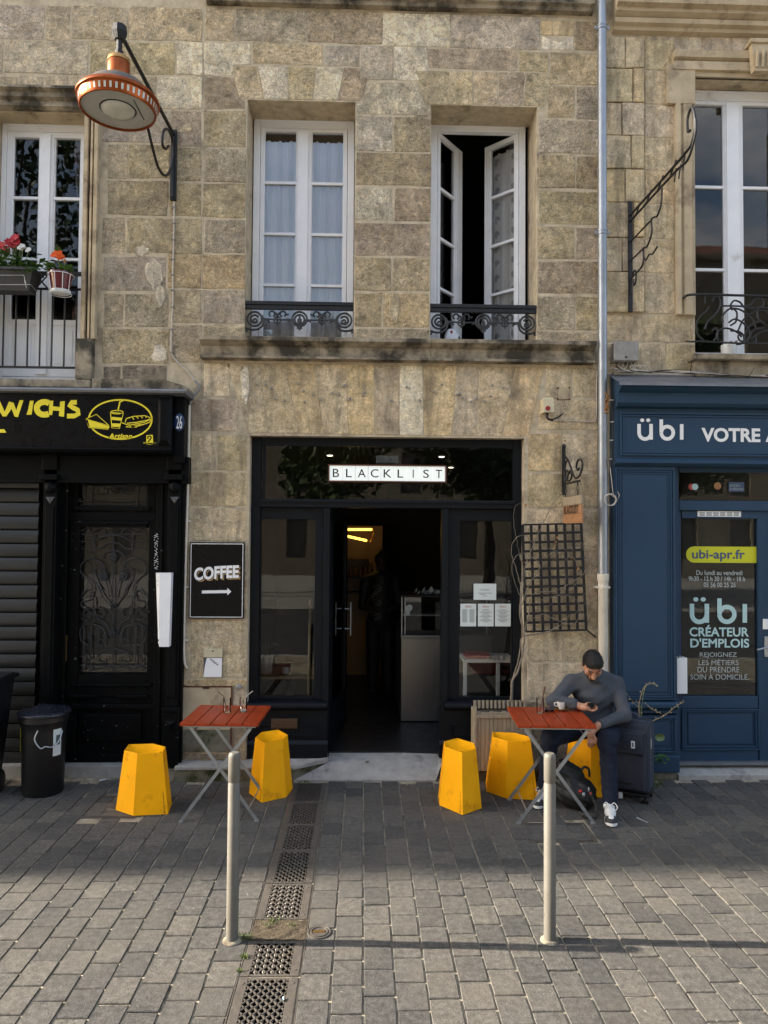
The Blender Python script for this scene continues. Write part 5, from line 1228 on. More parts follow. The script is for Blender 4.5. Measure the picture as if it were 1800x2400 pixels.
def tumbler(px, py, label, straw=None, h=.115, fill=None, group='empty tumblers on the tables'):
    p = G(px, py, TZ+.001); r = .031
    g = thing('tumbler', label, 'glass', p, group)
    MB().lathe([(r*.86, 0), (r*.9, .004), (r, h), (r*.94, h), (r*.80, .014), (.0, .012)], p, 20).build('glass_body', 'thin_glass', g, 40)
    if fill: MB().lathe([(r*.78, .015), (r*.84, h*fill), (.0, h*fill+.002)], p, 20).build('residue', 'pot_white', g, 40)
    if straw:
        MB().tube([p+Vector((0, 0, .015)), p+Vector((straw*.028, .004, h+.012)), p+Vector((straw*.075, .004, h+.05))], .0032, 6).build('straw', 'wire' if straw > 0 else 'brown_trim', g)
tumbler(532, 1670, 'empty ribbed tumbler with a dark bent straw', -1); tumbler(570, 1668, 'empty tumbler with milk dregs and a pale bent straw', 1, fill=.10)
tumbler(1266, 1671, 'tumbler holding sunglasses beside the coffee cup', None, .12)
p = G(1266, 1671, TZ+.001)
sg = thing('sunglasses', 'brown and black sunglasses stuck in a tumbler on the table', 'sunglasses', p+Vector((0, 0, .01)))
MB().tube(smooth_path([p+Vector((.0, 0, .01)), p+Vector((.015, 0, .09)), p+Vector((.03, .0, .17)), p+Vector((.042, .0, .215))], 4), [.003]*4+[.005]*4+[.007]*4+[.004], 6).build('temple', 'brown_trim', sg, 50)
MB().ball(p+Vector((.06, .02, .02)), (.026, .014, .018), 10, 6).ball(p+Vector((.10, .02, .022)), (.024, .014, .018), 10, 6).tube([p+Vector((.06, .02, .03)), p+Vector((.10, .02, .03))], .004, 6).build('lenses', 'phone', sg, 50)
p = G(1316, 1664, TZ+.001)
sc_ = tag(MB().lathe([(.0, .002), (.030, .0), (.036, .004), (.058, .011), (.059, .014), (.034, .007), (.0, .006)], p, 28).build('saucer', 'saucer', None, 40), 'round brown saucer under the white coffee cup', 'saucer')
cp = thing('coffee_cup', 'white ceramic coffee cup with milk foam on a brown saucer', 'cup', p+Vector((0, 0, .008)))
q = p+Vector((0, 0, .008))
MB().lathe([(.020, 0), (.022, .003), (.033, .03), (.037, .062), (.034, .062), (.030, .03), (.0, .012)], q, 24).build('cup_body', 'ceramic', cp, 40)
MB().lathe([(.034, .053), (.0, .054)], q, 24).build('foam', 'coffee', cp)
MB().tube(smooth_path([q+Vector((-.034, .004, .05)), q+Vector((-.055, .008, .048)), q+Vector((-.052, .008, .026)), q+Vector((-.031, .004, .02))], 4), .004, 6).build('handle', 'ceramic', cp, 50)

# ---- wall lamp on its long arm
lampx = F(408, 400).x; ya = 5.10; lc = F(263, 175, ya)
L_ = thing('wall_lamp', 'large copper rimmed street lamp on a black wrought arm', 'wall lamp', (lampx, 6.6, F(408, 390).z))
zt_, zb_ = F(411, 308).z, F(410, 472).z
MB().box(lampx-.028, lampx+.028, 6.565, 6.60, zb_, zt_, .006).box(lampx-.012, lampx+.012, 6.55, 6.565, zb_+.02, zt_-.02, .003).build('back_plate', 'iron', L_)
top = F(278, 78, ya); top.x = lampx
k = MB(); k.tube([(lampx, 6.57, zt_-.05), (lampx, ya-.02, top.z+.01)], .016, 10); k.build('arm', 'iron', L_, 50)
def arm_pt(px, py): Y = 6.585*(851-411)/(851-px); return (lampx, Y, F(px, py, Y).z)      # a point of the arm's own upright plane
MB().tube(smooth_path([arm_pt(*q) for q in ((325, 195), (342, 262), (362, 345), (376, 392), (390, 411), (401, 404), (408.5, 375), (408, 335), (400, 308), (390, 303), (384.5, 318), (385, 340), (392, 349), (398, 342))], 6), .012, 8).build('brace_scroll', 'iron', L_, 50)
hx, hz = lampx, top.z
MB().lathe([(.0, .055), (.05, .05), (.055, .0), (.035, -.05), (.022, -.055), (.022, -.13), (.032, -.135), (.032, -.16)], (hx, ya, hz), 8).build('finial', 'iron', L_)
R_ = .285; zl = hz-.16
MB().lathe([(.028, 0), (.06, -.015), (.075, -.03), (.078, -.055), (.072, -.06)], (hx, ya, zl), 28).build('collar', 'brass', L_, 40)
MB().lathe([(.074, -.06), (.078, -.07), (.078, -.155), (.085, -.16), (.085, -.17)], (hx, ya, zl), 28).build('neck', 'copper', L_, 40)
MB().lathe([(.085, -.17), (.12, -.185), (.185, -.225), (.222, -.27), (.232, -.30), (.25, -.31)], (hx, ya, zl), 36, caps=False).build('hood', 'lamp_grey', L_, 50)
zr_ = zl-.305
MB().lathe([(.225, .0), (R_-.01, -.006), (R_, -.02), (R_, -.035), (R_-.014, -.045), (R_-.022, -.10), (R_-.026, -.108), (R_-.036, -.108), (R_-.036, -.09)], (hx, ya, zr_), 48, caps=False).build('rim', 'copper', L_, 40)
k = MB()
for i in range(44):
    a = 2*PI*i/44; r0 = R_-.0155; r1 = R_-.0215
    for_ = [(math.cos(a+s*.028), math.sin(a+s*.028)) for s in (-1, 1)]
    k.add([(hx+(r0+.001)*c, ya+(r0+.001)*s, zr_-.052) for c, s in for_]+[(hx+(r1+.001)*c, ya+(r1+.001)*s, zr_-.092) for c, s in for_[::-1]], [(0, 1, 2, 3)])
k.build('vent_slots', 'lamp_glass', L_)
MB().lathe([(R_-.036, -.092), (.0, -.090)], (hx, ya, zr_), 40).build('reflector_plate', 'lamp_white', L_)
MB().lathe([(.118, -.0915), (.118, -.097), (.105, -.115), (.07, -.128), (.0, -.134)], (hx, ya, zr_), 32, None, 1, .95).build('lens', 'lamp_glass', L_, 50)
MB().lathe([(.127, -.0925), (.119, -.096)], (hx, ya, zr_), 32, caps=False).build('lens_ring', 'iron', L_, 50)
MB().box(hx+.145, hx+.150, ya-.12, ya+.12, zr_-.0955, zr_-.0925).build('seam', 'iron', L_)
def cable(name, pts, r, m, label, Y=6.585, clips=None, world=False, cat='cable'):
    P_ = [Vector(p) for p in pts] if world else [F(x, y, Y) for x, y in pts]
    if not clips: return tag(MB().tube(smooth_path(P_, 4), r, 6).build(name, m, None, 60), label, cat)
    g = thing(name, label, cat, P_[0]); MB().tube(smooth_path(P_, 4), r, 6).build('cable_run', m, g, 60)
    for (x, y) in clips: c = F(x, y, Y); MB().box(c.x-.014, c.x+.014, Y-.012, Y+.012, c.z-.006, c.z+.006, .002).build('clip', 'grey_plastic', g)
    return g
cable('lamp_cable', [(408, 472), (408, 490), (407, 560), (405, 640), (405, 700), (402, 770), (402, 826), (414, 846), (440, 872), (456, 892)], .0065, 'wire', 'thin pale cable clipped down the wall below the copper lamp', clips=[(407, y) for y in (486, 523, 562)]+[(404, y) for y in (608, 644, 680, 720)]+[(402, 772), (402, 826)])
cable('grey_cable', [(456, 892), (466, 904), (466, 914), (452, 930), (446, 948)], .008, 'pipe', 'short grey cable bending over the end of the snack shop sign')
g = thing('conduit', 'cream painted conduit pipe running down the pier beside the COFFEE sign', 'pipe', F(440, 1560, 6.57))
MB().tube(smooth_path([F(444, 950, 6.57), F(443, 1000, 6.57), F(440, 1150, 6.57), F(436, 1280, 6.57), F(432, 1450, 6.57), F(431, 1530, 6.57), F(434, 1558, 6.57), F(439, 1566, 6.585)], 5), .012, 10).build('tube', 'pipe_cream', g, 60)
for y, x in ((1221, 438), (1376, 434), (1501, 432)): c = F(x, y, 6.57); MB().box(c.x-.03, c.x+.03, 6.565, 6.597, c.z-.008, c.z+.008, .003).build('clip', 'pipe_cream', g)

# ---- downpipe
dpx, dpy = 2.19, 6.50
g = thing('downpipe', 'galvanised rain downpipe between the ashlar house and the ochre house', 'downpipe', (dpx, dpy, 0))
zj = F(1413, 1345, dpy).z
zsec = [8.4, F(1412, 128, dpy).z, F(1412, 480, dpy).z, F(1412, 980, dpy).z, zj]
for i in range(4): MB().lathe([(.0405, zsec[i+1]), (.0405, zsec[i]-.0), (.042, zsec[i]), (.042, zsec[i]-.06)][:2], (dpx, dpy, 0), 24).build('pipe_length', 'pipe', g, 50)
for y in (65, 545):
    z = F(1412, y, dpy).z
    MB().lathe([(.0415, z-.022), (.047, z-.02), (.047, z-.008), (.0425, z-.006), (.0425, z+.006), (.047, z+.008), (.047, z+.02), (.0415, z+.022)], (dpx, dpy, 0), 24).box(dpx-.07, dpx-.046, dpy-.006, dpy+.006, z-.013, z+.013, .003).box(dpx+.046, dpx+.07, dpy-.006, dpy+.006, z-.013, z+.013, .003).tube([(dpx, dpy+.04, z), (dpx, 6.6, z)], .007, 6).build('clamp', 'pipe', g, 40)
MB().lathe([(.043, .02), (.043, zj-.14), (.050, zj-.13), (.050, zj-.115), (.045, zj-.11), (.045, zj-.07), (.052, zj-.06), (.052, zj), (.046, zj+.003), (.041, zj-.01)], (dpx, dpy, 0), 24).build('lower_pipe', 'pipe_cream', g, 40)
MB().box(dpx-.062, dpx+.062, dpy-.02, 6.6, zj-.132, zj-.114, .003).build('lower_bracket', 'pipe_cream', g)

# ---- iron sign bracket on the right house
bxx = F(1473, 600).x
g = thing('sign_bracket', 'empty wrought iron sign bracket jutting from the ochre house', 'bracket', (bxx, 6.6, F(1473, 735).z))
Bp = lambda d, py: (bxx, 6.56-d, F(1473, py, 6.56).z)        # distance out from the wall, height as seen at the wall
MB().box(bxx-.02, bxx+.02, 6.545, 6.575, F(1473, 735).z, F(1473, 478).z, .004).build('wall_bar', 'iron', g)
MB().tube(smooth_path([Bp(0, 505), Bp(.6, 510), Bp(1.15, 512), Bp(1.27, 505), Bp(1.32, 470), Bp(1.27, 440), Bp(1.2, 450), Bp(1.2, 475), Bp(1.24, 480)], 5), .011, 8).tube(smooth_path([Bp(0, 520), Bp(.5, 522), Bp(1.0, 526), Bp(1.2, 530), Bp(1.32, 500), Bp(1.33, 470)], 5), .010, 8).build('arm', 'iron', g, 50)
k = MB()
for d in (.25, .5, .75, 1.0): k.tube(smooth_path([Bp(d, 505), Bp(d-.05, 512), Bp(d-.12, 522)], 3), .007, 6)
for d, y in ((1.0, 535), (1.08, 538), (1.15, 530)): k.tube([Bp(d, y-14), Bp(d-.03, y), Bp(d-.04, y+10)], .006, 6)
k.build('stay', 'iron', g, 50)
for y, d in ((568, .5), (612, .32)): MB().tube([Bp(0, y), Bp(d, y+2)], .008, 7).build('cross_bar', 'iron', g)
MB().tube(smooth_path([Bp(.72, 527), Bp(.70, 560), Bp(.62, 575), Bp(.58, 572), Bp(.5, 570), Bp(.5, 600), Bp(.40, 618), Bp(.32, 614), Bp(.32, 640), Bp(.26, 652), Bp(.0, 655)], 4), .0085, 7).tube(smooth_path([Bp(.32, 630), Bp(.37, 645), Bp(.45, 640), Bp(.52, 646), Bp(.62, 640)], 4), .007, 6).build('stepped_stay', 'iron', g, 50)
MB().tube(smooth_path([Bp(.02, 690), Bp(.03, 665), Bp(.09, 645), Bp(.14, 650), Bp(.14, 672), Bp(.09, 676), Bp(.09, 662)], 5), .008, 7).build('scroll', 'iron', g, 50)

# ---- junction box and cable bundle over the blue fascia
a, b, c, d = RC(1438, 803, 1491, 848, 6.5)
g = thing('junction_box', 'weathered grey junction box with a tangle of cables below', 'junction box', ((a+b)/2, 6.6, c))
MB().box(a, b, 6.47, 6.598, c, d, .006).box(a-.008, b+.008, 6.455, 6.47, c+.004, d+.004, .004).build('housing', 'grey_plastic', g); MB().lathe([(.010, 0), (.010, .006), (.0, .007)], (F(1467, 837, 6.455).x, 6.455, F(1467, 837, 6.455).z), 10, (0, -1, 0)).build('screw', 'iron', g)
rc = random.Random(21)
for i in range(7):
    x = 1448+i*6; MB().tube(smooth_path([F(x, 846, 6.53), F(x+rc.uniform(-6, 6), 858, 6.51), F(x+rc.uniform(-10, 22), 868, 6.50), F(x+20+rc.uniform(0, 25), 874+rc.uniform(-3, 3), 6.52)], 4), .0035, 5).build('cable_tail', 'wire' if i % 3 else 'wire_black', g, 60)
g = thing('cable_bundle', 'bundle of pale and black cables tied along the top of the blue fascia', 'cables', F(1600, 875, 6.52))
for i in range(6):
    o = rc.uniform(-4, 4); pts = [F(1432+i*4, 862+i*2, 6.52)]
    for x in range(1470, 2050, 45): pts.append(F(x, 868+(x-1450)*.037+o+rc.uniform(-3, 3), 6.52+rc.uniform(-.02, .02)))
    MB().tube(smooth_path(pts, 3), .0045, 5).build('cable', ('wire', 'wire_black', 'wire', 'grey_plastic')[i % 4], g, 60)
for i in range(3):
    c0 = F(1490+i*8, 862, 6.49); MB().tube([(c0.x+.05*math.cos(t*.4)*(1+i*.2), 6.49+.004*i, c0.z+.025*math.sin(t*.4)) for t in range(14+i)], .004, 5).build('loose_loop', 'wire', g, 60)
for x, y in ((1618, 845), (1750, 862)): MB().tube([F(x, y+30, 6.5), F(x+3 if x < 1700 else x+18, y, 6.49)], .0028, 5).build('cable_tie', 'wire_black', g)
cc = F(1430, 1170, 6.40)
pts = [F(1430, 1095, 6.42), F(1433, 1120, 6.40), F(1437, 1160, 6.40)]
for t in range(40): an = .9+t*.5; r = .052+.006*math.sin(t*1.7); pts.append(Vector((cc.x+r*math.cos(an)*1.05, 6.40-.002*(t % 5), cc.z-.005+r*math.sin(an))))
pts += [F(1447, 1172, 6.40), F(1452, 1160, 6.39), F(1447, 1152, 6.39)]
tag(MB().tube(pts, .0032, 5).build('coiled_cable', 'wire', None, 60), 'coil of spare grey cable hanging beside the downpipe', 'cable')
cable('black_cable', [(1438, 872), (1430, 890), (1432, 940), (1436, 990), (1434, 1040), (1432, 1085), (1428, 1100)], .005, 'wire_black', 'thin black cable down the edge of the blue fascia', Y=6.44, clips=[(1434, 938), (1434, 989), (1433, 1032), (1431, 1076)])
k = MB()
for i in range(26): p = F(1424+rc.uniform(-6, 6), 945+rc.uniform(-28, 24), 6.46); k.ball(p, (rc.uniform(.006, .014), .008, rc.uniform(.008, .02)), 6, 4)
tag(k.build('dead_leaves', 'dead_leaf'), 'clump of dead brown leaves caught behind the downpipe', 'leaves')

# ---- alarm box, bracket sign, white cable
g = thing('alarm_box', 'aged cream alarm box with a red disc above the hanging sign', 'alarm', F(1285, 965, 6.6))
a, b, c, d = RC(1272, 933, 1295, 967, 6.5); MB().box(a, b, 6.47, 6.6, c, d, .008).box(a-.004, b+.004, 6.46, 6.472, c-.004, d-.01, .004).build('case', 'cream_box', g)
MB().lathe([(.022, 0), (.022, .006), (.0, .009)], F(1284, 957, 6.46), 20, (0, -1, 0)).build('disc', 'alarm_red', g, 40)
MB().tube(smooth_path([F(1284, 968, 6.52), F(1283, 978, 6.50), F(1292, 983, 6.49), F(1308, 978, 6.49), F(1318, 970, 6.48)], 4), .008, 6).tube(smooth_path([F(1280, 968, 6.52), F(1282, 980, 6.5), F(1296, 986, 6.5)], 4), .009, 6).build('cable_tail', 'wire_black', g, 60)
cable('white_cable', [(1296, 984), (1310, 985), (1340, 986), (1375, 988), (1394, 987), (1398, 970), (1398, 920), (1399, 880), (1402, 868)], .0055, 'wire', 'white cable from the alarm box up beside the downpipe')
sp = tag(MB().box(*RC(1308, 908, 1334, 936, 6.592)[:2], 6.588, 6.6, *RC(1308, 908, 1334, 936, 6.592)[2:], .002).build('wall_patch', 'plaster'), 'pale square plate with four rusty screws on the wall', 'plate')
for x, y in ((1307, 910), (1334, 909), (1307, 936), (1334, 936)): MB().lathe([(.009, 0), (.009, .012), (.0, .014)], F(x, y, 6.592), 8, (0, -1, 0)).build('screw', 'brown_trim', sp)
hxx = F(1320, 1120).x
g = thing('hanging_bracket', 'scrolled black iron bracket holding the small wooden sign', 'bracket', (hxx, 6.6, F(1320, 1160).z))
Hp = lambda d, py: (hxx, 6.585-d, F(1320, py, 6.585).z)
MB().bar(Hp(0, 1045), Hp(0, 1160), .03, .012, (0, 1, 0)).ball(Hp(.01, 1046), .02, 8, 6).build('wall_bar', 'iron', g)
MB().bar(Hp(0, 1135), Hp(.50, 1136), .02, .010, (1, 0, 0)).build('arm', 'iron', g)
for p in ([Hp(.01, 1060), Hp(.06, 1072), Hp(.14, 1082), Hp(.22, 1098), Hp(.30, 1118), Hp(.38, 1128), Hp(.50, 1124), Hp(.57, 1105), Hp(.54, 1092), Hp(.45, 1090), Hp(.40, 1102), Hp(.44, 1112), Hp(.48, 1108)], [Hp(.05, 1130), Hp(.03, 1105), Hp(.08, 1085), Hp(.14, 1082)], [Hp(.08, 1128), Hp(.05, 1115), Hp(.10, 1105), Hp(.15, 1112), Hp(.12, 1126), Hp(.20, 1130), Hp(.26, 1120), Hp(.22, 1108), Hp(.17, 1115)]):
    MB().tube(smooth_path(p, 5), .009, 7).build('scroll', 'iron', g, 50)
hs = thing('hanging_sign', 'small orange wooden board lettered BLACKLIST hanging from an iron bracket', 'sign', (hxx, 6.3, F(1320, 1230).z))
zt1, zb1 = F(1320, 1167, 6.585).z, F(1320, 1228, 6.585).z; y0, y1 = 6.58, 6.02
third = (zt1-zb1)/3
for i in range(3): MB().box(hxx-.010, hxx+.010, y1, y0, zb1+third*i+.001, zb1+third*(i+1)-.001, .003).build('board', 'rope_wood' if i < 2 else 'wood_grey', hs)
zx = hxx-.0125
letters('lettering', 'BLACKLIST', (0, 0, 0, 0), 'sign_black', hs, place=lambda u, v: (zx, 6.53-.44*u, zb1+(zt1-zb1)*(.36+.30*v)), offset=.02)
for d in (.06, .44):
    k = MB(); zq = F(1320, 1136, 6.585).z
    for j in range(3):
        zc = zq-.018-j*(zq-zt1)/3; k.tube([(hxx+(.010*math.cos(t) if j % 2 else 0), 6.585-d+(0 if j % 2 else .010*math.cos(t)), zc+.020*math.sin(t)) for t in [i*PI/5 for i in range(10)]], .0032, 5, closed=True)
    k.build('chain', 'iron', hs, 60)

# ---- illuminated letter sign
a, b, c, d = RC(769, 1089, 1047, 1130, 6.66)
ls_ = thing('letter_sign', 'white illuminated letter box sign reading BLACKLIST in a brown frame', 'sign', ((a+b)/2, 6.66, c))
t = .012
MB().box(a, b, 6.665, 6.73, d-t, d, .002).box(a, b, 6.665, 6.73, c, c+t, .002).box(a, a+t, 6.666, 6.729, c+t, d-t, .002).box(b-t, b, 6.666, 6.729, c+t, d-t, .002).build('frame', 'brown_trim', ls_)
wl = (b-a-2*t)/9
for i, ch in enumerate('BLACKLIST'):
    x0 = a+t+i*wl
    MB().box(x0+.001, x0+wl-.0018, 6.675, 6.72, c+t, d-t).build('letter_tile', 'tile_lit', ls_) if 'tile_lit' in MT else None
    hw = dict(I=.035, L=.22, T=.24, B=.24, S=.22).get(ch, .30)
    letters('letter', ch, (x0+wl*(.5-hw), x0+wl*(.5+hw), c+(d-c)*.27, c+(d-c)*.74), 'sign_black', ls_, Y=6.6735)

# ---- COFFEE board
a, b, c, d = RC(443, 1271, 572, 1450, 6.555)
cf = thing('coffee_sign', 'black COFFEE board with a white arrow on the pier', 'sign', ((a+b)/2, 6.58, c))
MB().box(a, b, 6.56, 6.588, c, d, .002).build('board', 'sign_black', cf)
k = MB(); t, e = .006, .011
for q in ((a+e, b-e, d-e-t, d-e), (a+e, b-e, c+e, c+e+t), (a+e, a+e+t, c+e+t, d-e-t), (b-e-t, b-e, c+e+t, d-e-t)): k.quad((q[0], 6.5585, q[2]), (q[1], 6.5585, q[2]), (q[1], 6.5585, q[3]), (q[0], 6.5585, q[3]))
k.build('border', 'white', cf)
arcw = lambda u, v: (u, v*.80+.20*u+.10*math.sin(PI*u)*.3)
R0 = RC(455, 1324, 560, 1362, 6.556)
for dx, dz, m, yy, of in ((.011, -.011, 'gold', 6.5580, .045), (.0055, -.0055, 'sign_black', 6.5575, .055), (0, 0, 'white', 6.557, .04)):
    letters('lettering', 'COFFEE', (R0[0]+dx, R0[1]+dx, R0[2]+dz, R0[3]+dz), m, cf, Y=yy, offset=of, warp=arcw)
k = MB(); q = [F(x, y, 6.557) for x, y in ((473, 1384), (533, 1383), (533, 1378), (542, 1386.5), (533, 1395), (533, 1390), (473, 1391))]; k.add(q, [tuple(range(7))]).build('arrow', 'white', cf)

# ---- service flap with handwriting, round stud, stone service door in the pier
a, b, c, d = RC(477, 1521, 521, 1587, 6.59)
g = thing('service_flap', 'small off white service box with a loose handwritten flap on the pier', 'service box', ((a+b)/2, 6.6, c))
MB().box(a, b, 6.580, 6.599, d-.075, d, .003).build('top_cover', 'cream_box', g); MB().box(a, b, 6.592, 6.599, c, d-.076).build('recess', 'ink', g)
MB().add([(a+.03, 6.585, d-.08), (b-.002, 6.586, d-.08), (b-.002, 6.575, c+.004), (a+.004, 6.572, c+.004), (a+.015, 6.577, c+.10)], [(0, 1, 2, 3, 4)]).build('flap', 'white', g)
letters('handwriting', 'eclipse', (0, 0, 0, 0), 'sign_black', g, place=lambda u, v: (a+.06+.075*u, 6.573+.012*(.9-.35*u)-.004, c+.150-.055*u+.032*v), shear=.3, offset=.005)
MB().lathe([(.007, 0), (.007, .004), (0, .005)], (F(499, 1525, 6.58).x, 6.58, F(499, 1526, 6.58).z), 10, (0, -1, 0)).build('screw', 'iron', g)
tag(MB().lathe([(.026, 0), (.026, .006), (.018, .009), (.006, .009), (.005, .006), (.0, .006)], F(560, 1610, 6.592), 24, (0, -1, 0)).build('metal_stud', 'steel', None, 40), 'round metal survey stud fixed in the pier stone', 'stud')
g = thing('service_door', 'stone faced service hatch at the foot of the pier beside the black door', 'hatch', (F(480, 1770).x, 6.6, .15))
a, b, c, d = RC(419, 1611, 541, 1762, 6.585)
MB().box(a, b, 6.582, 6.599, c+(d-c)*.34, d, .006).build('upper_panel', 'plaster', g); MB().box(a, b, 6.582, 6.599, c, c+(d-c)*.335, .006).build('lower_panel', 'moss', g)
k = MB()
for q in ((a-.008, b+.008, d+.002, d+.010), (b+.002, b+.010, c, d+.002)): k.box(q[0], q[1], 6.578, 6.6, q[2], q[3])
k.build('edge_strip', 'brown_trim', g); MB().box(F(475, 1614, 6.57).x, F(490, 1614, 6.57).x, 6.57, 6.583, d-.01, d+.004, .002).build('hinge', 'iron', g)
for r, t in (((419, 1592, 579, 1609), 'Y'), ((545, 1614, 579, 1690), 'S'), ((545, 1693, 579, 1795), 'K'), ((419, 1766, 541, 1796), 'K')): srect(mid, *r, t, **sm)

# ---- intercom box on the black door jamb
a, b, c, d = RC(360, 1343, 400, 1524, 6.42)
g = thing('intercom_panel', 'tall white intercom box with name strip on the black door jamb', 'intercom', ((a+b)/2, 6.48, c))
MB().add([(a, 6.47, d), (a+.045, 6.42, d-.01), (b, 6.42, d), (b, 6.50, d), (a+.03, 6.47, c+.06), (a+.055, 6.42, c+.03), (b-.01, 6.42, c+.03), (b-.01, 6.50, c+.03)], [(0, 1, 2, 3), (4, 7, 6, 5), (0, 4, 5, 1), (1, 5, 6, 2), (2, 6, 7, 3), (0, 3, 7, 4)]).build('housing', 'white_frame', g)
k = MB()
for i in range(9): z = d-.06-i*.04; x = a+.012+.0022*i; k.add([(x, 6.456-.001, z), (x+.022, 6.431, z), (x+.022, 6.431, z-.022), (x, 6.456-.001, z-.022)], [(0, 1, 2, 3)])
k.build('name_strip', 'paper', g); MB().ball((a+.046, 6.44, c+.085), (.012, .006, .014), 10, 6).build('camera_eye', 'phone', g)
tagm = MB()
for i in range(30): y0_ = 1250+i*2.8; tagm.tube([F(366+4*math.sin(i*2.1), y0_, 6.61), F(366+5*math.sin(i*3.3+1), y0_+3, 6.61)], .0022, 4)
tagm.build('paint_scrawl', 'white', ls)

# ================================================================== PLANTS, TRELLIS, PLANTER, BINS
rv = random.Random(31)
# ---- trellis (leaning a little) with bare vine
q4 = [F(1225, 1230, 6.53), F(1362, 1227, 6.53), F(1374, 1476, 6.53), F(1232, 1480, 6.53)]
TQ = lambda u, v, dy=0: (q4[0]*(1-u)*(1-v)+q4[1]*u*(1-v)+q4[2]*u*v+q4[3]*(1-u)*v)+Vector((0, dy, 0))
tr = thing('trellis', 'black square mesh trellis hung crooked on the pier beside the cafe window', 'trellis', q4[3])
for i in range(8): MB().bar(TQ(i/7, 0), TQ(i/7, 1), .024, .010).build('upright', 'iron', tr)
for j in range(13): MB().bar(TQ(0, j/12, -.009), TQ(1, j/12, -.009), .023 if 0 < j < 12 else .016, .010).build('cross_slat', 'iron', tr)
MB().bar(TQ(1, 1, .0), F(1397, 1494, 6.58), .014, .008).build('loose_slat', 'iron', tr)
vn = thing('vine', 'leafless climbing vine twisting up from the planter over the trellis', 'vine', F(1200, 1640, 6.45))
def vine(pts, r0, r1, Y=6.5, wob=.01, m='vine'):
    P_ = smooth_path([F(x, y, Y+rv.uniform(-.02, .02)) for x, y in pts], 5); n = len(P_)
    P_ = [p+Vector((rv.uniform(-wob, wob)*.4, rv.uniform(-wob, wob)*.4, rv.uniform(-wob, wob)*.4)) for p in P_]
    MB().tube(P_, [.72*(r0+(r1-r0)*i/(n-1)) for i in range(n)], 6).build('branch', m, vn, 60)
vine([(1197, 1645), (1200, 1600), (1214, 1570), (1225, 1530), (1228, 1490), (1222, 1440), (1220, 1390), (1226, 1340), (1219, 1300)], .015, .008, 6.44)
vine([(1199, 1640), (1203, 1590), (1216, 1545), (1221, 1500), (1224, 1480), (1218, 1430), (1226, 1380), (1230, 1330), (1245, 1290), (1262, 1250), (1286, 1200), (1300, 1175), (1320, 1155)], .010, .003, 6.46)
vine([(1226, 1490), (1250, 1487), (1290, 1478), (1312, 1466), (1326, 1458), (1334, 1440)], .010, .004)
vine([(1228, 1480), (1240, 1440), (1243, 1400), (1262, 1388), (1300, 1386), (1330, 1370), (1365, 1348), (1372, 1330)], .008, .003)
vine([(1222, 1420), (1240, 1370), (1265, 1330), (1252, 1310), (1225, 1296), (1205, 1310), (1200, 1340), (1212, 1380), (1222, 1400)], .006, .003, 6.46)
vine([(1222, 1380), (1208, 1330), (1198, 1290), (1206, 1265), (1228, 1255), (1250, 1272), (1300, 1290), (1320, 1310)], .005, .0025, 6.45)
vine([(1219, 1310), (1212, 1270), (1204, 1225), (1207, 1190), (1222, 1178), (1245, 1172), (1262, 1190)], .003, .0018, 6.56)
vine([(1232, 1460), (1270, 1440), (1310, 1455), (1345, 1462), (1360, 1430), (1345, 1400), (1310, 1395), (1270, 1410), (1262, 1440), (1300, 1450)], .005, .0025)
vine([(1312, 1160), (1316, 1085), (1318, 1000), (1327, 965), (1318, 935), (1290, 915), (1260, 905)], .0022, .0015, 6.57)
vine([(1318, 990), (1300, 975), (1270, 975), (1230, 985), (1212, 1005), (1214, 1025)], .0022, .0012, 6.58)
vine([(1338, 1080), (1352, 1055), (1375, 1035), (1400, 1028), (1430, 1015)], .0020, .0012, 6.55)
vine([(1246, 1075), (1258, 1055), (1280, 1052), (1305, 1058), (1320, 1064)], .0022, .0015, 6.56)
vine([(1246, 1100), (1256, 1130), (1262, 1150), (1250, 1165)], .0018, .001, 6.58)
for k in range(26):
    u, v = rv.random(), rv.random(); a = PX(TQ(u, v)); x, y = a; pts = [(x, y)]
    for s in range(3): x += rv.uniform(-22, 22); y += rv.uniform(-26, 20); pts.append((x, y))
    vine(pts, .0028, .0012, 6.49)
k = MB()
for x, y in [(1302, 1268), (1298, 1275), (1305, 1262), (1345, 1300), (1342, 1310), (1356, 1330), (1342, 1345), (1225, 1320), (1229, 1325), (1320, 1025), (1322, 1032), (1233, 1185), (1354, 1328), (1300, 1280)]:
    p = F(x+rv.uniform(-3, 3), y+rv.uniform(-3, 3), 6.47); a = rv.uniform(0, 6); s = rv.uniform(.008, .018); d = Vector((math.cos(a)*s, .004, math.sin(a)*s)); e = Vector((-math.sin(a)*s*.6, .008, math.cos(a)*s*.6))
    k.add([p-d, p+e, p+d, p-e], [(0, 1, 2, 3)])
o = k.build('dead_leaf', 'dead_leaf', vn); o['kind'] = 'stuff'

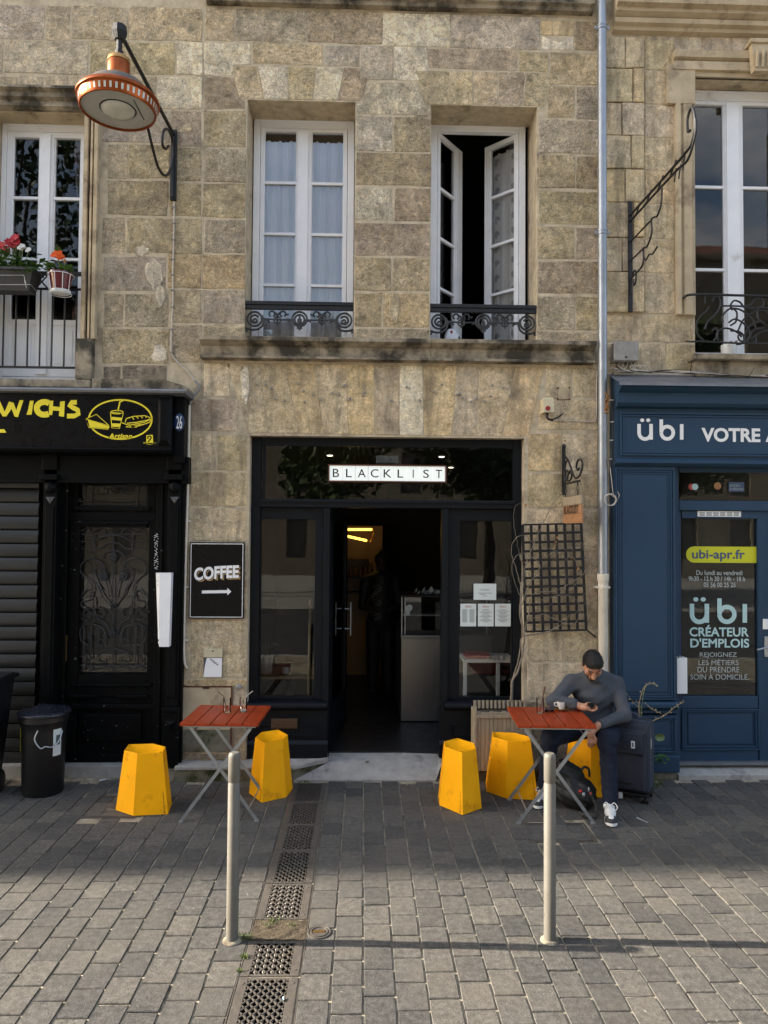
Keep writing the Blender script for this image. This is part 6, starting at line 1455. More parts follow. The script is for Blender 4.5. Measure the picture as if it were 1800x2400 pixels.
# ---- wooden planter
pn = thing('wooden_planter', 'weathered vertical slat wooden planter against the pier beside the cafe', 'planter', (1.2, 6.45, .1))
x0, x1, y0, y1, z0, z1 = F(1117, 1730, 6.36).x, F(1236, 1730, 6.36).x+.04, 6.36, 6.60, .11, F(1160, 1668, 6.36).z
n = 13; w = (x1-x0)/n
for i in range(n): MB().box(x0+i*w+.0015, x0+(i+1)*w-.0015, y0, y0+.016, z0, z1-.004*(i % 3), .003).build('slat', 'wood_grey', pn)
for i in range(5):
    ww = (y1-y0-.02)/5; MB().box(x0-.017, x0-.001, y0+.0+i*ww+.002, y0+(i+1)*ww-.001, z0, z1, .003).build('slat', 'wood_grey', pn)
MB().box(x0-.022, x0+.002, y0-.012, y0+.004, z0-.0, z1+.05, .004).build('corner_post', 'wood_grey', pn)
for i in range(n): xx = x0+(i+.5)*w; MB().tube([(xx, y1-.03, z1-.02), (xx, y1-.03, z1+.05)], w*.42, 8).build('back_slat', 'wood_grey', pn)
MB().box(x0+.01, x1-.01, y0+.018, y1-.045, z0, z1-.03).build('soil', 'soil', pn)
MB().box(x0, x1, y0-.014, y0-.001, z1-.055, z1-.028, .003).build('top_band', 'wood_grey', pn)

# ---- flower trough and red pot on the left rail
ft = thing('flower_trough', 'dark plastic trough of red and white flowers hung on the window rail', 'flower box', F(30, 680, 6.5))
a, b = F(-120, 660, 6.48).x, F(88, 660, 6.48).x; zt0, zb0 = F(40, 634, 6.45).z, F(40, 683, 6.45).z
MB().add([(a, 6.38, zt0), (b, 6.38, zt0), (b, 6.58, zt0), (a, 6.58, zt0), (a+.03, 6.42, zb0), (b-.05, 6.42, zb0), (b-.05, 6.55, zb0), (a+.03, 6.55, zb0)], [(4, 5, 6, 7)[::-1], (0, 1, 5, 4), (1, 2, 6, 5), (2, 3, 7, 6), (3, 0, 4, 7)]).box(a-.01, b+.01, 6.365, 6.385, zt0-.02, zt0+.006, .004).box(b-.012, b+.012, 6.385, 6.585, zt0-.02, zt0+.006, .004).build('trough', 'pot_black', ft)
MB().box(a+.01, b-.01, 6.39, 6.575, zt0-.03, zt0-.02).build('soil', 'soil', ft)
MB().tube([F(-60, 645, 6.37), F(56, 645, 6.37), F(60, 665, 6.39), F(62, 675, 6.41)], .0035, 5).tube([F(-60, 667, 6.39), F(72, 667, 6.39), F(85, 682, 6.5)], .004, 5).build('holder_wire', 'steel', ft)
def leaves(mb, c, n, spread, size, up=.6, rnd=rv, droop=0):
    for k in range(n):
        p = Vector(c)+Vector((rnd.gauss(0, spread[0]), rnd.gauss(0, spread[1]), abs(rnd.gauss(0, spread[2]))-droop*rnd.random()))
        a = rnd.uniform(0, 6.28); e = rnd.uniform(-.3, up); d = Vector((math.cos(a)*math.cos(e), math.sin(a)*math.cos(e), math.sin(e))); s = size*rnd.uniform(.6, 1.2)
        t = d.cross(Vector((0, 0, 1))).normalized()*s*.38; m = p+d*s*.5+Vector((0, 0, s*.08))
        mb.add([p, m+t, p+d*s, m-t], [(0, 1, 2), (0, 2, 3)])
lf = MB(); leaves(lf, (F(20, 625, 6.47).x, 6.47, zt0), 190, (.17, .05, .07), .075); leaves(lf, (F(55, 635, 6.44).x, 6.42, zt0-.04), 40, (.06, .03, .03), .085); leaves(lf, (a+.3, 6.47, zt0), 120, (.2, .05, .07), .07)
o = lf.build('foliage', 'leaf', ft); o['kind'] = 'stuff'
stp = MB()
def blossom(mb, p, r, n=6, tilt=None):
    nrm = (Vector((rv.uniform(-.5, .5), -1, rv.uniform(0, .8)))).normalized(); u = nrm.orthogonal().normalized(); w_ = nrm.cross(u)
    for i in range(n):
        a = 2*PI*i/n; d = u*math.cos(a)+w_*math.sin(a); t = u*-math.sin(a)+w_*math.cos(a); mb.add([p, p+d*r*.6+t*r*.35+nrm*r*.15, p+d*r+nrm*r*.05, p+d*r*.6-t*r*.35+nrm*r*.15], [(0, 1, 2, 3)])
for nm, m, pts, r in (('red_flower', 'red_petal', [(3, 575), (12, 583), (20, 568), (28, 562), (35, 556), (8, 590), (30, 575), (15, 592), (-8, 580), (-30, 570), (38, 568)], .042), ('white_flower', 'white_petal', [(50, 577), (53, 582), (46, 580), (65, 586), (2, 583), (-15, 590)], .03)):
    for x, y in pts:
        b_ = MB(); p = F(x, y, 6.45); blossom(b_, p, r); blossom(b_, p+Vector((.01, .008, .008)), r*.8); b_.build(nm, m, ft)
        stp.tube([p, Vector((p.x*.85+F(20, 630, 6.47).x*.15, 6.47, zt0))], .003, 4)
stp.build('stems', 'leaf_pale', ft)['kind'] = 'stuff'
rp_ = thing('flower_pot', 'glossy wine red pot with an orange flower in a white wire ring', 'flower pot', F(142, 690, 6.45))
pc = F(142, 684, 6.47); ztp = F(142, 641, 6.47).z; R1 = .105
MB().lathe([(.072, 0), (R1*.96, ztp-pc.z-.02), (R1, ztp-pc.z-.018), (R1, ztp-pc.z), (R1*.9, ztp-pc.z), (R1*.85, ztp-pc.z-.03), (0, ztp-pc.z-.03)], pc, 28).build('pot', 'pot_red', rp_, 40)
MB().lathe([(.070, -.018), (.086, -.008), (.088, .008), (.07, .002)], pc, 28).build('saucer', 'pot_white', rp_, 40)
zr1 = ztp-.02
k = MB(); k.tube([(pc.x+.112*math.cos(t*PI/14), pc.y+.112*math.sin(t*PI/14), zr1) for t in range(28)], .0035, 5, closed=True)
for t in range(5): an = -2.9+t*.62; k.tube([(pc.x+.112*math.cos(an), pc.y+.112*math.sin(an), zr1), (pc.x+.092*math.cos(an), pc.y+.092*math.sin(an), pc.z-.02)], .003, 5)
k.tube([(pc.x+.092*math.cos(t*PI/14), pc.y+.092*math.sin(t*PI/14), pc.z-.02) for t in range(28)], .003, 5, closed=True); k.build('wire_ring', 'white', rp_, 60)
lf = MB(); leaves(lf, (pc.x, pc.y, ztp-.01), 42, (.035, .035, .02), .12, .5); lf.build('foliage', 'leaf', rp_)['kind'] = 'stuff'
for x, y in ((128, 598), (136, 594), (141, 602)):
    b_ = MB(); p = F(x, y, 6.45); blossom(b_, p, .045, 9); blossom(b_, p+Vector((0, -.006, .004)), .03, 8); b_.build('orange_flower', 'orange_petal', rp_)
MB().tube([F(135, 600, 6.45), (pc.x, pc.y, ztp-.02)], .004, 5).tube([F(152, 612, 6.45), (pc.x+.02, pc.y, ztp-.02)], .003, 5).build('stem', 'leaf_pale', rp_)
p = F(152, 612, 6.45); b_ = MB(); blossom(b_, p, .022, 7); b_.build('faded_flower', 'dead_leaf', rp_)
# pot behind the right balcony rail
g = thing('balcony_pot', 'pale grey pot with a dying plant on the ochre house sill', 'flower pot', F(1710, 820, 6.6))
c0 = F(1708, 822, 6.6); c0.z = RW[2]+.002
MB().lathe([(.060, 0), (.066, .02), (.070, .115), (.064, .115), (.060, .09), (0, .088)], c0, 24).build('pot', 'pot_white', g, 40)
lf = MB(); leaves(lf, c0+Vector((0, 0, .095)), 26, (.03, .03, .02), .06); lf.build('foliage', 'dead_leaf', g)['kind'] = 'stuff'
# dried flower stalks and weeds by the blue plinth
ds = thing('dried_stalks', 'dry seed stalks and a few leaves growing by the blue plinth behind the suitcase', 'plant', (2.5, 6.4, 0))
def stalk(pts, Y, r=.005, m='dry', pods=True):
    P_ = smooth_path([F(x, y, Y) for x, y in pts], 6); MB().tube(P_, [r*(1-.5*i/len(P_)) for i in range(len(P_))], 5).build('stalk', m, ds, 60)
    if pods:
        k = MB()
        for p in P_[4::2]: k.ball(p+Vector((rv.uniform(-.018, .018), rv.uniform(-.01, .01), rv.uniform(-.012, .012))), rv.uniform(.005, .009), 6, 4)
        o = k.build('seed_pods', 'dry', ds); o['kind'] = 'stuff'
stalk([(1503, 1840), (1504, 1740), (1503, 1680), (1506, 1640), (1513, 1610), (1524, 1603), (1536, 1606)], 6.3, .005, 'leaf_pale', False)
stalk([(1502, 1690), (1497, 1660), (1503, 1628), (1512, 1608), (1530, 1601), (1538, 1605)], 6.28)
stalk([(1512, 1698), (1540, 1685), (1560, 1675), (1585, 1655), (1603, 1645)], 6.28); stalk([(1510, 1645), (1525, 1660), (1540, 1667), (1552, 1675)], 6.3, .0035); stalk([(1500, 1670), (1496, 1645), (1494, 1655), (1470, 1628)], 6.3, .003)
k = MB(); c0 = F(1545, 1727, 6.3)
for i in range(9): an = i*.7; k.add([c0, c0+Vector((.045*math.cos(an), -.02, .035*math.sin(an))), c0+Vector((.045*math.cos(an+.7), -.012, .035*math.sin(an+.7)))], [(0, 1, 2)])
k.build('leaf', 'leaf_pale', ds); MB().tube(smooth_path([F(1523, 1718, 6.3), F(1535, 1722, 6.3), c0], 4), .003, 5).build('stem', 'leaf', ds)
lf = MB(); leaves(lf, F(1545, 1785, 6.32), 34, (.06, .03, .03), .05); leaves(lf, F(1540, 1850, 6.35), 30, (.07, .04, .02), .04); lf.build('foliage', 'leaf', ds)['kind'] = 'stuff'

# ---- bins
bn = thing('dustbin', 'black round dustbin with a bin liner under its lid', 'bin', (-2.69, 6.20, 0))
bc = (-2.69, 6.20, 0)
MB().lathe([(.158, .0), (.163, .006), (.175, .52), (.185, .60), (.195, .61), (.195, .655), (.19, .66)], bc, 36).build('drum', 'bin', bn, 40)
k = MB(); vs = []; n = 40
for r, z in ((.0, .735), (.07, .72), (.12, .695), (.17, .69), (.205, .683), (.212, .672), (.208, .655), (.198, .65)):
    for i in range(n): a = 2*PI*i/n; vs.append((bc[0]+r*math.cos(a), bc[1]+r*math.sin(a), z+(.008*math.sin(a*3+r*30) if 0 < r < .2 else 0)))
k.add(vs, [(r*n+i, r*n+(i+1) % n, (r+1)*n+(i+1) % n, (r+1)*n+i) for r in range(7) for i in range(n)]); k.build('lid', 'bag', bn, 60)
MB().add([(bc[0]-.05, bc[1]-.06, .70), (bc[0]-.01, bc[1]-.09, .70), (bc[0]+.005, bc[1]-.05, .70), (bc[0]-.02, bc[1]-.06, .765)], [(0, 1, 3), (1, 2, 3), (2, 0, 3)]).build('bag_knot', 'bag', bn)
MB().tube(smooth_path([(bc[0]+.03, bc[1]-.185, .56), (bc[0]+.015, bc[1]-.205, .49), (bc[0]+.06, bc[1]-.20, .42), (bc[0]+.095, bc[1]-.185, .43), (bc[0]+.14, bc[1]-.16, .42), (bc[0]+.172, bc[1]-.10, .46), (bc[0]+.178, bc[1]-.06, .53)], 4), .006, 7).build('bail_handle', 'steel', bn, 60)
def wrap(a0, a1, z0, z1, r, m, nm):
    k = MB(); vs = []; n = 6
    for i in range(n+1):
        a = a0+(a1-a0)*i/n
        for z in (z0, z1): rr = r+(z-.3)*.022; vs.append((bc[0]+rr*math.cos(a), bc[1]+rr*math.sin(a), z))
    k.add(vs, [(2*i, 2*i+2, 2*i+3, 2*i+1) for i in range(n)]); return k.build(nm, m, bn)
wrap(-.75, -.32, .33, .55, .174, 'paper', 'notice'); wrap(-.62, -.40, .42, .50, .1755, 'ink', 'notice_print'); wrap(-2.75, -2.5, .36, .56, .174, 'lime', 'sticker'); wrap(-2.2, -1.4, .47, .478, .178, 'bin', 'rib')
wb = thing('wheelie_bin', 'black wheelie bin standing beside the round dustbin', 'bin', (-3.32, 6.1, 0))
wx0, wx1 = -3.52, -3.03
MB().add([(wx0, 5.85, .93), (wx1, 5.85, .93), (wx1, 6.38, .93), (wx0, 6.38, .93), (wx0+.05, 5.95, .10), (wx1-.06, 5.95, .10), (wx1-.06, 6.30, .10), (wx0+.05, 6.30, .10)], [(0, 1, 5, 4), (1, 2, 6, 5), (2, 3, 7, 6), (3, 0, 4, 7), (7, 6, 5, 4), (0, 3, 2, 1)]).build('body', 'bin', wb)
MB().box(wx0-.02, wx1+.03, 5.82, 6.40, .93, .965, .012).box(wx0-.01, wx1+.05, 5.80, 6.3, .966, .99, .012).build('lid', 'bin', wb); MB().tube([(wx0, 6.45, .93), (wx1, 6.45, .93)], .016, 8).build('handle', 'bin', wb)
for x in (wx0+.0, wx1-.02):
    MB().lathe([(.0, -.025), (.09, -.025), (.10, -.018), (.10, .018), (.09, .025), (.0, .025)], (x, 6.16, .10), 24, (1, 0, 0)).build('wheel', 'bin', wb, 40)

# ================================================================== INSIDE THE CAFE
ZF = .15
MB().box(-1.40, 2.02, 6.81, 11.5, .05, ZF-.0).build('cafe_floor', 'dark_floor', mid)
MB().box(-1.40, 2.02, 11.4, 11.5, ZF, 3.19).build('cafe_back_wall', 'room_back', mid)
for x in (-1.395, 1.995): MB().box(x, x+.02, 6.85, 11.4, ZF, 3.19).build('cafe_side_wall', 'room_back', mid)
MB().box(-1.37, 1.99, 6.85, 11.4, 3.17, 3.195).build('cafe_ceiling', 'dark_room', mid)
nl = thing('tube_light', 'glowing amber tube lights under the cafe ceiling', 'lamp', F(830, 1250, 9.8))
for p, q in (((797, 1241), (871, 1241)), ((797, 1253), (859, 1267))): MB().tube([F(*p, 9.8), F(*q, 9.6)], .016, 8).build('tube', 'neon', nl)
MB().tube([F(873, 1238, 9.7), F(876, 1250, 9.7), F(868, 1270, 9.7)], .012, 6).build('end_ring', 'brass', nl)
for i in range(5): x = 847+i*6; MB().box(F(x, 1248+i*3, 9.65).x, F(x+9, 1248, 9.65).x, 9.64, 9.66, F(x, 1250+i*3.5, 9.65).z, F(x, 1247.5+i*3.5, 9.65).z).build('copper_fin', 'copper', nl)
for i, (x, y) in enumerate(((773, 1068), (755, 1115), (770, 1144), (1035, 1071), (1057, 1096))):
    p = G(x, y, 3.165); tag(MB().lathe([(.036, .004), (.032, -.004), (.0, -.005)], p, 16).build('ceiling_spot', 'spot'), 'small round downlight set in the dark cafe ceiling', 'spotlight', 'cafe downlights')
wt = thing('tiled_alcove', 'ochre tiled wall with shelves at the back of the cafe', 'shelving', F(830, 1400, 10.4))
a, b, c, d = RC(797, 1232, 880, 1400, 10.4)
MB().box(a-.3, b+.1, 10.45, 10.5, ZF, d).build('backing', 'tile_wall', wt)
for i in range(6):
    for j in range(8): x = a-.25+i*.13+(.065 if j % 2 else 0); z = d-.35-j*.1; MB().box(x, x+.126, 10.435, 10.449, z, z+.096, .002).build('tile', 'tile_wall', wt)
for y in (1315, 1355, 1390): z = F(830, y, 10.3).z; MB().box(a-.2, b-.1, 10.2, 10.44, z, z+.025).build('shelf', 'iron', wt)
for i in range(7):
    x = a+.02+i*.07; z = F(830, 1355, 10.3).z+.026; tag(MB().lathe([(.028, 0), (.03, .07), (.018, .10), (.018, .13), (0, .13)], (x, 10.3, z), 12).build('jar', 'bronze', None, 40), 'small jar on the back shelf of the cafe', 'jar', 'jars on the cafe shelf')
ct = thing('cafe_counter', 'brushed stainless steel counter just inside the cafe doorway', 'counter', (1.0, 8.1, ZF))
Yc = 7.85; a, b = F(940, 1600, Yc).x, F(1046, 1600, Yc).x+.5; zc = F(980, 1489, Yc).z
MB().box(a, b, Yc, 9.3, ZF+.01, zc-.03, .004).build('panel', 'stainless', ct); MB().box(a-.006, b, Yc-.012, 9.3, zc-.029, zc, .004).build('worktop', 'stainless', ct)
pc_ = thing('pastry_case', 'dark glass pastry case standing on the steel counter', 'display case', ((a+b)/2, 8.0, zc))
zc2 = F(980, 1400, Yc).z
for x in (a+.0, a+.035, b-.06): MB().box(x, x+.012, Yc+.02, Yc+.04, zc+.002, zc2, .002).build('post', 'steel', pc_)
MB().box(a-.01, b, Yc+.02, 8.5, zc2, zc2+.02, .003).box(a, b, Yc+.05, 8.5, zc+.002, zc+.05).build('frame', 'iron', pc_); MB().box(a+.05, b-.08, Yc+.022, Yc+.03, zc+.05, zc2-.002).build('front_glass', 'shop_pane', pc_)
MB().box(a+.02, b-.08, Yc+.05, 8.4, (zc+zc2)/2, (zc+zc2)/2+.012).build('shelf', 'steel', pc_); MB().box(a+.02, b-.08, 8.4, 8.42, zc+.05, zc2-.002).build('back', 'dark_room', pc_)
q = F(958, 1432, Yc+.015); MB().lathe([(.0, 0), (.04, 0), (.045, .002)], (q.x, Yc+.017, q.z+.03), 20, (0, -1, 0), 1, .8).box(q.x-.03, q.x+.012, Yc+.014, Yc+.017, q.z-.05, q.z+.02).build('sticker', 'paper', pc_)
tg = thing('paper_heap', 'crumpled paper and pastry bags heaped on the display case', 'papers', (a+.2, 8.1, zc2+.02)); k = MB()
for i in range(14): p = Vector((a+.12+rv.random()*.35, 7.95+rv.random()*.2, zc2+.022)); e = Vector((rv.uniform(.02, .06), rv.uniform(-.03, .03), rv.uniform(.005, .05))); f = Vector((rv.uniform(-.03, .03), .05, rv.uniform(.0, .05))); k.add([p, p+e, p+e+f, p+f], [(0, 1, 2, 3)])
k.build('sheets', 'paper', tg)
# behind the left pane: table top, pot, cup, pole
tb = thing('window_table', 'oak topped table with black legs behind the left cafe pane', 'table', (-.7, 7.3, ZF))
zq = F(665, 1580, 7.2).z
MB().box(F(600, 1580, 7.2).x, F(745, 1580, 7.2).x, 7.1, 7.6, zq-.03, zq, .004).build('top', 'oak', tb); MB().tube(smooth_path([(-.75, 7.35, zq-.03), (-.80, 7.35, .5), (-.95, 7.3, ZF)], 4), .02, 8).tube(smooth_path([(-.75, 7.35, zq-.03), (-.70, 7.4, .5), (-.55, 7.45, ZF)], 4), .02, 8).build('leg', 'iron', tb, 50)
po = thing('ribbed_pot', 'white ribbed pot with a spiky plant behind the left cafe pane', 'plant pot', (F(623, 1570, 7.22).x, 7.22, zq))
c0 = (F(622, 1570, 7.22).x, 7.25, zq+.001); k = MB(); vs = []; n = 48
for r, z in ((.055, 0), (.062, .03), (.068, .17), (.06, .17)):
    for i in range(n): a_ = 2*PI*i/n; rr = r*(1+(.03 if i % 2 else 0)); vs.append((c0[0]+rr*math.cos(a_), c0[1]+rr*math.sin(a_), c0[2]+z))
k.add(vs, [(r*n+i, r*n+(i+1) % n, (r+1)*n+(i+1) % n, (r+1)*n+i) for r in range(3) for i in range(n)]); k.build('pot', 'pot_white', po, 60)
k = MB()
for i in range(26): a_ = rv.uniform(0, 6.28); l = rv.uniform(.12, .24); t = Vector((math.cos(a_), math.sin(a_), 0)); p = Vector(c0)+Vector((0, 0, .16)); s = Vector((-t.y, t.x, 0))*.004; m_ = p+t*l*.45+Vector((0, 0, l*.8)); e = p+t*l*.9+Vector((0, 0, l*.65)); k.add([p-s, p+s, m_+s, m_-s, e], [(0, 1, 2, 3), (3, 2, 4)])
k.build('blades', 'leaf_pale', po)['kind'] = 'stuff'
tag(MB().lathe([(.025, 0), (.034, .01), (.036, .06), (.032, .06), (0, .02)], (F(669, 1570, 7.2).x, 7.22, zq+.001), 20).build('small_cup', 'pot_white', None, 40), 'small white cup on the oak table behind the pane', 'cup')
tag(MB().tube([(F(722, 1600, 7.0).x, 7.02, ZF), (F(726, 1480, 7.0).x, 7.02, 1.55)], .014, 8).build('wooden_pole', 'oak', None, 50), 'slim pale wooden pole leaning behind the left cafe pane', 'pole')
# behind the right pane
sd = thing('white_side_table', 'white side table with magazines behind the right cafe pane', 'table', (1.15, 7.2, ZF))
zq2 = F(1140, 1540, 7.25).z; a, b = F(1082, 1545, 7.25).x, F(1200, 1545, 7.25).x
MB().box(a, b, 7.1, 7.5, zq2-.03, zq2, .003).build('top', 'white', sd)
for x in (a, F(1158, 1600, 7.25).x): MB().box(x, x+.035, 7.12, 7.155, ZF, zq2-.03, .002).build('leg', 'white', sd)
tag(MB().box(a+.03, a+.25, 7.15, 7.4, zq2+.001, zq2+.02, .002).box(a+.06, a+.28, 7.14, 7.38, zq2+.021, zq2+.035, .002).build('magazines', 'red_ink'), 'two magazines lying on the white side table', 'magazine')
def sheet(x0, y0, x1, y1, label, lines, head=True):
    Yp = 6.712; a, b, c, d = RC(x0, y0, x1, y1, Yp)
    g = thing('menu_sheet', label, 'paper', ((a+b)/2, Yp, c), 'sheets taped to the cafe window')
    MB().box(a, b, Yp, Yp+.002, c, d).build('sheet', 'paper', g); w, h = b-a, d-c
    k = MB(); yy = Yp-.0015
    for (u0, u1, v) in lines: k.quad((a+w*u0, yy, c+h*v-.0018), (a+w*u1, yy, c+h*v-.0018), (a+w*u1, yy, c+h*v+.0018), (a+w*u0, yy, c+h*v+.0018))
    k.build('print_lines', 'ink', g)
    if head: letters('heading', 'BlackList', (a+w*.3, a+w*.72, c+h*.84, c+h*.93), 'red_ink', g, Y=yy, shear=.3)
    else: letters('heading', 'HORAIRES', (a+w*.28, a+w*.7, c+h*.58, c+h*.66), 'ink', g, Y=yy)
two = [(u, u+.3, v) for u in (.12, .58) for v in [.74-.045*i for i in range(13)]]; one = lambda s: [(.5-(.18+.2*((i*s) % 3)/2), .5+(.18+.2*((i*s) % 3)/2), .74-.06*i) for i in range(10)]
sheet(1110, 1368, 1163, 1406, 'opening hours sheet taped above the three menus in the cafe window', [(.2, .8, .42), (.3, .5, .33), (.42, .58, .24)], False)
sheet(1079, 1415, 1116, 1468, 'menu sheet printed in two columns, nearest the cafe doorway', two); sheet(1120, 1415, 1157, 1468, 'menu sheet between the two other menus in the cafe window', one(1)); sheet(1160, 1415, 1197, 1468, 'menu sheet nearest the trellis in the cafe window', one(2))
tg = thing('fire_notice', 'faint cream notice stuck behind the glass above the letter sign', 'notice', F(908, 1070, 6.75))
a, b, c, d = RC(881, 1068, 934, 1086, 6.752); MB().box(a, b, 6.75, 6.753, c, d).build('sheet', 'grey_print', tg)
wp = thing('letter_box', 'white paper letter box fixed on the blue door frame', 'letter box', F(1598, 1625, 6.55)); a, b, c, d = RC(1587, 1537, 1611, 1626, 6.52); MB().box(a, b, 6.52, 6.60, c, d-.02, .003).build('case', 'white', wp); MB().add([(a, 6.52, d-.019), (b, 6.52, d-.03), (b, 6.60, d-.019), (a, 6.60, d)], [(0, 1, 2, 3)]).build('lid', 'grey_plastic', wp)
# litter
for x, y, s, m, l in ((240, 1828, .025, 'white', 'scrap of white litter by the black door step'), (208, 1836, .012, 'blue_ink', 'scrap of blue litter by the black door step'), (1505, 1922, .05, 'grey_print', 'thin strip of pale paper on the pavers by the suitcase'), (663, 2341, .012, 'teal_print', 'tiny blue scrap on the drain cover'), (955, 1840, .014, 'leaf_pale', 'small green leaf on the pavers before the ramp'), (880, 1800, .018, 'soil', 'dry leaf on the concrete door ramp')):
    p = G(x, y, .006); an = rv.uniform(0, 3)
    if 'ramp' in l and 'dry' in l: p = Vector((.05, 6.62, .112))
    u = Vector((math.cos(an), math.sin(an), 0))*s; v_ = Vector((-math.sin(an), math.cos(an), 0))*s*.35
    if x == 1505: u, v_ = Vector((.05, -.09, 0))*.5, Vector((.003, .002, 0))
    tag(MB().add([p-u-v_, p+u-v_+Vector((0, 0, .004)), p+u+v_, p-u+v_+Vector((0, 0, .005))]+[q-Vector((0, 0, .002)) for q in (p-u-v_, p+u-v_, p+u+v_, p-u+v_)], [(0, 1, 2, 3), (7, 6, 5, 4), (0, 4, 5, 1), (1, 5, 6, 2), (2, 6, 7, 3), (3, 7, 4, 0)]).build('litter', m), l, 'litter')

# ================================================================== ACROSS THE STREET (seen in the window reflections)
def tree(x, y, h, r, seed, label):
    t = thing('street_tree', label, 'tree', (x, y, -.05), 'trees across the street'); rt = random.Random(seed)
    tr_ = MB(); P_ = smooth_path([(x, y, -.1), (x+.1, y, h*.2), (x-.1, y+.1, h*.45), (x+.1, y, h*.8)], 5); tr_.tube(P_, [.24-.2*i/(len(P_)-1) for i in range(len(P_))], 10)
    cl = []
    for i in range(11):
        a = rt.uniform(0, 6.28); z = h*rt.uniform(.42, .95); d = r*rt.uniform(.25, .8)*(1-.55*abs(z/h-.62)/.4)
        c = Vector((x+d*math.cos(a), y+d*math.sin(a), z)); cl.append((c, r*rt.uniform(.32, .5)))
        tr_.tube(smooth_path([(x, y, h*.35), ((x+c.x)/2, (y+c.y)/2, (h*.4+c.z)/2), c], 4), [.09-.006*q for q in range(9)], 6)
    tr_.build('trunk', 'bark', t, 60)
    k = MB()
    for c, s in cl:
        for j in range(420):
            d = Vector((rt.gauss(0, 1), rt.gauss(0, 1), rt.gauss(0, .8))); d = d.normalized()*s*rt.uniform(.35, 1.05)**.6
            p = c+d; n = Vector((rt.gauss(0, 1), rt.gauss(0, 1), rt.gauss(0, 1))).normalized(); u = n.orthogonal().normalized()*.15*rt.uniform(.6, 1.2); v_ = n.cross(u)*.7
            k.add([p-u, p+v_, p+u, p-v_], [(0, 1, 2, 3)])
    o = k.build('crown', 'tree_leaf', t); return t
tree(-12.5, -11, 17, 5.2, 1, 'tall leafy street tree standing furthest along beyond the snack shop'); tree(-7.0, -13, 13.5, 3.8, 2, 'leafy street tree facing the snack shop'); tree(-.8, -11.5, 9.8, 3.4, 3, 'leafy street tree facing the cafe doorway'); tree(4.5, -12.5, 9.0, 3.2, 4, 'leafy street tree facing the blue shop'); tree(11.5, -13, 9.5, 3, 5, 'leafy street tree standing furthest along beyond the blue shop')
def opposite(x0, x1, H, label):
    h = thing('stone_building', label, 'building', ((x0+x1)/2, -24, 0), 'buildings across the street'); n = int((x1-x0)/2.6); Y = -24
    holes = [(x0+(i+.5)*(x1-x0)/n-.55, x0+(i+.5)*(x1-x0)/n+.55, .9+3.4*f, 3.1+3.4*f) for f in range(int(H/3.4)) for i in range(n)]
    wall_holes(x0, x1, -.2, H, holes, Y-.4, Y).build('wall', 'opp_stone', h)
    for q in holes: MB().box(q[0], q[1], Y-.35, Y-.3, q[2], q[3]).build('window', 'dark_glass', h)
    MB().box(x0-.1, x1+.1, Y-.3, Y+.25, H, H+.3, .05).build('cornice', 'opp_stone', h); MB().extr_x([(Y+.1, H+.3), (Y-4, H+2.4), (Y-8, H+.3)], x0, x1).build('roof', 'roof', h)
for a, b, H, l in ((-34, -14, 13, 'pale stone building across the street beyond the snack shop'), (-13.98, 4, 11, 'pale stone building across the street facing the cafe'), (4.02, 30, 17, 'tall pale stone building across the street facing the blue shop')): opposite(a, b, H, l)

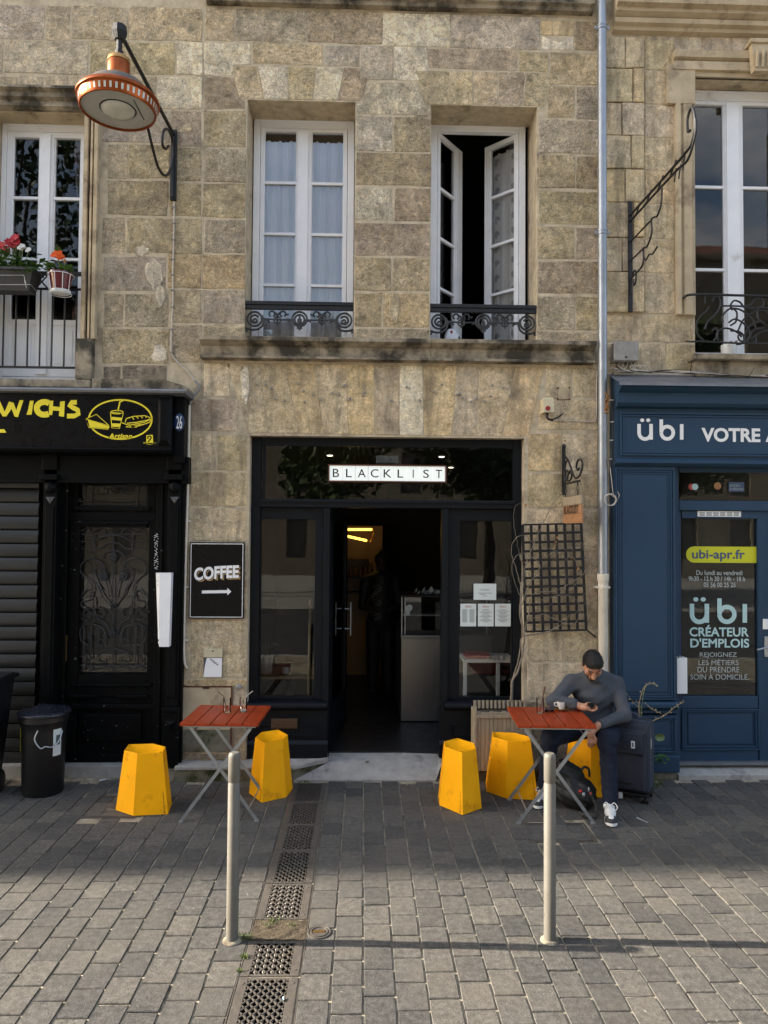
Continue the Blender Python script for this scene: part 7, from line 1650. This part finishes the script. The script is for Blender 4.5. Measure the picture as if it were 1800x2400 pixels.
# ================================================================== PEOPLE AND LUGGAGE
def sdf_mesh(prims, h, name, m, parent=None, noise=None, smooth=True):
    """smooth union of tapered capsules ('c',a,b,ra,rb,k) and ellipsoids ('e',centre,radii,axes,k), meshed with surface nets"""
    lo = np.full(3, 1e9); hi = np.full(3, -1e9); bb = []
    for p in prims:
        if p[0] == 'c':
            r = max(p[3], p[4]); l = np.minimum(p[1], p[2])-r; u = np.maximum(p[1], p[2])+r
        else:
            r = max(p[2]); l = np.array(p[1])-r; u = np.array(p[1])+r
        bb.append((l, u)); lo = np.minimum(lo, l); hi = np.maximum(hi, u)
    lo -= 4*h; hi += 4*h; n = np.ceil((hi-lo)/h).astype(int)+1
    D = np.full(n, .5, np.float32)
    for p, (l, u) in zip(prims, bb):
        k = p[-1]; i0 = np.maximum(0, ((l-k*1.5-3*h-lo)/h).astype(int)); i1 = np.minimum(n, ((u+k*1.5+3*h-lo)/h).astype(int)+2)
        ax = [lo[i]+h*np.arange(i0[i], i1[i]) for i in range(3)]
        X, Y_, Z = np.meshgrid(*ax, indexing='ij')
        if p[0] == 'c':
            a, b = np.array(p[1]), np.array(p[2]); ab = b-a; L2 = max(1e-9, ab@ab)
            t = np.clip(((X-a[0])*ab[0]+(Y_-a[1])*ab[1]+(Z-a[2])*ab[2])/L2, 0, 1)
            d = np.sqrt((X-a[0]-t*ab[0])**2+(Y_-a[1]-t*ab[1])**2+(Z-a[2]-t*ab[2])**2)-(p[3]+(p[4]-p[3])*t)
        else:
            A = np.array(p[3]) if p[3] is not None else np.eye(3); c = p[1]
            q = [(X-c[0])*A[i][0]+(Y_-c[1])*A[i][1]+(Z-c[2])*A[i][2] for i in range(3)]
            s = np.sqrt(sum((q[i]/p[2][i])**2 for i in range(3))); s2 = np.sqrt(sum((q[i]/p[2][i]**2)**2 for i in range(3)))+1e-6
            d = s*(s-1)/s2
        sl = tuple(slice(i0[i], i1[i]) for i in range(3)); O = D[sl]
        hh = np.maximum(k-np.abs(O-d), 0)/k
        D[sl] = np.minimum(O, d)-hh*hh*k*.25
    if noise:
        ax = [lo[i]+h*np.arange(n[i]) for i in range(3)]; X, Y_, Z = np.meshgrid(*ax, indexing='ij', sparse=True); D = D+noise(X, Y_, Z).astype(np.float32)
    S = D < 0
    cs = np.array(n)-1; P_ = np.zeros((*cs, 3), np.float32); cnt = np.zeros(cs, np.float32)
    cor = [(i, j, k) for i in (0, 1) for j in (0, 1) for k in (0, 1)]
    sub = lambda A, o: A[o[0]:o[0]+cs[0], o[1]:o[1]+cs[1], o[2]:o[2]+cs[2]]
    for a in cor:
        for axx in range(3):
            if a[axx]: continue
            b = list(a); b[axx] = 1; da, db = sub(D, a), sub(D, b); msk = (da < 0) != (db < 0)
            t = np.where(msk, da/np.where(msk, da-db, 1), 0)
            for c in range(3): P_[..., c] += msk*(a[c]+(t if c == axx else 0))
            cnt += msk
    act = cnt > 0; ix = np.full(cs, -1, int); ix[act] = np.arange(act.sum())
    idx = np.argwhere(act); V = lo+h*(idx+P_[act]/cnt[act][:, None])
    F_ = []
    for axx in range(3):
        o1, o2 = (axx+1) % 3, (axx+2) % 3
        s0 = [slice(None)]*3; s1 = [slice(None)]*3; s0[axx] = slice(0, -1); s1[axx] = slice(1, None)
        ch = S[tuple(s0)] != S[tuple(s1)]; e = np.argwhere(ch); e = e[(e[:, o1] > 0) & (e[:, o2] > 0) & (e[:, o1] < cs[o1]) & (e[:, o2] < cs[o2])]
        fl = S[tuple(s0)][tuple(e.T)]
        def cell(d1, d2): q = e.copy(); q[:, o1] -= d1; q[:, o2] -= d2; return ix[tuple(q.T)]
        Q = np.stack([cell(0, 0), cell(1, 0), cell(1, 1), cell(0, 1)], 1); Q[~fl] = Q[~fl][:, ::-1]; F_.append(Q)
    F_ = np.concatenate(F_); F_ = F_[(F_ >= 0).all(1)]
    me = bpy.data.meshes.new(name); me.from_pydata(V.tolist(), [], F_.tolist()); me.update()
    bm = bmesh.new(); bm.from_mesh(me); bmesh.ops.smooth_vert(bm, verts=bm.verts, factor=.4, use_axis_x=True, use_axis_y=True, use_axis_z=True); bmesh.ops.recalc_face_normals(bm, faces=bm.faces); bm.to_mesh(me); bm.free()
    me.polygons.foreach_set('use_smooth', [True]*len(me.polygons)); me.materials.append(MT[m])
    o = bpy.data.objects.new(name, me); COL.objects.link(o)
    if parent: attach(o, parent)
    return o
A_ = lambda v: np.array(tuple(v), float)
def cap(a, b, ra, rb, k=.02): return ('c', A_(a), A_(b), ra, rb, k)
def ell(c, r, axes=None, k=.02): return ('e', A_(c), tuple(r), None if axes is None else [A_(x) for x in axes], k)

man = thing('person', 'person in a grey sweater and dark jeans on a stool, bent over a phone', 'person', (1.98, 6.1, 0))
Hc = F(1389, 1556, 5.90)
th = rad(47); fwd = Vector((-.10, -math.cos(th), -math.sin(th))).normalized(); rgt = Vector((-1, .10, 0)).normalized(); upv = fwd.cross(rgt).normalized()
if upv.z < 0: upv = -upv
H_ = lambda r, f, u: Hc+rgt*r+fwd*f+upv*u
ax3 = (rgt, fwd, upv)
NB = F(1394, 1590, 6.06)
RS, RE, RWr = F(1340, 1602, 6.10), F(1297, 1642, 5.97), F(1350, 1652, 5.87)
LS, LE, LWr = F(1444, 1604, 6.10), F(1464, 1676, 5.92), F(1402, 1700, 5.80)
chest = F(1391, 1622, 6.10); belly = F(1396, 1680, 6.14); pel = Vector((F(1400, 1720, 6.2).x, 6.19, .57))
RH, LH = Vector((pel.x-.10, 6.12, .56)), Vector((pel.x+.10, 6.12, .56))
RK, LK = F(1290, 1722, 5.82), F(1424, 1722, 5.74); RA, LA = F(1277, 1850, 5.93), F(1430, 1876, 5.64)
RK.z = LK.z = .555; RA.z, LA.z = .10, .095
hand = []
def finger(pts, r): return [cap(pts[i], pts[i+1], r*(1-.1*i), r*(1-.1*(i+1)), .006) for i in range(len(pts)-1)]
# right hand cradling the phone
ph = F(1386, 1649, 5.80)
pm = F(1368, 1657, 5.84)
hand += [cap(RWr, pm, .026, .028, .02), ell(pm+Vector((.015, -.01, -.003)), (.038, .036, .022), None, .02)]
for i in range(4):
    b = pm+Vector((.030, -.022+.017*i-.012, -.014)); hand += finger([b, b+Vector((.034, -.010, -.006)), b+Vector((.062, -.010, .008)), b+Vector((.066, -.006, .026))], .0095)
b = pm+Vector((.0, -.015, .018)); hand += finger([b, b+Vector((.020, -.012, .016)), b+Vector((.046, -.008, .018))], .0105)
# left hand hanging between the knees
pl_ = F(1385, 1719, 5.785)
hand += [cap(LWr, pl_, .026, .028, .02), ell(pl_+Vector((-.005, 0, -.012)), (.030, .026, .040), None, .02)]
for i in range(4):
    b = pl_+Vector((-.024+.016*i, -.012, -.036)); l = (.9, 1.05, 1.1, .85)[i]; hand += finger([b, b+Vector((-.006, -.014, -.032*l)), b+Vector((-.004, -.004, -.056*l)), b+Vector((.002, .010, -.070*l))], .0092)
b = pl_+Vector((.018, -.018, -.012)); hand += finger([b, b+Vector((.012, -.022, -.026)), b+Vector((.004, -.030, -.050))], .0105)
inner = [cap(NB+Vector((0, .04, -.05)), pel, .06, .08, .03), cap(RS, LS, .05, .05, .03), cap(RS, RE, .045, .038), cap(RE, RWr, .036, .026), cap(LS, LE, .045, .038), cap(LE, LWr, .036, .026), cap(RH, RK, .065, .05), cap(RK, RA, .048, .035), cap(LH, LK, .065, .05), cap(LK, LA, .048, .035)]
head = [ell(Hc, (.075, .094, .106), ax3, .02), ell(H_(0, .022, -.070), (.056, .066, .052), ax3, .03), cap(H_(0, .062, -.102), H_(0, .070, -.105), .024, .022, .03),
        cap(H_(-.03, .080, .018), H_(.03, .080, .018), .014, .014, .015), cap(H_(0, .094, .004), H_(0, .116, -.034), .010, .015, .012), ell(H_(.013, .103, -.036), (.010, .010, .009), ax3, .008), ell(H_(-.013, .103, -.036), (.010, .010, .009), ax3, .008),
        cap(H_(-.020, .090, -.066), H_(.020, .090, -.066), .009, .009, .010), cap(H_(-.018, .088, -.078), H_(.018, .088, -.078), .010, .010, .010), ell(H_(.045, .066, -.025), (.022, .02, .024), ax3, .02), ell(H_(-.045, .066, -.025), (.022, .02, .024), ax3, .02),
        ell(H_(.078, -.008, -.020), (.010, .020, .032), ax3, .006), ell(H_(-.078, -.008, -.020), (.010, .020, .032), ax3, .006), cap(H_(0, -.035, -.075), NB, .056, .060, .03)]
sdf_mesh(head+inner+hand, .0055, 'body', 'skin', man)
hair = [ell(H_(0, -.012, .014), (.0795, .097, .106), ax3, .01), ell(H_(0, .026, .052), (.068, .070, .060), ax3, .02), ell(H_(.070, .0, -.015), (.014, .03, .045), ax3, .01), ell(H_(-.070, .0, -.015), (.014, .03, .045), ax3, .01), ell(H_(0, -.055, -.03), (.07, .05, .07), ax3, .02)]
hm = sdf_mesh(hair, .005, 'hair', 'hair', man, noise=lambda X, Y_, Z: .003*np.sin(X*310+Z*120)*np.sin(Y_*290)*np.sin(Z*330))
_rn = random.Random(4); _k = MB()
for _v in list(hm.data.vertices)[::3]:
    q = _v.co-Hc; r_, f_, u_ = q.dot(rgt), q.dot(fwd), q.dot(upv)
    if (f_ > .030 and u_ < .058-.40*abs(r_)) or (f_ > .018 and u_ < .0) or u_ < -.085 or (abs(r_) > .058 and u_ < -.005): continue
    n_ = (_v.normal+Vector((_rn.gauss(0, .5), _rn.gauss(0, .5), _rn.gauss(0, .5)))).normalized(); t_ = n_.orthogonal().normalized()*.0012; l_ = _rn.uniform(.004, .010)
    _k.add([_v.co-t_, _v.co+t_, _v.co+n_*l_], [(0, 1, 2)])
_k.build('hair_strands', 'hair', man)['kind'] = 'stuff'
# clear the face: drop hair faces in front of the hairline
bm = bmesh.new(); bm.from_mesh(hm.data)
def in_face(p): q = p-Hc; r, f, u = q.dot(rgt), q.dot(fwd), q.dot(upv); w = .006*math.sin(r*400); return (f > .030 and u < .066-.45*abs(r)+w) or (f > .022+w and u < .0) or u < -.088 or (abs(r) > .060+w*.5 and u < -.012 and f > -.03)
bmesh.ops.delete(bm, geom=[v for v in bm.verts if in_face(v.co)], context='VERTS'); bm.to_mesh(hm.data); bm.free()
bd = sdf_mesh([ell(H_(0, .026, -.075), (.060, .070, .052), ax3, .01), cap(H_(-.022, .094, -.058), H_(.022, .094, -.058), .007, .007, .008), cap(H_(0, .068, -.104), H_(0, .078, -.104), .026, .024, .02)], .0045, 'beard', 'beard', man)
bm = bmesh.new(); bm.from_mesh(bd.data)
def off(p): q = p-Hc; r, f, u = q.dot(rgt), q.dot(fwd), q.dot(upv); return (u > -.052 and abs(r) < .05) or u > -.02 or (abs(r) < .018 and f > .075 and -.088 < u < -.062) or f < -.01
bmesh.ops.delete(bm, geom=[v for v in bm.verts if off(v.co)], context='VERTS'); bm.to_mesh(bd.data); bm.free()
for s in (-1, 1):
    MB().tube(smooth_path([H_(s*.014, .094, .022), H_(s*.030, .091, .028), H_(s*.048, .078, .022)], 3), .005, 6).build('eyebrow', 'beard', man, 60)
    MB().tube(smooth_path([H_(s*.018, .090, .000), H_(s*.031, .089, -.004), H_(s*.044, .080, .000)], 3), .0035, 6).build('eyelid', 'beard', man, 60)
fold = lambda X, Y_, Z: (.0075*np.sin(36*Z+20*X+2.2*np.sin(9*X+7*Z)+1.6*np.sin(11*Y_))*(.55+.45*np.sin(6*X-9*Z+4*Y_))+.0028*np.sin(70*Z-40*X+2*np.sin(13*Y_)))
sw = [ell(chest, (.180, .120, .170), None, .06), ell(belly, (.180, .145, .150), None, .08), cap(NB+Vector((-.05, .03, .0)), RS, .066, .064, .06), cap(NB+Vector((.05, .03, .0)), LS, .066, .064, .06), cap(NB+Vector((0, .03, -.02)), chest, .075, .14, .06), ell(NB+Vector((0, -.005, .012)), (.078, .085, .05), None, .04),
      cap(RS, RE, .064, .051, .035), cap(RE, RWr-(RWr-RE)*.10, .051, .040, .03), cap(LS, LE, .064, .053, .035), cap(LE, LWr-(LWr-LE)*.08, .054, .040, .03)]
sdf_mesh(sw, .0075, 'sweater', 'sweater', man, noise=fold)
for a, b, r in ((RE, RWr, .041), (LE, LWr, .041)):
    d = (b-a).normalized(); c = b-d*.035; MB().lathe([(r-.004, -.018), (r+.002, -.014), (r+.002, .016), (r-.005, .02), (r-.010, .01)], c, 18, d).build('cuff', 'sweater', man, 50)
MB().lathe([(.060, -.012), (.068, -.006), (.068, .010), (.060, .014)], NB+Vector((0, -.022, .040)), 22, (0, -.45, 1)).build('collar', 'sweater', man, 50)
fold2 = lambda X, Y_, Z: .0045*np.sin(48*Z+16*X+2*np.sin(9*X+8*Y_))*(.5+.5*np.sin(7*Z+5*X))+.002*np.sin(95*Z+20*X)
jn = [ell(pel, (.175, .13, .115), None, .05), cap(RH, RK, .088, .072, .05), cap(RK, RA+Vector((0, 0, .03)), .070, .058, .04), cap(LH, LK, .090, .074, .05), cap(LK, LA+Vector((0, 0, .03)), .072, .060, .04)]
sdf_mesh(jn, .008, 'jeans', 'jeans', man, noise=fold2)
def shoe(toe, heel):
    toe, heel = Vector((toe[0], toe[1], 0)), Vector((heel[0], heel[1], 0)); d = (toe-heel).normalized(); s = Vector((-d.y, d.x, 0)); L = .295
    S_ = lambda l, w, z: heel+d*(l*L)+s*w+Vector((0, 0, z))
    out = [(0, -.018), (.03, -.033), (.15, -.036), (.35, -.036), (.6, -.046), (.8, -.047), (.93, -.034), (1.0, -.010), (1.0, .012), (.93, .034), (.8, .044), (.6, .040), (.35, .034), (.15, .036), (.03, .033), (0, .018)]
    up_ = sdf_mesh([cap(S_(.13, 0, .05), S_(.45, 0, .052), .034, .034, .03), cap(S_(.45, 0, .05), S_(.84, -.003, .040), .036, .033, .03), cap(S_(.14, 0, .06), S_(.18, 0, .10), .036, .038, .03), cap(S_(.25, 0, .085), S_(.55, 0, .06), .026, .022, .03)], .005, 'shoe', 'shoe_white', man)
    def slab(z0, z1, g, m, nm): n = len(out); vs = [S_(.5+(l-.5)*g, w*g, z) for z in (z0, z1) for l, w in out]; MB().add(vs, [tuple(range(n))[::-1], tuple(range(n, 2*n))]+[(i, (i+1) % n, (i+1) % n+n, i+n) for i in range(n)]).build(nm, m, up_, 50)
    slab(.0015, .011, 1.0, 'shoe_black', 'outsole'); slab(.0115, .032, 1.03, 'shoe_white', 'midsole')
    sdf_mesh([cap(S_(.80, -.016, .034), S_(.80, .014, .034), .0345, .0345, .02), ell(S_(.88, -.002, .034), (.036, .036, .026), None, .02)], .005, 'toe_cap', 'shoe_black', up_)
    for w in (-1, 1): MB().tube(smooth_path([S_(.12, w*.036, .04), S_(.28, w*.039, .055), S_(.42, w*.036, .045), S_(.62, w*.041, .04)], 4), .0055, 6).build('side_stripe', 'shoe_black', up_, 60)
    for i in range(5): l = .40+i*.075; z = .093-i*.007; MB().tube([S_(l, -.022, z-.008), S_(l+.02, 0, z), S_(l, .022, z-.008)], .0042, 6).build('lace', 'shoe_white', up_, 60)
    MB().tube(smooth_path([S_(.42, 0, .10), S_(.40, .03, .125), S_(.48, .052, .10), S_(.55, .03, .085), S_(.46, .0, .098)], 4), .004, 6).tube(smooth_path([S_(.42, 0, .10), S_(.36, -.03, .12), S_(.46, -.05, .10), S_(.46, -.0, .098)], 4), .004, 6).build('bow', 'shoe_white', up_, 60)
    MB().lathe([(.034, -.02), (.040, .0), (.037, .018)], S_(.16, 0, .115), 18).build('sock', 'shoe_black', up_, 50)
shoe((1.885, 5.40), (LA.x+.005, 5.685)); shoe((1.405, 5.76), (RA.x+.03, 6.015))
phn = thing('phone', 'black mobile phone held in the seated person\'s hand', 'phone', ph)
pd = Vector((.05, -.90, .28)).normalized(); pr_ = Vector((1, .05, 0)).normalized(); pnn = pr_.cross(pd).normalized()
bm_ = MB(); bm_.box(-.037, .037, -.072, .072, -.0045, .0045, .004)
bm_.v = [tuple(ph+pr_*x+pd*y+pnn*z) for x, y, z in bm_.v]; bm_.build('case', 'phone', phn, 40)
bm_ = MB(); bm_.box(-.034, .034, -.069, .069, .0046, .0052); bm_.v = [tuple(ph+pr_*x+pd*y+pnn*z) for x, y, z in bm_.v]; bm_.build('screen', 'sign_black', phn)

# ---- suitcase
sc = thing('suitcase', 'navy fabric wheeled suitcase standing beside the seated person', 'suitcase', (2.235, 6.02, 0))
ang_s = rad(-31); cs_, sn_ = math.cos(ang_s), math.sin(ang_s); SO = Vector((2.245, 6.04, 0))
def sput(mb): mb.v = [(SO.x+x*cs_-y*sn_, SO.y+x*sn_+y*cs_, z) for x, y, z in mb.v]; return mb
def rbox(x0, x1, y0, y1, z0, z1, r):
    bm = bmesh.new(); bmesh.ops.create_cube(bm, size=1)
    for v in bm.verts: v.co = ((x0+x1)/2+v.co.x*(x1-x0), (y0+y1)/2+v.co.y*(y1-y0), (z0+z1)/2+v.co.z*(z1-z0))
    bmesh.ops.bevel(bm, geom=bm.edges[:], offset=r, segments=4, profile=.5, affect='EDGES'); bm.verts.index_update()
    k = MB(); k.add([v.co[:] for v in bm.verts], [[v.index for v in f.verts] for f in bm.faces]); bm.free(); return k
sput(rbox(-.19, .19, -.125, .125, .075, .66, .045)).build('shell', 'case', sc, 50)
sput(rbox(-.165, .165, -.155, -.10, .10, .60, .028)).build('front_pocket', 'case', sc, 50); sput(rbox(-.155, .155, -.168, -.14, .40, .585, .02)).build('upper_pocket', 'case', sc, 50)
k = MB()
for y in (-.085, -.055, .06): k.tube([(x, y, z) for x, z in ((-.1915, .12), (-.1915, .60), (-.175, .64), (-.14, .662), (.14, .662), (.175, .64), (.1915, .60), (.1915, .12))], .004, 6)
sput(k).build('zip_piping', 'case_trim', sc, 60)
sput(MB().box(-.09, .09, -.171, -.166, .405, .413, .002).box(-.10, .06, -.160, -.154, .155, .172, .004)).build('pocket_zip', 'iron', sc)
k = MB(); k.box(.055, .085, -.1715, -.168, .455, .515, .002); sput(k).build('luggage_tag', 'white', sc); sput(MB().box(.064, .076, -.1725, -.1716, .468, .503)).build('tag_print', 'ink', sc)
k = MB(); k.tube([(.192, -.075, .53), (.197, -.08, .50), (.196, -.08, .45)], .006, 6); sput(k).build('zip_pull', 'steel', sc, 50)
k = MB(); k.tube(smooth_path([(-.07, .03, .66), (-.06, .03, .69), (.06, .03, .69), (.07, .03, .66)], 4), .011, 8); sput(k).build('top_handle', 'case_trim', sc, 50)
sput(MB().box(-.18, .18, -.12, .12, .058, .076, .004)).build('base', 'bin', sc)
for x in (-.15, .15):
    for y in (-.095, .095):
        for dx in (-.018, .018): k = MB(); k.lathe([(.0, -.011), (.026, -.011), (.030, -.006), (.030, .006), (.026, .011), (0, .011)], (x+dx, y, .031), 18, (1, 0, 0)); sput(k).build('wheel', 'bin', sc, 40)
        k = MB(); k.box(x-.006, x+.006, y-.012, y+.012, .031, .06); sput(k).build('wheel_fork', 'bin', sc)
k = MB(); k.box(-.05, -.02, -.132, -.129, .02, .07); sput(k).build('barcode_tag', 'white', sc)

# ---- backpack on the ground under the table
bp = thing('backpack', 'black backpack slumped on the ground under the table', 'backpack', (1.70, 5.78, 0))
bn_ = lambda X, Y_, Z: .006*np.sin(X*55+Z*40)*np.sin(Y_*50+Z*30)+.004*np.sin(Z*110+X*60)
c0 = Vector((1.70, 5.80, 0))
sdf_mesh([ell(c0+Vector((.02, 0, .13)), (.17, .13, .13), None, .05), ell(c0+Vector((-.06, .03, .25)), (.10, .09, .13), None, .06), ell(c0+Vector((.08, -.07, .12)), (.09, .07, .10), None, .04), cap(c0+Vector((-.10, .0, .30)), c0+Vector((.05, .02, .28)), .045, .04, .05)], .009, 'bag_body', 'backpack', bp, noise=bn_)
MB().tube(smooth_path([c0+Vector((.06, .0, .28)), c0+Vector((.09, -.02, .33)), c0+Vector((.13, -.01, .31)), c0+Vector((.14, 0, .25))], 4), .010, 8).build('grab_handle', 'backpack', bp, 50)
MB().tube(smooth_path([c0+Vector((.10, -.12, .16)), c0+Vector((.14, -.17, .08)), c0+Vector((.12, -.22, .012)), c0+Vector((.06, -.24, .008)), c0+Vector((.02, -.20, .01))], 4), .011, 6).build('strap', 'backpack', bp, 50)
for x, z, r, m in ((.02, .185, (.012, .008, .012), 'red'), (.045, .160, (.013, .008, .018), 'steel'), (.10, .168, (.009, .006, .012), 'red_ink'), (.085, .20, (.006, .006, .018), 'steel')):
    MB().ball(c0+Vector((x, -.155+.02*abs(x-.05), z)), r, 12, 8).build('key_fob', m, bp, 60)

# ---- barista inside
ba = thing('person', 'dim figure in dark clothes standing inside the cafe behind the doorway', 'person', F(893, 1500, 9.3))
hb = F(893, 1312, 9.3); B0 = lambda x, y, z: hb+Vector((x, y, z))
sdf_mesh([ell(B0(0, 0, 0), (.078, .098, .115), None, .02), cap(B0(0, .0, -.10), B0(0, .03, -.22), .055, .06, .03), cap(B0(.02, -.10, -.02), B0(.03, -.115, -.04), .014, .014, .02), cap(B0(0, .03, -.25), B0(0, .03, -.75), .12, .13, .05), cap(B0(-.2, .03, -.3), B0(-.24, -.02, -.6), .05, .045), cap(B0(-.24, -.02, -.6), B0(-.05, -.2, -.62), .042, .035), cap(B0(.2, .03, -.3), B0(.24, -.02, -.6), .05, .045), cap(B0(.24, -.02, -.6), B0(.1, -.22, -.62), .042, .035), cap(B0(-.09, .03, -.8), B0(-.1, .03, hb.z*-1+.20), .075, .05), cap(B0(.09, .03, -.8), B0(.1, .03, -hb.z+.20), .075, .05), ell(B0(-.1, -.03, -hb.z+.185), (.045, .12, .035)), ell(B0(.1, -.03, -hb.z+.185), (.045, .12, .035))], .014, 'body', 'beard', ba)  # bare skin takes the dark beard colour, indoor dimness painted in for a silhouette
sdf_mesh([ell(B0(0, .012, .02), (.088, .105, .11), None, .02)], .012, 'cap', 'hair', ba)
sdf_mesh([cap(B0(0, .03, -.27), B0(0, .03, -.75), .15, .15, .08), cap(B0(-.17, .03, -.26), B0(.17, .03, -.26), .07, .07, .06), cap(B0(-.2, .03, -.28), B0(-.24, -.02, -.6), .065, .055), cap(B0(.2, .03, -.28), B0(.24, -.02, -.6), .065, .055), cap(B0(-.09, .03, -.8), B0(-.1, .03, -hb.z+.26), .10, .07, .05), cap(B0(.09, .03, -.8), B0(.1, .03, -hb.z+.26), .10, .07, .05)], .016, 'dark_clothes', 'backpack', ba)
k = MB()
for i in range(16): z = -.35-.028*i; x = -.07+.03*math.sin(i); k.tube([B0(x-.04, -.135+.0*i, z), B0(x, -.145, z+.02), B0(x+.05, -.138, z+.035)], .004, 5)
k.build('apron_print', 'grey_plastic', ba)['kind'] = 'stuff'
